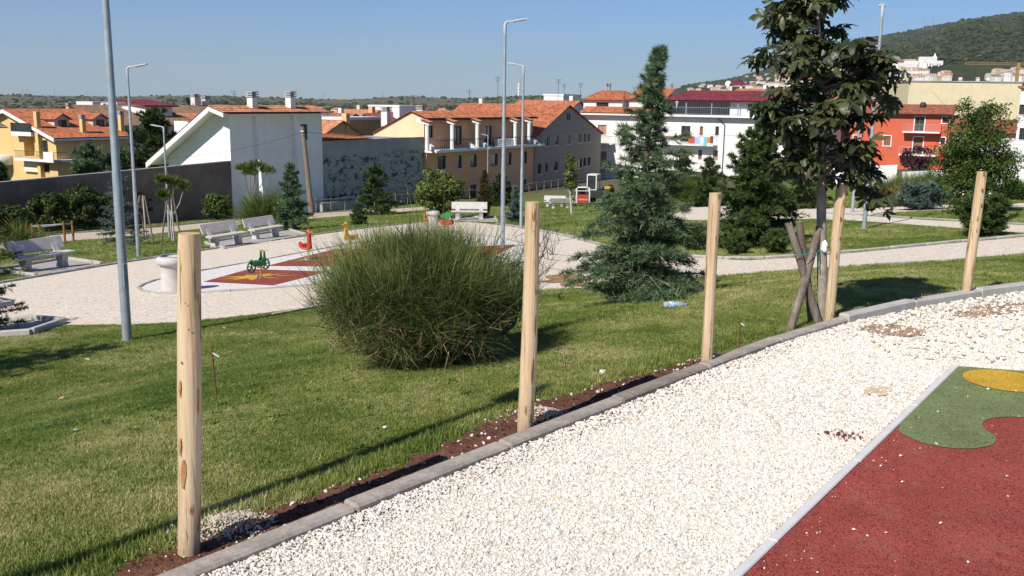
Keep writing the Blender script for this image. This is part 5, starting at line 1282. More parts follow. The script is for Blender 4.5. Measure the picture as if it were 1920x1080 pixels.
for i, (px, py, w_, h_, lb, dd) in enumerate(((1283, 330, 36, 46, 'purple leaved shrub in front of the long white house', 80), (1715, 322, 70, 40, 'dark purple shrub at the foot of the red house', 108))):
    shrub(px, py, w_, h_ + 20, lb, F_PURPLE, 90 + i, .28, 2200, d=dd)
# conifers beyond the dark wall
for i, (px, top, wd_, dd, lb, m_) in enumerate(((298, 213, 118, 88, 'tall dark cedar behind the dark wall beside the white house', F_DARK), (172, 276, 84, 84, 'green cedar top showing over the dark wall before the yellow house', F_CEDAR), (225, 285, 60, 86, 'cedar top over the wall left of the tall dark cedar', F_CEDAR), (4, 305, 30, 84, 'small dark conifer top over the wall at the left edge', F_DARK))):
    p = AT(px, 400, dd); p.z = float(ZT(p.x, p.y)); h_ = hgt(px, top, dd) - p.z
    conifer('cedar_tree', lb, p, h_, wd_ / F * dd / 2 * 1.35, 100 + i, m_, .42, 16, .42, .11, .5, .15, .15, .15, .05, .3)

# ---- the staked young tree with large hand-shaped leaves
def chestnut():
    r = np.random.default_rng(17); base = Vector((AT(1542, 606, TREE_D).x, TREE_D, -0.03))
    root = thing('chestnut_tree', 'young tree with big dark hand shaped leaves tied to the crossed stakes', 'tree', base)
    def L(px, py, dd=0.0): return np.array(AT(px, py, TREE_D + dd) - base)
    wood = MB(); axis_ = [(1541, 612), (1542, 540), (1541, 470), (1540, 400), (1541, 330), (1541, 255), (1540, 190), (1538, 120), (1535, 50), (1530, -40)]
    ap = [L(*a) for a in axis_]
    wood.tube([tuple(a) for a in ap], [.044, .042, .040, .039, .036, .031, .026, .021, .014, .006], 12)
    limbs = []
    def limb(s, e, r0, dd):
        a = L(*s); b = L(*e) + [0, dd, 0]; m = (a + b) / 2 + r.normal(0, .02, 3) - [0, 0, .01]; wood.tube([tuple(a), tuple(m), tuple(b)], [r0, r0 * .75, r0 * .35], 7, cap=False); limbs.append((a, m, b))
    limb((1545, 330), (1590, 255), .022, -.05); limb((1590, 255), (1650, 190), .014, -.1); limb((1543, 335), (1515, 285), .016, .1); limb((1515, 285), (1462, 210), .012, .05)
    limb((1541, 300), (1600, 300), .010, -.1); limb((1541, 320), (1640, 370), .009, -.1)
    for i in range(72):
        t = .42 + .58 * (i + r.random()) / 72; k = t * (len(ap) - 1); j = min(int(k), len(ap) - 2); s = ap[j] + (ap[j + 1] - ap[j]) * (k - j)
        a = r.uniform(0, 6.28); q = (t - .42) / .58
        reach = (.22 + .29 * math.sin(min(1, (q * .9 + .15)) * math.pi) ** .8) * r.uniform(.55, 1.1) * (1 - .45 * max(0, q - .55))
        e = s + np.array([math.cos(a) * reach, math.sin(a) * reach, r.uniform(.02, .30) * reach]); m = (s + e) / 2 + [0, 0, .03]
        wood.tube([tuple(s), tuple(m), tuple(e)], [.010, .007, .003], 5, cap=False); limbs.append((s, m, e))
    wood.build('trunk', M_BARK_GREY, root)
    # hand-shaped leaf: 5 to 7 leaflets, each a folded, pointed blade on a short stalk
    def leaf_mesh(seed):
        rr = np.random.default_rng(seed); V = []; Fq = []; nl = int(rr.integers(5, 8))
        for i in range(nl):
            f = i / (nl - 1) - .5; a = f * rr.uniform(3.0, 3.9); Ln = (.155 - .055 * abs(f) * 2) * rr.uniform(.85, 1.15); wd_ = Ln * rr.uniform(.36, .46)
            ca, sa = math.cos(a), math.sin(a); dr = rr.uniform(.25, .75); b = len(V); prof = [(0, .04), (.25, .45), (.5, .85), (.7, 1.0), (.86, .62), (1.0, .03)]
            for u, w in prof:
                x = u * Ln; z = -dr * Ln * u * u + .01 * rr.normal(); fold = .30 * w * wd_ / 2
                for s_ in (-1, 0, 1):
                    y = s_ * w * wd_ / 2; zz = z + (fold if s_ else 0) + rr.normal(0, .0025); V.append((x * ca - y * sa, x * sa + y * ca, zz))
            for j in range(len(prof) - 1):
                for s_ in (0, 1): q = b + j * 3 + s_; Fq.append((q, q + 1, q + 4, q + 3))
        me = fast_mesh('leaf', V, Fq, smooth=True); return me
    M_CH = NT('chestnut_leaf'); oi = M_CH.n('ShaderNodeObjectInfo'); v = M_CH.coord('Object')
    green = M_CH.ramp(oi.outputs['Random'], [(0.0, (0.018, 0.030, 0.010)), (.5, (.036, .056, .018)), (.8, (.075, .095, .034)), (1.0, (.115, .095, .045))])
    edge = M_CH.ramp(M_CH.noise(v, 26, 3, .6), [(.55, (0, 0, 0)), (.68, (1, 1, 1))]); c = M_CH.mix(M_CH.math('MULTIPLY', edge, .7), green, (.10, .055, .025))
    M_CH.fin(c, .42, .4); M_CH.bump(M_CH.noise(v, 60, 3), .3, .004)
    tr = M_CH.n('ShaderNodeBsdfTranslucent'); M_CH.l(c, tr.inputs[0]); mx = M_CH.n('ShaderNodeMixShader'); mx.inputs[0].default_value = .22
    M_CH.l(M_CH.p.outputs[0], mx.inputs[1]); M_CH.l(tr.outputs[0], mx.inputs[2]); M_CH.l(mx.outputs[0], M_CH.out.inputs[0])
    metas = [leaf_mesh(200 + i) for i in range(9)]
    for m in metas: m.materials.append(M_CH.m)
    crown = bpy.data.objects.new('crown', None); COL.objects.link(crown); crown.parent = root
    # petioles as one piece, leaves as parts of the crown
    pet = MB(); spots = []
    for (s, m, e) in limbs:
        ln = np.linalg.norm(e - s); k = max(9, int(ln * 32))
        for i in range(k):
            t = 1 - .75 * r.random() ** 1.3; p = s + (m - s) * t * 2 if t < .5 else m + (e - m) * (t - .5) * 2; spots.append((p, e - s))
    for i in range(14): spots.append((ap[-1] + r.normal(0, .05, 3), np.array([0, 0, 1.0])))
    for (px, py) in ((1440, 10), (1452, 20), (1470, 12), (1462, 60), (1475, 85), (1620, 395), (1632, 405), (1640, 372), (1612, 372), (1560, 345), (1500, 362), (1455, 395), (1512, 330)): spots.append((L(px, py, r.uniform(-.1, .1)), r.normal(0, 1, 3)))
    r.shuffle(spots) if False else None
    perm = r.permutation(len(spots)); near = sorted(perm, key=lambda q: spots[q][0][1]); print('chestnut leaves', len(spots)); IV = []; IF = []; ioff = 0
    for num, k in enumerate(near):
        p, d = spots[k]; d = np.array(d) / (np.linalg.norm(d) + 1e-6); a = math.atan2(d[1], d[0]) + r.normal(0, .9); st = r.uniform(.04, .12)
        e = p + np.array([math.cos(a), math.sin(a), r.uniform(-.1, .5)]) * st
        pet.tube([tuple(p), tuple(e)], [.0025, .002], 4, cap=False)
        s_ = r.uniform(.52, .92); eu = (r.normal(0, .45), r.normal(.3, .5), a); me_ = metas[int(r.integers(0, 9))]
        if num < 298:
            o = bpy.data.objects.new('leaf', me_); COL.objects.link(o); o.parent = crown; o.location = e; o.scale = (s_, s_, s_); o.rotation_euler = eu
        else:                                       # the leaves at the back of the crown, joined
            from mathutils import Euler
            mm = Matrix.Translation(e) @ Euler(eu).to_matrix().to_4x4() @ Matrix.Scale(s_, 4)
            IV += [tuple(mm @ v.co) for v in me_.vertices]; IF += [tuple(q + ioff for q in f.vertices) for f in me_.polygons]; ioff += len(me_.vertices)
    if IV:
        me_ = fast_mesh('back_leaves', IV, IF, smooth=True); me_.materials.append(M_CH.m); obj('back_leaves', me_, None, crown, 'stuff')
    pet.build('leaf_stalks', M_BARK, root)
chestnut()

# ================================================================== BUILDINGS
def plaster(name, col, var=0.07, stain=0.25, scale=0.6, streak=True):
    m = NT(name); v = m.coord('Object'); c = np.array(c4(col)[:3])
    a = m.ramp(m.noise(v, scale, 5, .6), [(.3, tuple(c * (1 - var))), (.7, tuple(np.minimum(c * (1 + var), .9)))])
    if streak:
        k = m.ramp(m.noise(m.coord('Object', (1.6, 1.6, .12)), 1.4, 5, .7), [(.52, (0, 0, 0)), (.8, (1, 1, 1))])
        a = m.mix(m.math('MULTIPLY', k, stain), a, tuple(c * .45))
    m.bump(m.noise(v, 25, 3), .15, .01)
    return m.fin(a, .9, .15)
M_WHITE = plaster('white_plaster', (0.80, 0.79, 0.77), stain=.16); M_WHITE2 = plaster('white_plaster_b', (0.74, 0.72, 0.69), stain=.15); M_TRIM = plaster('white_trim', (0.74, 0.74, 0.72), .04, .1)
M_PEACH = plaster('peach_plaster', (0.74, 0.39, 0.225), stain=.12); M_PEACH_SUN = plaster('sunlit_peach_plaster', (0.76, 0.55, 0.34), stain=.12); M_CREAM = plaster('cream_plaster', (0.68, 0.59, 0.38), stain=.3); M_YEL = plaster('yellow_plaster', (0.66, 0.47, 0.21), stain=.15)  # paler peach copy for the sunlit gable: sunlight put into the colour
M_REDP = plaster('red_plaster', (0.56, 0.125, 0.068), stain=.12); M_TAUPE = plaster('taupe_plaster', (0.32, 0.28, 0.24), stain=.2); M_PINKISH = plaster('pinkish_plaster', (0.66, 0.58, 0.52))
M_OCHRE = plaster('ochre_plaster', (0.52, 0.33, 0.13)); M_GREYP = plaster('grey_plaster', (0.36, 0.36, 0.36), .12, .5); M_LILAC = plaster('dormer_plaster', (0.52, 0.49, 0.50))
M_GLASS = mottled('window_glass', (0.035, 0.04, 0.045), 0.3, 1.5, 0.12, spec=0.6); M_FRAME = mottled('dark_frame', (0.06, 0.045, 0.035), .2, 5, .6); M_FRAMEW = mottled('pale_frame', (0.6, 0.58, 0.55), .1, 5, .6)
M_SHUT = mottled('brown_shutter', (0.24, 0.105, 0.07), .15, 3, .7); M_SHUTP = mottled('pink_shutter', (0.42, 0.22, 0.17), .12, 3, .7); M_IRON = mottled('dark_iron', (0.05, 0.048, 0.05), .2, 8, .6)
def tile_mat(name, col, moss, s=1.0):
    m = NT(name); v = m.coord('Object'); c = np.array(c4(col)[:3])
    vo = m.n('ShaderNodeTexVoronoi'); vo.inputs['Scale'].default_value = 3.2 * s; m.l(v, vo.inputs['Vector']); sp = m.n('ShaderNodeSeparateColor'); m.l(vo.outputs['Color'], sp.inputs[0])
    a = m.ramp(sp.outputs[0], [(0, tuple(c * .62)), (.45, tuple(c)), (1, tuple(np.minimum(c * 1.35, .9)))])
    k = m.ramp(m.noise(v, .5 * s, 6, .7), [(.45, (0, 0, 0)), (.7, (1, 1, 1))]); a = m.mix(m.math('MULTIPLY', k, .6), a, moss)
    return m.fin(a, .9, .15)
T_NEW = tile_mat('new_tiles', (0.42, 0.15, 0.075), (0.33, 0.14, 0.08)); T_MID = tile_mat('weathered_tiles', (0.44, 0.19, 0.10), (0.30, 0.19, 0.12)); T_OLD = tile_mat('old_brown_tiles', (0.27, 0.17, 0.11), (0.18, 0.13, 0.09)); T_DARKRED = tile_mat('maroon_sheet', (0.17, 0.035, 0.045), (0.14, 0.03, 0.04)); T_REDBR = tile_mat('red_brown_tiles', (0.32, 0.12, 0.075), (0.26, 0.11, 0.08))
M_CONC = mottled('stained_concrete', (0.21, 0.158, 0.125), .45, .45, .95, .4, 12, .02, (0.17, 0.145, 0.13), stretch=(.6, .6, 1))

ST = math.radians(60)                                   # the street's axis: (0.5, 0.866)
def tiled(mb, A, B, C_, D, pitch=.26, amp=.05, row=.42, thick=.06):
    """tile courses over the slope A-B (eave) D-C (ridge): rounded columns stepped down the slope"""
    A, B, C_, D = map(Vector, (A, B, C_, D)); Lu = (B - A).length; Lv = ((D - A).length + (C_ - B).length) / 2
    nu = max(2, int(Lu / pitch)); nv = max(2, int(Lv / row)); nrm = (B - A).cross(D - A).normalized()
    if nrm.z < 0: nrm = -nrm
    vs = []; fs = []; K = 4; prof = [0, .75, 1, .75]; W_ = nu * K + 1
    for j in range(nv):
        for e in (0, 1):
            t = (j + e) / nv; a = A + (D - A) * t; b = B + (C_ - B) * t; lift = thick * (1 - e) * .6 + .01
            for i in range(W_):
                vs.append(a + (b - a) * (i / (W_ - 1)) + nrm * (lift + amp * prof[i % K]))
    for j in range(nv):
        for i in range(W_ - 1):
            q = j * 2 * W_ + i; fs.append((q, q + 1, q + W_ + 1, q + W_))
            if j: w = (j * 2 - 1) * W_ + i; fs.append((w, w + 1, q + 1, q))
    mb.add(vs, fs, False)
    # underside
    dn = nrm * -.04; mb.add([A + dn, B + dn, C_ + dn, D + dn], [(0, 3, 2, 1)]); return mb

class Bld:
    """a building: local x runs along its front to the right, local y into it; parts are placed from sight lines"""
    def __init__(s, name, label, cat, px, d, ang, zb=None, group=None):
        p = AT(px, 300, d); zb = float(ZT(p.x, p.y)) - .3 if zb is None else zb
        s.o = Vector((p.x, p.y, zb)); s.a = ang; s.x = Vector((math.cos(ang), math.sin(ang), 0)); s.y = Vector((-math.sin(ang), math.cos(ang), 0))
        s.root = thing(name, label, cat, s.o, ang, group); s.name = name
    def loc(s, px, py, off=0.0, side='y'):
        """(u, z) where a sight line meets the plane y = off (or x = off)"""
        n = s.y if side == 'y' else s.x; r = ray(px, py); o = s.o + n * off
        t = (o - EYE).dot(n) / r.dot(n); q = EYE + r * t - s.o
        return (q.dot(s.x) if side == 'y' else q.dot(s.y)), q.z
    def wall(s, u0, u1, z0, z1, mat, holes=(), y=0.0, side='front', name='wall', depth=.22, gable=None, parent=None):
        """a wall panel with recessed openings; holes: (u0,u1,z0,z1). side front/back: along x at y; left/right: along y at x=y"""
        mb = MB(); us = sorted({u0, u1, *[h[0] for h in holes], *[h[1] for h in holes]}); zs = sorted({z0, z1, *[h[2] for h in holes], *[h[3] for h in holes]})
        us = [u for u in us if u0 - 1e-6 <= u <= u1 + 1e-6]; zs = [z for z in zs if z0 - 1e-6 <= z <= z1 + 1e-6]
        sg = {'front': 1, 'back': -1, 'left': 1, 'right': -1}[side]
        def P(u, dpt, z): return (u, y + dpt * sg, z) if side in ('front', 'back') else (y + dpt * sg, u, z)
        for i in range(len(us) - 1):
            for j in range(len(zs) - 1):
                cu = (us[i] + us[i + 1]) / 2; cz = (zs[j] + zs[j + 1]) / 2
                if any(h[0] < cu < h[1] and h[2] < cz < h[3] for h in holes): continue
                mb.add([P(us[i], 0, zs[j]), P(us[i + 1], 0, zs[j]), P(us[i + 1], 0, zs[j + 1]), P(us[i], 0, zs[j + 1])], [(0, 1, 2, 3)])
        for h in holes:
            a, b, c, d = h
            q = [(a, c), (b, c), (b, d), (a, d)]
            for i in range(4):
                (ua, za), (ub, zb) = q[i], q[(i + 1) % 4]; mb.add([P(ua, 0, za), P(ub, 0, zb), P(ub, depth, zb), P(ua, depth, za)], [(0, 1, 2, 3)])
        if gable: mb.add([P(u, 0, z) for u, z in gable], [tuple(range(len(gable)))])
        return mb.build(name, mat, parent or s.root)
    def window(s, h, y=0.0, side='front', frame=None, pane=None, depth=.16, mull=1, name='window', surround=None, sill=True, bar=.07):
        sg = {'front': 1, 'back': -1, 'left': 1, 'right': -1}[side]; a, b, c, d = h
        def bx(mb, u0, u1, d0, d1, z0, z1):
            d0, d1 = y + d0 * sg, y + d1 * sg
            if side in ('front', 'back'): mb.box(u0, u1, min(d0, d1), max(d0, d1), z0, z1)
            else: mb.box(min(d0, d1), max(d0, d1), u0, u1, z0, z1)
        mb = MB(); g = .003
        bx(mb, a + g, a + bar, depth - .05, depth + .03, c + g, d - g); bx(mb, b - bar, b - g, depth - .05, depth + .03, c + g, d - g); bx(mb, a + bar, b - bar, depth - .05, depth + .03, d - bar, d - g); bx(mb, a + bar, b - bar, depth - .05, depth + .03, c + g, c + bar)
        for k in range(1, mull + 1):
            u = a + (b - a) * k / (mull + 1); bx(mb, u - bar * .4, u + bar * .4, depth - .048, depth + .028, c + bar, d - bar)
        w = mb.build(name, frame or M_FRAME, s.root)
        mb = MB(); bx(mb, a + bar, b - bar, depth, depth + .02, c + bar, d - bar); mb.build('pane' if pane is None else 'shutter', pane or M_GLASS, w)
        if surround:
            mb = MB(); e = .12
            bx(mb, a - e, a, -.03, .05, c, d); bx(mb, b, b + e, -.03, .05, c, d); bx(mb, a - e, b + e, -.03, .05, d, d + e); bx(mb, a - e - .03, b + e + .03, -.07, .05, c - e, c); mb.build('surround', surround, w)
        elif sill:
            mb = MB(); bx(mb, a - .08, b + .08, -.06, .05, c - .07, c); mb.build('sill', M_TRIM, w)
        return w
    def px_holes(s, rects, off=0.0, side='y'):
        out = []
        for (x0, y0, x1, y1) in rects:
            u0, za = s.loc(x0, (y0 + y1) / 2, off, side); u1, _ = s.loc(x1, (y0 + y1) / 2, off, side); cx = (x0 + x1) / 2
            _, zt = s.loc(cx, y0, off, side); _, zb = s.loc(cx, y1, off, side); out.append((min(u0, u1), max(u0, u1), zb, zt))
        return out
    def balcony(s, u0, u1, z, proj=1.2, y=0.0, h=1.0, solid=None, rail=None, slab=None, step=.14):
        mb = MB().box(u0, u1, y - proj, y - .003, z - .18, z); b = mb.build('balcony', slab or M_TRIM, s.root)
        if solid: MB().box(u0, u1, y - proj, y - proj + .1, z + .003, z + h).build('parapet', solid, b); return b
        rl = MB(); rm = rail or M_IRON
        rl.box(u0, u1, y - proj + .02, y - proj + .06, z + h - .04, z + h); rl.box(u0, u1, y - proj + .02, y - proj + .05, z + .08, z + .11)
        for k in range(int((u1 - u0) / step) + 1): rl.box(u0 + k * step, u0 + k * step + .022, y - proj + .028, y - proj + .05, z + .11, z + h - .04)
        for u in (u0 + .01, u1 - .05): rl.box(u, u + .04, y - proj + .06, y - .01, z + h - .04, z + h)
        rl.build('railing', rm, b); return b
    def chimney(s, u, y, z0, z1, w=.6, mat=None, parent=None):
        c = MB().box(u - w / 2, u + w / 2, y - w / 2, y + w / 2, z0, z1 - .5).build('chimney', mat or M_WHITE, parent or s.root)
        t = MB()
        for k in range(3): t.box(u - w / 2 - .07, u + w / 2 + .07, y - w / 2 - .07, y + w / 2 + .07, z1 - .48 + k * .18, z1 - .38 + k * .18)
        t.box(u - w * .36, u + w * .36, y - w * .36, y + w * .36, z1 - .5, z1 - .02); t.build('chimney_cap', M_GREYP, c if parent is None else s.root); return c

# ---- white house with long sloping roof
b = Bld('white_house', 'white house with long sloping roof, two chimneys and shaded buttressed side', 'house', 433, 75, ST)
e1_ = b.loc(605, 300)[0]; zt = b.loc(433, 214)[1]; zt2 = b.loc(605, 213)[1]; zt = (zt + zt2) / 2
ul, zl = b.loc(315, 288, 0.0, 'x'); depth_ = ul                 # gable length back from the corner
wins = b.px_holes([(560, 233, 577, 262), (561, 300, 575, 330)])
b.wall(0, e1_, 0, zt, M_WHITE, wins)
b.window(wins[0], frame=M_FRAME); b.window(wins[1], pane=M_SHUT, mull=0, frame=M_SHUT)
z_low = zl - .25
b.wall(0, depth_, 0, z_low, M_WHITE, side='left', gable=[(0, z_low), (depth_, z_low), (0.9, zt + .42), (0, zt)])
b.wall(0, depth_, 0, z_low, M_WHITE, y=e1_, side='right', name='end_wall', gable=[(0, z_low), (depth_, z_low), (0.9, zt + .42), (0, zt)])
b.wall(0, e1_, 0, z_low, M_WHITE, y=depth_, side='back', name='back_wall')
rf = MB(); ov = 1.25
ridge = zt + .62
tiled(rf, (-ov, -.75, zt + .12), (e1_ + .3, -.75, zt + .12), (e1_ + .3, .9, ridge), (-ov, .9, ridge))
tiled(rf, (e1_ + .3, depth_ + 1.2, z_low - .42), (-ov, depth_ + 1.2, z_low - .42), (-ov, .9, ridge), (e1_ + .3, .9, ridge))
roof = rf.build('roof', T_MID, b.root)
vb = MB()                                               # white verge boards and eave soffits
def slopebar(mb, x0, x1, A, B, t):
    mb.hexa([(x0, A[0], A[1] - t), (x1, A[0], A[1] - t), (x1, B[0], B[1] - t), (x0, B[0], B[1] - t), (x0, A[0], A[1]), (x1, A[0], A[1]), (x1, B[0], B[1]), (x0, B[0], B[1])])
slopebar(vb, -ov - .02, -ov + .16, (depth_ + 1.2, z_low - .48), (.9, ridge - .07), .42); slopebar(vb, -ov - .02, -ov + .16, (-.7, zt + .08), (.9, ridge - .07), .3)
vb.build('verge_board', M_TRIM, roof)
sf = MB(); slopebar(sf, -ov + .16, e1_ + .25, (depth_ + 1.15, z_low - .56), (.9, ridge - .14), .12); sf.build('soffit', M_TRIM, roof)
MB().box(-ov + .16, e1_ + .25, -.72, -.003, zt - .12, zt + .02).build('eave', M_TRIM, roof)
for a, c in ((472, 487), (543, 558)):
    u0 = b.loc(a + 6, 300)[0]; u1 = b.loc(c + 2, 300)[0]
    MB().hexa([(u0, -.9, 0), (u0 + .7, -.9, 0), (u0 + .7, -.004, 0), (u0, -.004, 0), (u0, -.25, zt - .13), (u0 + .7, -.25, zt - .13), (u0 + .7, -.004, zt - .13), (u0, -.004, zt - .13)]).build('buttress', M_WHITE, b.root)
    b.chimney(u0 + .3, .35, zt + .2, b.loc((a + c) / 2, 171, .35)[1], .58, M_WHITE2)

# ---- long dark boundary wall on the left
p0 = AT(-260, 380, 50.5); p1 = AT(433, 303, 74.8); d_ = Vector((p1.x - p0.x, p1.y - p0.y, 0)); L_ = d_.length; ang = math.atan2(d_.y, d_.x)
zb0 = float(ZT(p0.x, p0.y)) - .3
root = thing('boundary_wall', 'long dark stained concrete wall on the left below the houses', 'wall', (p0.x, p0.y, 0), ang)
zt0 = AT(-260, 368, 50.5).z; zt1 = AT(433, 303, 74.8).z
n = 9
for i in range(n):
    a, c = i / n, (i + 1) / n
    za = float(ZT(p0.x + d_.x * a, p0.y + d_.y * a)) - .3; zc = float(ZT(p0.x + d_.x * c, p0.y + d_.y * c)) - .3; ta = zt0 + (zt1 - zt0) * a; tc = zt0 + (zt1 - zt0) * c
    MB().hexa([(L_ * a, 0, za), (L_ * c - .015, 0, zc), (L_ * c - .015, .3, zc), (L_ * a, .3, za), (L_ * a, 0, ta), (L_ * c - .015, 0, tc), (L_ * c - .015, .3, tc), (L_ * a, .3, ta)]).build('wall_panel', M_CONC, root)
cp = MB(); cp.hexa([(0, -.02, zt0 + .003), (L_, -.02, zt1 + .003), (L_, .32, zt1 + .003), (0, .32, zt0 + .003), (0, -.02, zt0 + .07), (L_, -.02, zt1 + .07), (L_, .32, zt1 + .07), (0, .32, zt0 + .07)]); cp.build('coping', mottled('coping', (.35, .32, .29), .3, 1), root)

# ---- stained grey wall between the white house and the peach house
def peeling():
    m = NT('peeling_render'); v = m.coord('Object')
    a = m.ramp(m.noise(v, .5, 6, .65), [(.3, (.27, .265, .255)), (.7, (.40, .395, .38))])
    k = m.ramp(m.noise(m.coord('Object', (.62, .62, 1.25)), 1.5, 8, .78), [(.52, (0, 0, 0)), (.56, (1, 1, 1))])
    sz = m.n('ShaderNodeSeparateXYZ'); m.l(v, sz.inputs[0]); lo = m.ramp(m.math('MULTIPLY', sz.outputs[2], .16), [(.12, (1, 1, 1)), (.78, (.9, .9, .9)), (.86, (0, 0, 0))])
    a = m.mix(m.math('MULTIPLY', k, lo), a, (.03, .03, .035)); return m.fin(a, .95, .1)
s0 = Bld('shed', 'stained grey rendered shed wall between the white house and the peach house', 'building', 605, 84.2, ST)
e_ = s0.loc(800, 320)[0]; zt_ = (s0.loc(610, 260)[1] + s0.loc(795, 260)[1]) / 2
s0.wall(0, e_, 0, zt_, peeling()); MB().box(0, e_, .25, 7, .2, zt_ - .1).build('body', M_GREYP, s0.root)
rf = MB(); tiled(rf, (0, -.12, zt_ + .05), (e_ * .45, -.12, zt_ + .05), (e_ * .45, 5, zt_ + .3), (0, 5, zt_ + .3)); rf.build('roof', T_NEW, s0.root)

# ---- peach house
b = Bld('peach_house', 'peach two storey house with roof terrace and white columns', 'house', 800, 97.2, ST); PEACH = b
E = b.loc(1002, 300)[0]; zf_ = b.loc(900, 275)[1]
zfl = (b.loc(830, 274)[1] + b.loc(990, 274)[1]) / 2
w1 = b.px_holes([(820, 292, 836, 317), (858, 291, 866, 315), (881, 290, 894, 313), (919, 288, 933, 311), (952, 286, 959, 309), (982, 284, 988, 306), (881, 346, 893, 370), (919, 343, 928, 366), (949, 340, 957, 358), (982, 336, 987, 349)])
w1 = [h if h[3] - h[2] > 0.3 else h for h in w1]
b.wall(0, E, 0, zfl, M_PEACH, w1)
for h in w1: b.window(h, surround=M_LILAC, frame=M_FRAME, mull=0)
set_ = 0.3; zev = (b.loc(830, 221, set_)[1] + b.loc(980, 221, set_)[1]) / 2
w2 = b.px_holes([(803, 236, 812, 258), (851, 236, 866, 272), (908, 236, 922, 272), (960, 236, 968, 268)], set_); w2 = [(a, c, max(d, zfl + .1), f) for a, c, d, f in w2]
b.wall(0, E, zfl, zev, M_PEACH, w2, y=set_, name='upper_wall')
for h in w2: b.window(h, y=set_, frame=M_FRAME, mull=1, name='terrace_door', sill=False)
MB().box(-.15, E + .3, -1.25, set_ - .004, zfl - .26, zfl).build('terrace_slab', M_TRIM, b.root)
ya, zr = b.loc(772, 211, 0, 'x'); yl, zl_ = b.loc(700, 250, 0, 'x'); gw = yl / 2; zl_ = zr - (yl - ya) * (zr - b.loc(715, 243, 0, 'x')[1]) / (b.loc(715, 243, 0, 'x')[0] - ya); zl_ = max(zl_, 3.0)
print('peach gable', ya, zr, yl, zl_, zev)
b.wall(set_, 2 * gw, 0, zl_, M_PEACH_SUN, side='left', y=0, name='gable_wall', gable=[(set_, zl_), (2 * gw, zl_), (ya, zr), (set_, zev)])
b.wall(0, set_, 0, zfl - .27, M_PEACH, side='left', y=.004, name='low_end')
b.wall(set_, 2 * gw, 0, zev, M_PEACH, side='right', y=E, name='far_wall'); b.wall(0, set_, 0, zfl - .27, M_PEACH, side='right', y=E - .004, name='low_end')
rf = MB(); tiled(rf, (-.2, set_ - .55, zev + .02), (E + .4, set_ - .55, zev + .02), (E + .4, ya, zr + .12), (-.2, ya, zr + .12)); tiled(rf, (E + .4, 2 * gw, zl_ + .1), (-.2, 2 * gw, zl_ + .1), (-.2, ya, zr + .12), (E + .4, ya, zr + .12))
roof = rf.build('roof', T_NEW, b.root)
MB().box(-.2, E + .4, set_ - .5, set_ - .004, zev - .16, zev - .01).build('eave', M_FRAME, roof)
for px in (801, 848, 895, 966, 992):
    u = b.loc(px, 250, -.85)[0]
    c = MB().tube([(u, -.85, zfl + .003), (u, -.85, zev - .62)], .21, 14).build('column', M_TRIM, b.root)
    MB().hexa([(u - .22, -1.2, zev - .62), (u + .22, -1.2, zev - .62), (u + .22, set_ - .01, zev - .25), (u - .22, set_ - .01, zev - .25), (u - .22, -1.2, zev - .3), (u + .22, -1.2, zev - .3), (u + .22, set_ - .01, zev + .06), (u - .22, set_ - .01, zev + .06)]).build('beam', M_TRIM, c)
    rf = MB(); tiled(rf, (u - .4, -1.35, zev - .32), (u + .4, -1.35, zev - .32), (u + .4, set_ - .56, zev - .02), (u - .4, set_ - .56, zev - .02)); rf.build('column_tiles', T_MID, c)
rl = MB(); rl.box(0, E, -1.2, -1.16, zfl + .92, zfl + .97)
for k in range(int(E / .35)): rl.box(k * .35, k * .35 + .025, -1.19, -1.17, zfl, zfl + .92)
rl.build('railing', M_IRON, b.root)
for px in (806, 880, 905, 1000):
    u = b.loc(px, 270, -.6)[0]; MB().hexa([(u, -1.4, zfl - .25), (u + .5, -1.4, zfl - .25), (u + .5, -.4, zfl + .1), (u, -.4, zfl + .1), (u, -1.4, zfl - .05), (u + .5, -1.4, zfl - .05), (u + .5, -.4, zfl + .62), (u, -.4, zfl + .62)]).build('sloping_parapet', M_TRIM, b.root)
MB().box(b.loc(932, 265, -.5)[0], b.loc(962, 265, -.5)[0], -.7, -.1, zfl + .003, zfl + .75).build('terrace_furniture', M_TRIM, b.root, .05)
for px, py, yy in ((724, 200, 9.0), (790, 197, 10.0)): b.chimney(b.loc(px, py, yy)[0], yy, zev - 1, b.loc(px, py, yy)[1], .8, M_WHITE2)

# ---- taupe gabled building
b = Bld('gabled_house', 'taupe grey gabled building with small windows beside the peach house', 'house', 1003, 116.5, ST); TAUPE = b
E = b.loc(1127, 260)[0]; zc = (b.loc(1003, 250)[1] + b.loc(1120, 255)[1]) / 2; ua, za_ = b.loc(1065, 199)
w1 = b.px_holes([(1021, 255, 1030, 274), (1040, 253, 1048, 272), (1063, 252, 1070, 270), (1083, 250, 1090, 268), (1095, 250, 1099, 267), (1102, 249, 1106, 266), (1008, 307, 1015, 326), (1023, 306, 1027, 323), (1039, 303, 1046, 320), (1060, 301, 1066, 317), (1079, 298, 1091, 315), (1094, 296, 1099, 312), (1102, 295, 1107, 311)])
b.wall(0, E, 0, zc, M_TAUPE, w1, gable=[(0, zc), (E, zc), (ua, za_)])
for h in w1: b.window(h, frame=M_FRAMEW if h[2] > zc - 3 else M_FRAME, mull=1 if h[1] - h[0] > .8 else 0, bar=.06)
lv = b.px_holes([(1063, 213, 1068, 225)])[0]; b.window((lv[0], lv[1], lv[2], lv[3]), frame=M_FRAME, mull=0, name='louvre', depth=-.05, sill=False)
D_ = 16; b.wall(0, D_, 0, zc, M_TAUPE, side='left', name='side_wall'); b.wall(0, D_, 0, zc, M_TAUPE, side='right', y=E, name='side_wall')
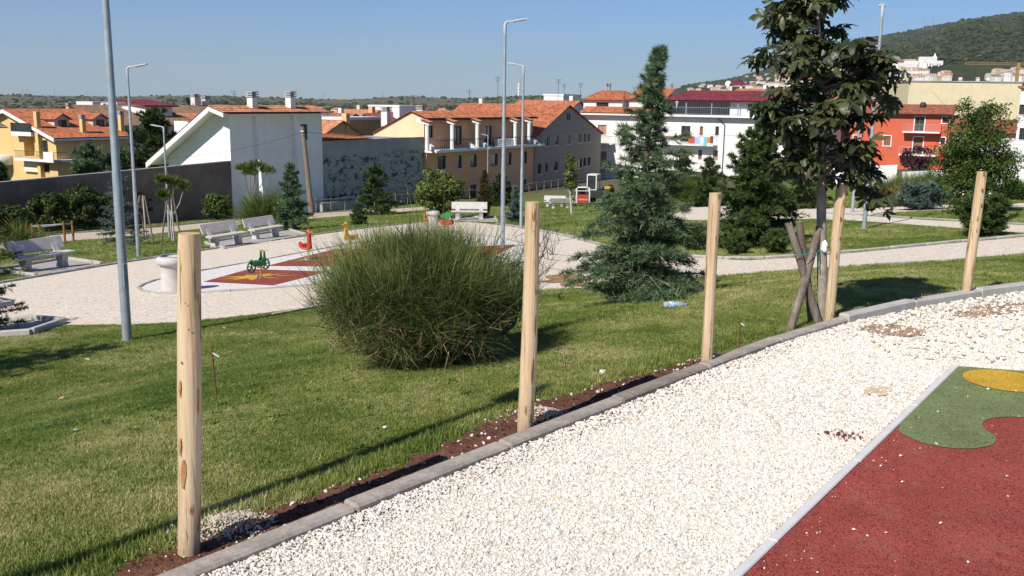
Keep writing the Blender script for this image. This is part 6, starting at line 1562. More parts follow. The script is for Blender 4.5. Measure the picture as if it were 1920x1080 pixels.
rf = MB(); tiled(rf, (-.5, D_, zc - .15), (-.5, -.3, zc - .15), (ua, -.3, za_ + .12), (ua, D_, za_ + .12), .35); tiled(rf, (E + .5, -.3, zc - .15), (E + .5, D_, zc - .15), (ua, D_, za_ + .12), (ua, -.3, za_ + .12), .35); rf.build('roof', T_NEW, b.root)

# ---- long white apartment house
AP = math.radians(-30)
b = Bld('apartment_house', 'long white apartment house with balconies and laundry behind the cedar', 'apartment house', 1095, 137, AP); WH = b
E = b.loc(1532, 260)[0]; zc = (b.loc(1120, 219)[1] + b.loc(1450, 219)[1]) / 2
rects = [(1121, 234, 1137, 252), (1192, 232, 1202, 252), (1277, 236, 1294, 266), (1312, 237, 1318, 254), (1341, 237, 1348, 254), (1402, 237, 1410, 256), (1440, 240, 1448, 262), (1125, 284, 1137, 308), (1274, 280, 1291, 306), (1309, 281, 1316, 299), (1337, 282, 1346, 300), (1470, 240, 1480, 262), (1420, 285, 1430, 306), (1205, 283, 1215, 305)]
hs_ = b.px_holes(rects); b.wall(0, E, 0, zc, M_WHITE2, hs_)
for i, h in enumerate(hs_): b.window(h, frame=M_SHUT, pane=M_SHUTP if i in (0, 7, 8, 10, 13) else (M_SHUT if i in (3, 9) else None), mull=0 if i in (3, 4) else 1, bar=.06)
b.wall(0, 14, 0, zc, M_WHITE2, side='left', name='end_wall'); b.wall(0, 14, 0, zc, M_WHITE2, side='right', y=E, name='end_wall')
MB().box(-.6, E + .4, -.8, 14, zc + .003, zc + .28).build('cornice', M_TRIM, b.root, .03)
for (x0, x1, py) in ((1225, 1337, 270), (1225, 1340, 318)):
    u0 = b.loc(x0, py, -1.3)[0]; u1 = b.loc(x1, py, -1.3)[0]; z = b.loc((x0 + x1) / 2, py, -1.3)[1]; bal = b.balcony(u0, u1, z, 1.3, rail=M_IRON)
    for k in range(5): MB().box(u0 + .5 + k * .9, u0 + 1.2 + k * .9, -1.5, -1.31, z + .75, z + .95).build('flower_box', plaster('box_%d' % k, (.35, .16, .09)), bal)
u0, z = b.loc(1105, 312, -1); u1 = b.loc(1148, 312, -1)[0]; b.balcony(u0, u1, z - .1, 1.2); u0, z = b.loc(1110, 262, -1); u1 = b.loc(1148, 262, -1)[0]; b.balcony(u0, u1, z - .4, 1.2)
# attic storey with tiled hips on the left, maroon sheet roof over the loggia on the right
u0 = b.loc(1094, 200, 1.2)[0]; u1 = b.loc(1142, 200, 1.2)[0]; zt = b.loc(1118, 188, 1.2)[1]
wa = b.px_holes([(1118, 192, 1141, 206)], 1.2); u1 += 2.0
b.wall(u0, u1, zc + .28, zt, M_WHITE2, wa, y=1.2, name='attic_wall'); b.window(wa[0], y=1.2, mull=3, frame=M_FRAME, sill=False)
b.wall(1.2, 8, zc + .28, zt, M_WHITE2, side='left', y=u0, name='attic_wall'); b.wall(1.2, 8, zc + .28, zt, M_WHITE2, side='right', y=u1, name='attic_wall')
rf = MB(); um = (u0 + u1) / 2; zr = b.loc(1128, 170, 4)[1]; tiled(rf, (u0 - .3, .8, zt), (u1 + .3, .8, zt), (u1 - 1.2, 4.5, zr), (u0 + 1.2, 4.5, zr)); tiled(rf, (u0 - .3, 8.4, zt), (u0 - .3, .8, zt), (u0 + 1.2, 4.5, zr), (u0 + 1.2, 4.6, zr)); tiled(rf, (u1 + .3, .8, zt), (u1 + .3, 8.4, zt), (u1 - 1.2, 4.6, zr), (u1 - 1.2, 4.5, zr))
tiled(rf, (-.5, -.85, zc + .30), (b.loc(1246, 215)[0], -.85, zc + .30), (b.loc(1246, 215)[0], 1.15, zc + 1.15), (-.5, 1.15, zc + 1.15)); rf.build('attic_roof', T_NEW, b.root)
um0, um1 = b.loc(1180, 190, 2)[0], b.loc(1246, 190, 2)[0]; zt3 = b.loc(1215, 187, 2)[1]; b.wall(um0, um1, zc + .28, zt3, M_WHITE2, y=2.0, name='attic_wall'); rf = MB(); tiled(rf, (um0 - .3, 1.6, zt3), (um1 + .2, 1.6, zt3), (um1 + .2, 6, zt3 + 1.6), (um0 - .3, 6, zt3 + 1.6)); rf.build('attic_roof', T_NEW, b.root)
u0 = b.loc(1248, 195)[0]; u1 = b.loc(1368, 195)[0]; u2 = b.loc(1540, 195)[0]; zt = (b.loc(1260, 190)[1] + b.loc(1420, 190)[1]) / 2; zr = zt + 1.15
MB().box(u0, u1, 3.0, 3.2, zc + .28, zt).build('loggia_back', M_GREYP, b.root); MB().box(u0, u0 + .25, .2, 3.0, zc + .28, zt).build('loggia_side', M_GREYP, b.root)
wb_ = b.px_holes([(1401, 193, 1411, 207)], .3); b.wall(u1, u2, zc + .28, zt, M_WHITE2, wb_, y=.3, name='attic_wall'); b.window(wb_[0], y=.3, frame=M_FRAMEW, mull=1); b.wall(.3, 3.2, zc + .28, zt, M_WHITE2, side='left', y=u1, name='attic_wall')
rf = MB(); tiled(rf, (u0 - .5, -.7, zt + .02), (u2 + .3, -.7, zt + .02), (u2 + .3, 4.8, zr + .25), (u0 + 1.5, 4.8, zr + .25), .5, .07, 6); rf.build('sheet_roof', T_DARKRED, b.root)
rl = MB(); rl.box(u0, u2, -.62, -.59, zc + 1.25, zc + 1.29); rl.box(u0, u2, -.62, -.59, zc + .42, zc + .45)
for k in range(int((u2 - u0) / .3)): rl.box(u0 + k * .3, u0 + k * .3 + .022, -.615, -.595, zc + .28, zc + 1.25)
rl.build('railing', M_GALV, b.root)
for u in (u0 + 3, u0 + 6.5, u0 + 10): MB().box(u, u + .12, -.45, -.33, zc + .28, zt).build('loggia_post', M_GALV, b.root)
for px in (1139, 1142, 1258): b.chimney(b.loc(px, 160, 6)[0], 6, zt, b.loc(px, 156, 6)[1], .35, M_GREYP)
dp = b.loc(1359, 240)[0]; MB().tube([(dp, -.1, 0), (dp, -.1, zc - .9), (dp - .9, -.3, zc - .1)], .06, 6).build('downpipe', M_IRON, b.root)
# laundry on the balcony rail
for i, (x0, x1, y0, y1, c) in enumerate(((1291, 1302, 257, 269, (.55, .10, .05)), (1303, 1312, 258, 269, (.35, .5, .72)), (1313, 1319, 257, 272, (.62, .7, .75)), (1319, 1325, 257, 274, (.2, .52, .6)), (1326, 1331, 257, 268, (.5, .3, .08)), (1332, 1337, 255, 269, (.25, .06, .05)))):
    u0, z1 = b.loc(x0, y0, -1.33); u1, z0 = b.loc(x1, y1, -1.33); p0 = b.o + b.x * u0 + b.y * -1.345; mb = MB(); nn = 6
    vs = [(q / nn * (u1 - u0), .02 * math.sin(q * 2.1), z) for z in (z0 - z1, 0) for q in range(nn + 1)]; mb.add(vs, [(q, q + 1, q + nn + 2, q + nn + 1) for q in range(nn)]); mb.add([(x, y + .012, z) for x, y, z in vs], [(q, q + nn + 1, q + nn + 2, q + 1) for q in range(nn)])
    k = mb.build('laundry', mottled('laundry_%d' % i, c, .2, 8), None); k.location = (p0.x, p0.y, b.o.z + z1); k.rotation_euler = (0, 0, AP)
    tag(k, ['red and white towel', 'light blue cloth', 'pale cloth', 'turquoise towel', 'ochre cloth', 'dark red cloth'][i] + ' hung on the upper balcony rail of the white apartment house', 'laundry')

# ---- red house
b = Bld('red_house', 'bright red house with two balconies and white framed windows', 'house', 1518, 136, AP); RH = b
E = b.loc(1778, 270)[0]; zc = (b.loc(1560, 214)[1] + b.loc(1740, 214)[1]) / 2
rects = [(1544, 253, 1558, 271), (1600, 254, 1611, 271), (1657, 255, 1670, 273), (1715, 218, 1733, 246), (1712, 257, 1730, 288), (1764, 258, 1772, 272), (1767, 219, 1779, 231), (1598, 219, 1608, 231)]
hs_ = b.px_holes(rects); hs_ = [(a, min(c, E - .15), d, min(f, zc - .1)) for a, c, d, f in hs_]; z1_ = b.loc(1660, 327)[1]
b.wall(0, E, z1_, zc, M_REDP, hs_); b.wall(-.03, E + .03, 0, z1_ - .003, M_WHITE2, y=-.04, name='plinth')
for i, h in enumerate(hs_): b.window(h, surround=M_TRIM, frame=M_SHUT, pane=M_SHUT if i < 3 or i == 4 else None, mull=1 if i in (3, 4) else 0)
b.wall(0, 10, 0, zc, M_REDP, side='left', name='end_wall'); b.wall(0, 10, 0, zc, M_REDP, side='right', y=E, name='end_wall')
for x0, x1, py in ((1692, 1762, 247), (1684, 1758, 290)):
    u0 = b.loc(x0, py, -1.2)[0]; u1 = b.loc(x1, py, -1.2)[0]; z = b.loc((x0 + x1) / 2, py, -1.2)[1]; b.balcony(u0, u1, z, 1.2, rail=M_GALV)
rf = MB(); tiled(rf, (-.5, -.6, zc + .05), (E + .3, -.6, zc + .05), (E + .3, 6, zc + 1.35), (-.5, 6, zc + 1.35)); roof = rf.build('roof', T_REDBR, b.root)
MB().box(-.4, E + .2, -.5, -.004, zc - .1, zc + .03).build('eave', M_FRAME, roof); MB().tube([(E - .2, -.1, 0), (E - .2, -.1, zc - .1)], .06, 6).build('downpipe', M_IRON, b.root)
MB().lathe([(.0, 0), (.4, .02), (.42, .5), (.3, .75), (0, .8)], 10, c=(b.loc(1731, 195, 4)[0], 4)).build('roof_vent', M_IRON, roof).location.z = zc + .9

# ---- cream block and pinkish house on the right
b = Bld('cream_block', 'big blank cream coloured block behind the red house', 'building', 1692, 172, math.radians(-8))
E = b.loc(1914, 180)[0]; zc = (b.loc(1700, 153)[1] + b.loc(1905, 155)[1]) / 2
b.wall(0, E, 0, zc, M_CREAM); b.wall(0, 14, 0, zc, M_CREAM, side='left', name='end_wall'); b.wall(0, 14, 0, zc, M_CREAM, side='right', y=E, name='end_wall'); MB().box(-.15, E + .15, -.15, 14, zc + .003, zc + .2).build('coping', M_GREYP, b.root)
for k in range(6): MB().box(3 + k * 2.9, 3.5 + k * 2.9, 2, 2.6, zc + .2, zc + .9).build('roof_vent', M_PINKISH, b.root)
b = Bld('pale_house', 'pinkish white house behind the arching tree on the right', 'house', 1782, 122, AP)
E = b.loc(1903, 290)[0]; zc = b.loc(1850, 250)[1]
hs_ = b.px_holes([(1862, 262, 1872, 282), (1806, 258, 1816, 278), (1884, 312, 1902, 326)]); b.wall(0, E, 0, zc, M_PINKISH, hs_); [b.window(h) for h in hs_]
b.wall(0, 9, 0, zc, M_PINKISH, side='left', name='end_wall'); b.wall(0, 9, 0, zc, M_PINKISH, side='right', y=E, name='end_wall'); rf = MB(); tiled(rf, (-.4, -.5, zc), (E + .4, -.5, zc), (E + .4, 5, zc + 1.6), (-.4, 5, zc + 1.6)); rf.build('roof', T_REDBR, b.root)
b = Bld('terraced_house', 'pale house with grey shutters at the right picture edge', 'house', 1900, 118, AP)
E = 9; zc = b.loc(1912, 165)[1]; hs_ = b.px_holes([(1911, 196, 1925, 215), (1911, 240, 1925, 262), (1908, 312, 1920, 328)]); b.wall(0, E, 0, zc, M_WHITE2, hs_); [b.window(h) for h in hs_]; b.wall(0, 9, 0, zc, M_OCHRE, side='left', name='end_wall'); MB().box(-.4, E, -.4, 9, zc + .003, zc + .25).build('roof', T_REDBR, b.root); b.balcony(.3, 4, b.loc(1915, 285, -1)[1], 1.1)

# ---- low white walls on the right
def low_wall(pts, h, mat, label, name='low_wall', t=.25):
    P = [G(*p) if len(p) == 2 else Vector((AT(p[0], p[1], p[2]).x, p[2], float(ZT(AT(p[0], p[1], p[2]).x, p[2])))) for p in pts]; root = thing(name, label, 'wall', P[0]); mb = MB(); o = P[0]
    for a, c in zip(P[:-1], P[1:]):
        d = (c - a); d.z = 0; n_ = Vector((-d.y, d.x, 0)).normalized() * t; a_, c_ = a - o, c - o
        mb.hexa([a_ - Vector((0, 0, .3)), c_ - Vector((0, 0, .3)), c_ + n_ - Vector((0, 0, .3)), a_ + n_ - Vector((0, 0, .3)), a_ + Vector((0, 0, h)), c_ + Vector((0, 0, h)), c_ + n_ + Vector((0, 0, h)), a_ + n_ + Vector((0, 0, h))])
    mb.build('masonry', mat, root); return root
low_wall([(1690, 380, 47), (1790, 380, 47), (1890, 380, 46)], 1.3, M_WHITE, 'low white wall behind the flat juniper on the right'); low_wall([(1870, 370, 52), (1990, 370, 50)], 2.6, M_WHITE2, 'white retaining wall at the right edge below the pale house')
low_wall([(1540, 340, 90), (1680, 340, 88)], 1.6, M_WHITE2, 'white garden wall below the red house'); low_wall([(605, 392, 80), (700, 388, 90), (790, 384, 100), (960, 372, 112)], .75, M_GREYP, 'long low pale wall along the foot of the wooden fence')

# ---- yellow house on the left
b = Bld('yellow_house', 'yellow house with red tiled roof, dormers and curved balcony on the left', 'house', 107, 119, ST); YH = b
E = b.loc(240, 285)[0]; ze = (b.loc(110, 260)[1] + b.loc(190, 254)[1]) / 2; gl, zg = b.loc(14, 209, 0, 'x'); zr = zg + .2
def lx(rects):
    out = []
    for (x0, y0, x1, y1) in rects:
        a = b.loc(x0, (y0 + y1) / 2, 0, 'x')[0]; c = b.loc(x1, (y0 + y1) / 2, 0, 'x')[0]; z0 = b.loc((x0 + x1) / 2, y1, 0, 'x')[1]; z1 = b.loc((x0 + x1) / 2, y0, 0, 'x')[1]; out.append((min(a, c), max(a, c), z0, z1))
    return out
gh = lx([(45, 255, 65, 293), (81, 263, 90, 292), (82, 307, 93, 324), (33, 228, 70, 248)])
b.wall(0, 2 * gl, 0, ze, M_YEL, [h for h in gh[:3]], side='left', name='gable_wall', depth=1.2, gable=[(0, ze), (2 * gl, ze), (gl, zr)])
b.window(gh[1], side='left', mull=0); b.window(gh[2], side='left', mull=0, frame=M_SHUT); hx = gh[0]; b.window((hx[0] + .9, hx[1] - .9, hx[2] + .4, hx[3] - .5), side='left', depth=1.25, mull=0, sill=False)
MB().box(1.18, 1.3, hx[0] - .1, hx[1] + .1, hx[2] - .1, hx[3] + .1).build('loggia_back', M_YEL, b.root)
hs_ = b.px_holes([(166, 261, 172, 278), (183, 266, 188, 280)]); b.wall(0, E, 0, ze, M_YEL, hs_[:1]); b.window(hs_[0], mull=0)
b.wall(0, 2 * gl, 0, ze, M_YEL, side='right', y=E, name='end_wall')
rf = MB(); tiled(rf, (-.7, -.7, ze - .05), (E + .4, -.7, ze - .05), (E + .4, gl, zr + .1), (-.7, gl, zr + .1)); tiled(rf, (E + .4, 2 * gl + .7, ze - .05), (-.7, 2 * gl + .7, ze - .05), (-.7, gl, zr + .1), (E + .4, gl, zr + .1)); roof = rf.build('roof', T_NEW, b.root)
vb = MB(); slopebar(vb, -.75, -.6, (-.7, ze - .08), (gl, zr + .06), .42); slopebar(vb, -.75, -.6, (2 * gl + .7, ze - .08), (gl, zr + .06), .42); vb.build('verge_board', M_TRIM, roof); MB().box(-.6, E + .3, -.72, -.55, ze - .36, ze - .12).build('eave_board', M_TRIM, roof)
for px, w_ in ((116, 2.1), (187, 2.0)):
    yd = gl * .34; u, zd = b.loc(px, 231, yd); zbase = ze + (zr - ze) * .34; dw = w_
    d_ = MB(); d_.box(u - dw / 2, u + dw / 2, yd, yd + 3.0, zbase - .3, zbase + 1.05).prism([(u - dw / 2, zbase + 1.05), (u + dw / 2, zbase + 1.05), (u, zbase + 1.65)], 'y', yd, yd + 3.0); dd_ = d_.build('dormer', M_LILAC, b.root)
    b.window((u - .5, u + .6, zbase + .12, zbase + .95), y=yd, depth=-.06, mull=1, name='dormer_window', sill=False)
    rf = MB(); tiled(rf, (u - dw / 2 - .3, yd + 3.2, zbase + .98), (u - dw / 2 - .3, yd - .4, zbase + .98), (u, yd - .4, zbase + 1.75), (u, yd + 3.2, zbase + 1.75)); tiled(rf, (u + dw / 2 + .3, yd - .4, zbase + .98), (u + dw / 2 + .3, yd + 3.2, zbase + .98), (u, yd + 3.2, zbase + 1.75), (u, yd - .4, zbase + 1.75)); rf.build('dormer_roof', T_NEW, dd_)
for px, py, yy in ((154, 219, 1.0), (226, 212, 1.2), (129, 197, gl + .4)): b.chimney(b.loc(px, py, yy)[0], yy, ze, b.loc(px, py, yy)[1] + .3, .55, M_YEL)
cz0, cz1 = b.loc(70, 300, -.4, 'x')[1], b.loc(70, 209, -.4, 'x')[1]; cu = b.loc(72, 260, -.3, 'x')[0]; MB().box(-.55, -.004, cu - .3, cu + .3, 3, cz1).build('chimney_stack', M_YEL, b.root)
zs = b.loc(75, 297, 0, 'x')[1]; us0 = b.loc(44, 297, 0, 'x')[0]
bl = MB().box(-1.2, -.003, -1.0, us0, zs - .3, zs - .02).build('balcony', M_TRIM, b.root); MB().box(-1.2, -1.1, -1.0, .9, zs, zs + .95).build('parapet', M_TRIM, bl)
rl = MB(); rl.box(-1.18, -1.14, .9, us0, zs + .9, zs + .95)
for k in range(int((us0 - .9) / .2)): rl.box(-1.17, -1.15, .9 + k * .2, .922 + k * .2, zs, zs + .9)
rl.box(-1.0, 4.0, -1.0, -.96, zs + .9, zs + .95)
for k in range(25): rl.box(-1 + k * .2, -.978 + k * .2, -.99, -.97, zs, zs + .9)
rl.build('railing', M_IRON, bl); MB().box(-1.1, 4.1, -1.0, -.003, zs - .29, zs - .021).build('side_slab', M_TRIM, bl)
cu, cz = b.loc(8, 300, 0, 'x'); r_ = MB(); r_.lathe([(1.9, 0), (2.0, .05), (2.0, 1.25), (1.9, 1.3), (1.8, 1.25), (1.8, .1), (0, .1)], 24); o = r_.build('curved_balcony', M_TRIM, b.root); o.location = (-.3, cu + .2, cz - .55)
u0, z0 = b.loc(33, 246, 0, 'x'); u1 = b.loc(70, 246, 0, 'x')[0]; MB().box(-.9, -.003, min(u0, u1), max(u0, u1), z0 - .5, z0).build('upper_balcony', M_TRIM, b.root); MB().box(-.9, -.85, min(u0, u1), max(u0, u1), z0, z0 + 1.1).build('smoked_screen', M_GLASS, b.root)
aw = lx([(48, 300, 81, 322)])[0]; MB().hexa([(-.02, aw[0], aw[2]), (-.02, aw[1], aw[2]), (-.35, aw[1], aw[2]), (-.35, aw[0], aw[2]), (-.02, aw[0], aw[3]), (-.02, aw[1], aw[3]), (-.10, aw[1], aw[3]), (-.10, aw[0], aw[3])]).build('awning', plaster('awning_cream', (.7, .62, .45), .05, .1), b.root)
# neighbour's gable at the very left
b = Bld('yellow_house', 'yellow gable of the neighbouring house cut by the left picture edge', 'house', -8, 108, ST)
ze = b.loc(20, 238)[1]; b.wall(-1.5, 8, 0, ze, M_YEL, side='left', y=-1, name='gable_wall', gable=[(-1.5, ze), (8, ze + 1.5), (5, ze + 2.2)]); vb = MB(); slopebar(vb, -1.6, -1.0, (-2.0, ze - .3), (6, ze + 2.3), .4); vb.build('verge_board', M_TRIM, b.root)
rf = MB(); tiled(rf, (-1.6, -2.0, ze), (.6, -2.0, ze), (.6, 6, ze + 2.5), (-1.6, 6, ze + 2.5)); rf.build('roof', T_OLD, b.root)

# ---- brown roofed house behind the tall dark cedar
b = Bld('brown_roof_house', 'house with broad weathered brown tiled roof behind the tall cedar', 'house', 236, 132, ST)
ze = b.loc(262, 234)[1]; E = 26; g = 11; zr = b.loc(300, 195, g)[1] - .3
b.wall(0, E, 0, ze, M_PINKISH); b.wall(0, 2 * g, 0, ze, M_PINKISH, side='left', name='gable_wall', gable=[(0, ze), (2 * g, ze), (g, zr)])
rf = MB(); tiled(rf, (-.6, -.8, ze - .1), (E, -.8, ze - .1), (E, g, zr + .1), (-.6, g, zr + .1), .3); tiled(rf, (E, 2 * g + .6, ze - .1), (-.6, 2 * g + .6, ze - .1), (-.6, g, zr + .1), (E, g, zr + .1), .3); roof = rf.build('roof', T_OLD, b.root); slopebar(vb := MB(), -.62, -.5, (-.8, ze - .14), (g, zr + .05), .35); vb.build('verge_board', M_FRAME, roof)
yd = 4.0; u, zd = b.loc(298, 212, yd); d_ = MB().box(u - 2.4, u + 2.4, yd, yd + 5, zd - 1.6, zd + .9).build('dormer', M_WHITE2, b.root); b.window((u - 1.0, u + .2, zd - .7, zd + .6), y=yd, depth=-.06, sill=False); MB().hexa([(u - 2.9, yd - .6, zd + .9), (u + 3.2, yd - .6, zd + .9), (u + 3.2, yd + 6, zd + 1.7), (u - 2.9, yd + 6, zd + 1.7), (u - 2.9, yd - .6, zd + 1.1), (u + 3.2, yd - .6, zd + 1.1), (u + 3.2, yd + 6, zd + 1.9), (u - 2.9, yd + 6, zd + 1.9)]).build('dormer_roof', T_DARKRED, d_)
for px, py in ((365, 176), (385, 180)): b.chimney(b.loc(px, py, g)[0], g, zr - 1, b.loc(px, py, g)[1], .95, M_PINKISH)
dk = MB().lathe([(0, .0), (.35, .03), (.62, .16), (.63, .18), (.35, .06), (0, .03)], 16).build('satellite_dish', M_IRON, b.root); dk.location = (b.loc(351, 190, g)[0], g, b.loc(351, 190, g)[1]); dk.rotation_euler = (1.3, 0, .3)
b = Bld('red_roof_house', 'white house with small red roof left of the white sloping house', 'house', 380, 100, ST)
ze = b.loc(385, 228)[1]; b.wall(0, 5, 0, ze, M_WHITE); b.wall(0, 4, 0, ze, M_WHITE, side='left', name='gable_wall'); rf = MB(); tiled(rf, (-.6, -.5, ze), (5, -.5, ze), (5, 3, ze + .75), (-.6, 3, ze + .75)); rf.build('roof', T_MID, b.root)

# ---- utility pole, wires, rustic fence
M_OLDWOOD = mottled('old_pole_wood', (0.20, 0.16, 0.12), .35, 4, .95, .5, 20, .02, stretch=(5, 5, .4)); p = AT(585, 412, 70); p.z = float(ZT(p.x, p.y)); t = AT(567, 237, 70)
root = thing('utility_pole', 'leaning old wooden utility pole in front of the white house', 'utility pole', p); MB().tube([(0, 0, -.3), (t - p) * .5, (t - p)], [.21, .18, .15], 10).build('pole', M_OLDWOOD, root); MB().tube([(t - p) + Vector((-.1, -.15, -.35)), (t - p) + Vector((.1, -.15, -.35))], .05, 6).build('insulator', M_TRIM, root)
def wire(name, label, A, B, sag, r=.012):
    A = Vector(A); B = Vector(B); k = MB().tube([A + (B - A) * f - Vector((0, 0, sag * 4 * f * (1 - f))) - A for f in np.linspace(0, 1, 13)], r, 4, smooth=False).build(name, M_IRON, None); k.location = A; tag(k, label, 'cable')
wire('cable', 'thin cable from the leaning pole past the peach house to the apartment house', t - Vector((0, 0, .4)), AT(1128, 238, 112), .9); wire('cable', 'thin cable across the front of the white apartment house', AT(1235, 240, 118), AT(1500, 252, 112), .5); wire('cable', 'thin cable crossing the shaded side of the white house to the pole', AT(300, 297, 77), t - Vector((0, 0, .4)), .4)
wire('cable', 'cable slung over the cream block against the hill', AT(1745, 152, 170), AT(1935, 121, 150), .8, .03)
sx_ = Vector((.5, .866, 0)); f0 = AT(440, 408, 71.5); f0.z = 0
root = thing('rustic_fence', 'rustic pole fence with crossed braces in front of the houses', 'fence', (f0.x, f0.y, 0)); M_FW = mottled('fence_wood', (.19, .15, .115), .35, 4, .95); N = 30; st = 1.75
def fz(q): return float(ZT(f0.x + sx_.x * q + 1.6, f0.y + sx_.y * q - 1))
for i in range(N):
    q = i * st; P = sx_ * q + Vector((1.6, -1, 0)); z = fz(q); Q = sx_ * (q + st) + Vector((1.6, -1, 0)); z2 = fz(q + st); j = lambda: random.uniform(-.05, .05)
    MB().tube([P + Vector((0, 0, z - .2)), P + Vector((j(), j(), z + 1.2 + j()))], .055, 6).build('post', M_FW, root)
    MB().tube([P + Vector((0, -.06, z + 1.05 + j())), Q + Vector((0, -.06, z2 + 1.05 + j()))], .045, 6).build('rail', M_FW, root)
    if i % 2 == 0: MB().tube([P + Vector((0, .08, z + 1.0)), Q + Vector((0, .08, z2 + .1))], .04, 6).build('brace', M_FW, root)

# ================================================================== MACHINES BY THE FENCE
M_BOB = mottled('loader_red', (0.50, 0.055, 0.03), .12, 3, .45, spec=.4); M_BOBW = mottled('loader_white', (.68, .67, .63), .08, 4, .5); M_TYRE = mottled('tyre', (.02, .02, .02), .3, 8, .9); M_BLK = mottled('machine_black', (.03, .03, .032), .3, 6, .6)
p = G(1091, 387); kk = p.y / F; Sx = 30 * kk / 1.62
root = thing('skid_loader', 'small red and white skid loader seen from behind near the fence', 'loader', p, math.radians(6)); root.scale = (Sx, Sx, Sx)
MB().prism([(-.4, .30), (.9, .30), (1.0, .6), (.9, 1.0), (.2, 1.15), (-.25, 1.10), (-.42, .75)], 'x', -.52, .52).build('body', M_BOB, root, .03)
dr = MB(); dr.box(-.56, .56, -.52, -.42, .34, 1.22); dd_ = dr.build('rear_door', M_BOB, root, .05)
fc = bpy.data.curves.new('txt', 'FONT'); fc.body = 'bobcat'; fc.size = .30; fc.align_x = 'CENTER'; fc.extrude = .004; fo = bpy.data.objects.new('txt', fc); COL.objects.link(fo); bpy.context.view_layer.update()
tm = bpy.data.meshes.new_from_object(fo.evaluated_get(bpy.context.evaluated_depsgraph_get())); bpy.data.objects.remove(fo)
lt = obj('lettering', tm, M_BOBW, dd_); lt.rotation_euler = (math.pi / 2, 0, 0); lt.location = (.06, -.527, .68)
MB().prism([(-.52, .78), (-.40, .78), (-.46, .66)], 'y', -.53, -.522).build('emblem', M_BOBW, dd_)
for k in range(7): MB().box(-.42 + k * .13, -.35 + k * .13, -.50, -.40, 1.23, 1.28).build('grille_bar', M_BLK, root)
for s_ in (-1, 1):
    MB().bar((s_ * .66, -.45, .35), (s_ * .66, -.50, 1.35), .13, .16, (0, 1, 0)).build('upright', M_BOBW, root, .015); MB().bar((s_ * .66, -.50, 1.30), (s_ * .63, -.35, 1.95), .11, .13, (0, 1, 0)).build('lift_arm', M_BOBW, root, .01)
    MB().bar((s_ * .63, -.35, 1.9), (s_ * .63, 1.7, .8), .1, .14).build('boom', M_BOBW, root)
    for y in (-.1, .85):
        w = MB().lathe([(0, -.12), (.26, -.12), (.36, -.08), (.38, 0), (.36, .08), (.26, .12), (0, .12)], 20).build('wheel', M_TYRE, root); w.rotation_euler = (0, math.pi / 2, 0); w.location = (s_ * .70, y, .36)
        r2 = MB().lathe([(0, 0), (.2, 0), (.2, .03), (0, .035)], 14).build('rim', M_BOBW, w); r2.location = (0, 0, .125 * s_)
cab = MB().box(-.48, .48, -.1, .9, 1.86, 1.95).build('cab_roof', M_BOBW, root, .02)
for x in (-.46, .46):
    for y in (-.08, .88): MB().bar((x, y, 1.05), (x, y, 1.87), .06).build('cab_pillar', M_BLK, root)
MB().box(-.43, .43, .84, .87, 1.1, 1.85).build('cab_glass', M_GLASS, root); MB().bar((-.66, -.42, 1.62), (.66, -.42, 1.62), .07).build('cross_bar', M_BOBW, root); MB().box(-.8, .8, 1.75, 2.2, .08, .5).build('bucket', M_BLK, root)
p = AT(1122, 384, G(1091, 387).y + 4); p.z = float(ZT(p.x, p.y)); kk = p.y / F
root = thing('excavator', 'excavator with grey cab and yellow body half hidden behind the cedar', 'excavator', p, math.radians(-20)); sc = 34 * kk / 1.3; root.scale = (sc * .8,) * 3; M_EXY = mottled('excavator_yellow', (.55, .32, .02), .15, 3, .5)
for s_ in (-1, 1): MB().prism([(-1.1, 0.0), (1.1, 0.0), (1.3, .22), (1.2, .48), (-1.2, .48), (-1.3, .22)], 'x', s_ * .75 - .18, s_ * .75 + .18).build('track', M_TYRE, root, .03)
MB().box(-.95, .95, -.9, 1.1, .55, 1.25).build('house', M_BLK, root, .06); MB().box(.2, .9, .4, 1.2, 1.26, 1.5).build('counterweight', M_EXY, root, .05)
c = MB().box(-.9, .0, -.85, .5, 1.26, 1.32).box(-.9, .0, -.85, .5, 2.55, 2.65).build('cab', M_BOBW, root, .01)
for x in (-.86, -.04):
    for y in (-.81, .46): MB().bar((x, y, 1.32), (x, y, 2.55), .08).build('cab_pillar', M_BOBW, c)
MB().box(-.84, -.06, -.80, -.77, 1.35, 2.52).build('windscreen', M_GLASS, c); MB().box(-.88, -.86, -.75, .42, 1.35, 2.52).build('side_window', M_GLASS, c)
for a, b_ in (((.4, .9, 1.1), (.5, 2.2, 1.45)), ((.5, 2.2, 1.45), (.5, 3.3, .9)), ((.5, 3.3, .9), (.5, 3.0, .2))): MB().bar(a, b_, .22, .28).build('arm', M_BLK, root)

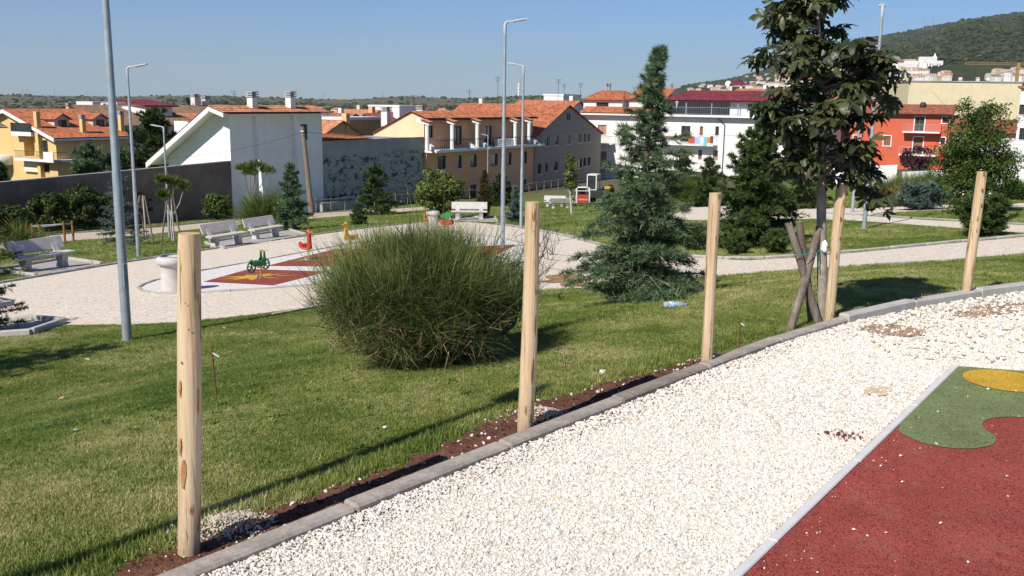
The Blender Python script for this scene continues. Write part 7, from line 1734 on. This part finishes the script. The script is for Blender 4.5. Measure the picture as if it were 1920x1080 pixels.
# ================================================================== THE TOWN BEYOND
def simple_house(name, label, x, y, z, w, d, h, ang, wall, roof, group, rh=None, storeys=2, flat=False, cat='house', wins=True, seed=0, eave=.4):
    """a house of the roofscape: walls, roof, chimney, windows as pieces"""
    r = random.Random(seed); root = thing(name, label, cat, (x, y, z), ang, group)
    w2, d2 = w / 2, d / 2; rh = rh or d * .24
    body = MB().box(-w2, w2, -d2, d2, -2, h)
    if not flat: body.prism([(-d2, h), (d2, h), (0, h + rh)], 'x', -w2, w2)
    body.build('wall', wall, root)
    if flat:
        pr = MB(); pr.box(-w2 - .1, w2 + .1, -d2 - .1, d2 + .1, h + .003, h + .35); pr.build('parapet', M_TRIM, root)
    else:
        rf = MB(); e = eave; zz = h - e * rh / d2
        for s_ in (-1, 1): rf.hexa([(-w2 - e, s_ * (d2 + e), zz), (w2 + e, s_ * (d2 + e), zz), (w2 + e, 0, h + rh), (-w2 - e, 0, h + rh), (-w2 - e, s_ * (d2 + e), zz + .18), (w2 + e, s_ * (d2 + e), zz + .18), (w2 + e, 0, h + rh + .18), (-w2 - e, 0, h + rh + .18)])
        ro = rf.build('roof', roof, root); cx = r.uniform(-w2 * .6, w2 * .6); MB().box(cx, cx + .7, -.3 + d2 * .3, .4 + d2 * .3, h, h + rh + 1.0).build('chimney', wall, ro)
    if wins:
        n = max(2, int(w / 3))
        for k in range(storeys):
            for i in range(n):
                u = -w2 + (i + .5) * w / n; zc_ = h - 1.9 - k * 3
                if zc_ < 0: continue
                MB().box(u - .5, u + .5, -d2 - .03, -d2 + .05, zc_ - .5, zc_ + .8).build('window', M_GLASS if r.random() < .6 else M_SHUT, root)
        for k in range(storeys):
            for u in (-d2 * .45, d2 * .45):
                zc_ = h - 1.9 - k * 3
                if zc_ > 0: MB().box(-w2 - .03, -w2 + .05, u - .5, u + .5, zc_ - .5, zc_ + .8).build('window', M_GLASS, root)
    return root
WALLS = [M_WHITE2, M_PINKISH, M_CREAM, M_WHITE, M_OCHRE, M_PEACH]; ROOFS = [T_MID, T_REDBR, T_NEW, T_OLD, T_MID]
def house_at(px, ptop, d, wpx, label, wall, roof, flat=False, ang=None, dep=9, h=8, name='town_house', storeys=2, rh=None):
    """a house whose roof top shows at pixel (px, ptop) at distance d"""
    zt = AT(px, ptop, d).z; x = AT(px, ptop, d).x; w = wpx / F * d; rh = 0 if flat else (rh or dep * .22); z0 = zt - h - rh
    return simple_house(name, label, x, d, z0, w, dep, h, ST - math.pi / 2 + math.radians(0) if ang is None else ang, wall, roof, None, rh or None, storeys, flat, seed=int(px))
house_at(660, 224, 128, 46, 'ochre house with flat roof between the white and peach houses', M_OCHRE, T_MID, True, AP, 8, 9)
house_at(706, 214, 140, 60, 'house with steep red brown roof left of the peach gable', M_PEACH, T_REDBR, False, ST, 9, 8, rh=3.2)
house_at(628, 228, 118, 30, 'small yellow house beside the white house gable end', M_YEL, T_MID, False, AP, 7, 7)
house_at(675, 207, 190, 90, 'long house with weathered roof above the ochre house', M_CREAM, T_MID, False, AP, 9, 8, rh=1.6)
house_at(640, 214, 165, 60, 'white house with reddish roof behind the ochre house', M_WHITE2, T_REDBR, False, AP, 9, 8)
house_at(745, 200, 220, 70, 'white flat roofed house behind the red brown roof', M_WHITE2, T_MID, True, AP, 10, 8)
house_at(935, 196, 170, 110, 'long red roof behind the ridge of the peach house', M_PINKISH, T_NEW, False, ST + math.pi / 2, 12, 8, rh=2.2)
house_at(1030, 190, 175, 120, 'red roofed house behind the taupe gable', M_WHITE2, T_NEW, False, AP, 12, 8, rh=2.4)
house_at(1055, 180, 200, 40, 'white roof terrace block with small towers behind the taupe gable', M_WHITE2, T_MID, True, AP, 8, 8)
house_at(1580, 182, 168, 90, 'white house with brown roof behind the crown of the staked tree', M_WHITE2, T_REDBR, False, AP, 10, 9)
house_at(1415, 168, 215, 60, 'white house with red ridge above the maroon roof', M_WHITE2, T_NEW, False, AP, 9, 9, rh=1.4)
house_at(1660, 165, 190, 60, 'pale house left of the cream block', M_PINKISH, T_OLD, False, AP, 10, 10)
house_at(170, 203, 190, 80, 'red roofed house behind the yellow house ridge', M_WHITE2, T_NEW, False, AP, 10, 8)
house_at(185, 192, 420, 46, 'low white hall on the plain above the yellow roof', M_WHITE2, T_OLD, True, AP, 14, 6)
house_at(232, 195, 300, 40, 'pale green house left of the brown roofs', M_CREAM, T_MID, True, AP, 10, 9)
# belltower of the town
zt = AT(1384, 149, 330).z; x = AT(1384, 149, 330).x; root = thing('bell_tower', 'square bell tower with red cap above the maroon roof', 'tower', (x, 330, zt - 22), AP)
MB().box(-2.0, 2.0, -2.0, 2.0, 0, 20).build('shaft', M_PINKISH, root); MB().prism([(-2.5, 20.2), (2.5, 20.2), (0, 22)], 'y', -2.5, 2.5).build('roof', T_DARKRED, root)
for k, z in ((0, 17.2), (1, 12.6)): MB().box(-1.3, 1.3, -2.05, -1.95, z, z + 2.4).build('opening', M_GLASS, root); MB().box(-2.35, 2.35, -2.35, 2.35, z - .7, z - .3).build('cornice', M_TRIM, root)
dk = MB().lathe([(0, 0), (.5, .03), (1.0, .2), (1.0, .25), (.5, .08), (0, .05)], 14).build('dish', M_TRIM, root); dk.location = (-3, -1, 20.5); dk.rotation_euler = (1.4, 0, .2); MB().bar((-3, -1, 20.4), (-1.9, -1, 18), .15).build('dish_arm', M_GALV, root)

# the rest of the roofscape: the same few houses again and again, too alike to tell apart
protos = []
for i in range(8): protos.append(simple_house('town_house', 'small far house in the roofscape of the town', 0, -900 - i * 40, -60, random.uniform(8, 15), random.uniform(8, 11), random.uniform(6, 9), 0, WALLS[i % 6], ROOFS[i % 5], 'houses of the far town', None, 1, i % 5 == 4, seed=i))
used = set(); rt = random.Random(12); n_t = 0
def put(pr, x, y, z, ang, lb=None, gp=None):
    o = pr if pr.name not in used else copy_tree(pr); used.add(pr.name); o.location = (x, y, z); o.rotation_euler = (0, 0, ang)
    if lb: o['label'] = lb; o['group'] = gp
    return o
for (x0, x1, d0, d1, n) in ((560, 860, 190, 620, 60), (830, 1180, 190, 520, 34), (-60, 420, 180, 520, 34), (1180, 1700, 190, 520, 36), (560, 900, 620, 1300, 34)):
    for k in range(n):
        d = d0 * (d1 / d0) ** rt.random(); px = rt.uniform(x0, x1); x = ray(px, 220).x * d
        if d < 200 and rt.random() < .5: continue
        z = float(zplane(x, d)) - rt.uniform(.5, 4.5) + (px > 1180) * 3; put(protos[rt.randrange(8)], x, d, z, AP + rt.choice((0, 0, math.pi / 2, .3, -.2)))

# antennas and aerials on the roofs
def aerial(px, py, d, h, label, r=.03):
    p = AT(px, py, d); root = thing('aerial', label, 'antenna', p); MB().tube([(0, 0, -1.5), (0, 0, h)], r, 5).build('mast', M_IRON, root)
    for k in range(4): MB().bar((-.5 + .1 * k, 0, h - .1 - k * .22), (.5 - .1 * k, 0, h - .1 - k * .22), r * 1.2).build('element', M_IRON, root)
for i, (px, py, d, h, lb) in enumerate(((880, 205, 150, 3.0, 'aerial on the red roof behind the peach house'), (933, 200, 150, 4.5, 'tall aerial left of the two lamp posts'), (1046, 198, 150, 4.0, 'aerial on the ridge of the taupe gable'), (1057, 192, 170, 3.2, 'aerial behind the ridge of the taupe gable'), (1088, 190, 160, 3.0, 'aerial left of the apartment house attic'), (776, 205, 150, 2.2, 'aerial on the peach gable'), (440, 197, 140, 2.0, 'aerial on the brown roofs'), (1782, 158, 172, 3.0, 'left aerial on the cream block'), (1826, 158, 172, 4.0, 'right aerial on the cream block'))): aerial(px, py, d, h, lb)
zt = AT(977, 160, 260); root = thing('telecom_mast', 'lattice telecom mast with panels right of the lamp posts', 'mast', (zt.x, 260, zt.z - 14))
for a in range(3): MB().tube([(.8 * math.cos(a * 2.1), .8 * math.sin(a * 2.1), 0), (.3 * math.cos(a * 2.1), .3 * math.sin(a * 2.1), 16)], .07, 5).build('leg', M_GALV, root)
for k in range(4): MB().box(-.9, -.5, -.2 + .01 * k, .2, 12.4 + .9 * k - 1.2, 13.1 + .9 * k - 1.2).build('panel', M_TRIM, root)

# ================================================================== HILL WITH ITS TOWN
RPX = np.array([1150, 1225, 1261, 1310, 1375, 1438, 1495, 1570, 1647, 1736, 1807, 1870, 1920, 2050, 2300, 2700.]); RPY = np.array([192, 180, 168, 158, 146, 130, 108, 86, 68, 53, 39, 30, 23, 2, -20, -10.])
RD = 4300.0
rz_ = np.array([AT(a, b_, RD).z for a, b_ in zip(RPX, RPY)]); raz = np.array([ray(a, b_).x for a, b_ in zip(RPX, RPY)])
def hill_z(x, y):
    x = np.asarray(x, float); y = np.asarray(y, float); a = x / np.maximum(y, 1); top = np.interp(a, raz, rz_)
    t = np.clip((y - 1250) / (RD - 1250), 0, 1); prof = t ** 1.35
    spur = 95 * np.exp(-((a - .47) / .10) ** 2) * np.exp(-((y - 2250) / 480) ** 2)
    spur2 = 150 * np.clip((a - .40) / .18, 0, 1) ** 1.2 * np.exp(-((y - 2900) / 520) ** 2)
    rough = (vnoise(x, y, 1 / 340, 21) - .5) * 46 + (vnoise(x, y, 1 / 120, 22) - .5) * 17 + (vnoise(x, y, 1 / 45, 23) - .5) * 6
    back = np.clip((y - RD) / 1800, 0, 1)
    z = -24 + (top + 24) * prof * (1 - .8 * back) + (spur + spur2) * np.clip(t * 6, 0, 1) + rough * np.clip(t * 3, 0, 1) * np.clip((top + 40) / 120, .08, 1) * np.clip((RD - y) / 300, .25, 1)
    return z
aa = np.linspace(raz[0] - .06, 1.05, 330); dd = np.concatenate([np.linspace(1250, RD, 190), np.linspace(RD + 60, 6200, 20)])
A_, D_ = np.meshgrid(aa, dd); HX = A_ * D_; HY = D_; HZ = hill_z(HX, HY); ny, nx = HX.shape; idx = np.arange(nx * ny).reshape(ny, nx)
fq = np.stack([idx[:-1, :-1], idx[:-1, 1:], idx[1:, 1:], idx[1:, :-1]], -1).reshape(-1, 4)
m = NT('hill_forest'); v = m.coord('Object')
a1 = m.ramp(m.noise(v, .02, 7, .7), [(.35, (.018, .028, .010)), (.55, (.035, .048, .018)), (.75, (.06, .066, .028))]); a2 = m.ramp(m.noise(v, .0022, 6, .65), [(.55, (0, 0, 0)), (.66, (1, 1, 1))]); fields = m.ramp(m.noise(v, .006, 4, .6), [(.4, (.07, .075, .035)), (.6, (.15, .125, .07))])
sz = m.n('ShaderNodeSeparateXYZ'); m.l(v, sz.inputs[0]); low = m.n('ShaderNodeMapRange'); low.inputs[1].default_value = 150; low.inputs[2].default_value = 10; m.l(sz.outputs[2], low.inputs[0])
col = m.mix(m.math('MULTIPLY', m.math('MAXIMUM', m.math('MULTIPLY', a2, .55), .12), low.outputs[0]), a1, fields); m.bump(m.noise(v, .09, 4, .7), 1.0, 5.0)
obj('hill', fast_mesh('hill', np.c_[HX.ravel(), HY.ravel(), HZ.ravel()], fq, smooth=True), m.fin(col, .95, .05), kind='structure')
def GH(px, py): return G(px, py, lambda x, y: hill_z(x, y), 1260, 4300)
rh_ = np.random.default_rng(31)
# woods on the hill and over the plain: far masses of trees
def blob_variants(n, r):
    out = []
    for _ in range(n):
        bm = bmesh.new(); bmesh.ops.create_icosphere(bm, subdivisions=2, radius=1)
        for q in bm.verts: q.co *= r.uniform(.72, 1.18); q.co.z = q.co.z * .8 + .5
        out.append(([tuple(q.co) for q in bm.verts], [tuple(w.index for w in f.verts) for f in bm.faces])); bm.free()
    return out
BV = blob_variants(6, random.Random(2)); mw = NT('far_woods'); t_ = inst_tint(mw); M_WOOD = mw.fin(mw.ramp(t_, [(0, (.020, .030, .014)), (.5, (.040, .052, .022)), (1, (.078, .080, .036))]), .95, .05)
n = 60000; d = 1900 + 2400 * rh_.random(n) ** .8; a = rh_.uniform(.17, .62, n); x = a * d; z = hill_z(x, d); ok = (rh_.random(n) < np.clip((z + 10) / 110, .06, 1)); x, d, z = x[ok], d[ok], z[ok]; n = len(x); s = rh_.gamma(6, 3.3 / 6, n)
scatter('hill_woods', BV, np.c_[x, d, z], np.c_[np.zeros((n, 2)), rh_.uniform(0, 6.28, n)], np.c_[s * 1.25, s * 1.25, s], rh_.integers(0, 6, n), np.clip(rh_.normal(.45, .22, n), 0, 1), M_WOOD, 'dark green woods covering the distant hillside', 'woods')
n = 9000; d = 320 * (5200 / 320) ** rh_.random(n); px = rh_.uniform(-150, 1400, n); x = (px - 960) / F * d * 1.02; cl = vnoise(x, d, 1 / 260, 41) * .6 + vnoise(x, d, 1 / 90, 42) * .4; ok = rh_.random(n) < np.clip((cl - .36) * 4, .06, 1) * np.clip((d - 250) / 500, .15, 1); x, d = x[ok], d[ok]; n = len(x)
gm = bpy.data.objects['ground'].data; az = x / d; far_ = np.clip((d - 1500) / 2000, 0, 1) * np.clip((9000 - d) / 3000, 0, 1); hump = 26 * np.exp(-((az - 0.02) / 0.10) ** 2) + 9 * np.exp(-((az + 0.11) / 0.03) ** 2) + 6 * np.exp(-((az + 0.30) / 0.06) ** 2)
z = zplane(x, d) + far_ * (hump + 5 * np.sin(x * 0.004 + 1) * np.sin(d * 0.003) + 3 * np.sin(x * 0.011)); s = rh_.gamma(4, 2.4 / 4, n) * np.clip(d / 1800, .55, 1.15)
scatter('plain_woods', BV, np.c_[x, d, z - .5], np.c_[np.zeros((n, 2)), rh_.uniform(0, 6.28, n)], np.c_[s * 1.3, s * 1.3, s * .9], rh_.integers(0, 6, n), np.clip(rh_.normal(.5, .22, n), 0, 1), M_WOOD, 'scattered dark trees over the distant plain', 'trees')
# houses on the hillside
hp = []; T_PALE = tile_mat('pale_tiles', (0.42, 0.30, 0.22), (0.36, 0.3, 0.25))
for i in range(5): hp.append(simple_house('hill_house', 'tiny pale house in the town on the distant hillside', 0, -1500 - i * 60, -80, random.uniform(12, 20), random.uniform(10, 13), random.uniform(9, 13), 0, [M_WHITE2, M_WHITE, M_PINKISH, M_WHITE2, M_CREAM][i], [T_OLD, T_PALE, T_MID, T_PALE, T_PALE][i], 'houses of the town on the hillside', None, 2, i == 3, seed=40 + i))
for (x0, x1, y0, y1, n, sc) in ((1275, 1430, 158, 178, 40, 1.0), (1400, 1560, 138, 172, 44, 1.0), (1560, 1690, 128, 160, 44, 1.05), (1650, 1735, 122, 146, 26, 1.2), (1690, 1780, 140, 156, 14, 1.0), (1855, 1915, 135, 156, 14, 1.0)):
    for k in range(n):
        px = rt.uniform(x0, x1); f = (px - x0) / (x1 - x0); py = rt.uniform(y0 + (1 - f) * 6, y1); g = GH(px, py)
        o = put(hp[rt.randrange(5)], g.x, g.y, g.z - .5, rt.uniform(-.7, .4)); o.scale = (sc, sc, sc)
for i, (px, py, w_, h_, lb) in enumerate(((1690, 138, 50, 20, 'long white institute building on the hillside left of the church'), (1672, 132, 30, 14, 'white block above the long hillside building'), (1712, 128, 34, 14, 'white terrace building below the hillside church'), (1738, 122, 30, 16, 'white wing stepping up to the hillside church'))):
    g = GH(px, py); k = g.y / F; simple_house('hill_block', lb, g.x, g.y, g.z - 2, w_ * k, 16, h_ * k, -.25, M_WHITE2, T_MID, None, None, 2, True, 'building', True, 70 + i)
g = GH(1748, 126); k = g.y / F; root = thing('hill_church', 'white church with pointed spire on the hillside spur', 'church', (g.x, g.y, g.z - 2), -.2)
MB().box(-14 * k, 16 * k, -9 * k, 9 * k, -5 * k, 13 * k).build('nave', M_WHITE2, root); MB().box(-24 * k, -14 * k, -7 * k, 7 * k, -5 * k, 9 * k).build('wing', M_WHITE2, root); MB().box(-1.5 * k, 4 * k, -9.4 * k, -5 * k, -5 * k, 18 * k).build('tower', M_WHITE2, root); MB().add([(-2 * k, -9.8 * k, 18 * k), (4.5 * k, -9.8 * k, 18 * k), (4.5 * k, -4.6 * k, 18 * k), (-2 * k, -4.6 * k, 18 * k), (1.25 * k, -7.2 * k, 27 * k)], [(0, 1, 4), (1, 2, 4), (2, 3, 4), (3, 0, 4), (3, 2, 1, 0)]).build('spire', M_WHITE, root)
for q in range(6): MB().box((-11 + q * 4.3) * k, (-9.6 + q * 4.3) * k, -9.1 * k, -8.9 * k, 4 * k, 8 * k).build('window', M_GLASS, root)
for px, h_ in ((1731, 20), (1748, 22), (1737, 12)):
    g = GH(px, 56); g = AT(px, 56, 4100); g.z = float(hill_z(g.x, g.y)); k = g.y / F; root = thing('radio_mast', 'thin radio mast on the ridge, %s of the three' % {1731: 'leftmost', 1748: 'rightmost', 1737: 'shortest and middle one'}[px], 'mast', g); MB().tube([(0, 0, -8), (0, 0, h_ * k)], .9, 5).build('mast', M_GALV, root); MB().bar((-3, 0, h_ * k * .8), (3, 0, h_ * k * .8), 1.2).build('cross_arm', M_GALV, root)
# construction crane on the right
p = AT(1907, 145, 700); root = thing('tower_crane', 'ochre tower crane at the right below the hill', 'crane', (p.x, 700, p.z - 20)); M_CR = mottled('crane_paint', (.36, .24, .10), .2, 2)
k = 700 / F; MB().box(-.9, .9, -.9, .9, 0, 20 + 26 * k).build('mast', M_CR, root); zj = 20 + 22 * k
for q in range(2): MB().bar((-98 * k, 0, zj + q * 1.6), (18 * k, 0, zj + q * 1.6), .22).build('jib_chord', M_CR, root)
for q in range(24): MB().bar((-98 * k + q * 4.8 * k, 0, zj), (-98 * k + (q + .5) * 4.8 * k, 0, zj + 1.6), .2).build('jib_brace', M_CR, root)
# far pylons on the plain
for i, (px, h_) in enumerate(((44, 16), (53, 14), (104, 17), (165, 10), (607, 12), (718, 15))):
    p = AT(px, 196, 2600); p.z = float(zplane(p.x, 2600)) + 6; k = 2600 / F; root = thing('pylon', ['first', 'second', 'third', 'fourth', 'fifth', 'sixth'][i] + ' thin pylon from the left on the far plain', 'pylon', p); MB().tube([(0, 0, -6), (0, 0, h_ * k + 3)], .5, 4).build('mast', M_GALV, root); MB().bar((-4, 0, h_ * k), (4, 0, h_ * k), .6).build('cross_arm', M_GALV, root)

# ================================================================== HAZE
hz = MB().box(-17500, 17500, -400, 16500, -420, 700).build('haze', None, None, kind='stuff'); tag(hz, 'thin bluish haze lying over the distant plain and hill', 'haze')
hm = bpy.data.materials.new('haze'); hm.use_nodes = True; ht = hm.node_tree; ht.nodes.remove(ht.nodes['Principled BSDF']); pv = ht.nodes.new('ShaderNodeVolumePrincipled'); pv.inputs['Color'].default_value = (.86, .93, 1.0, 1); pv.inputs['Density'].default_value = 4.6e-5; pv.inputs['Anisotropy'].default_value = 0.2
ht.links.new(pv.outputs[0], ht.nodes['Material Output'].inputs['Volume']); hz.data.materials.append(hm)
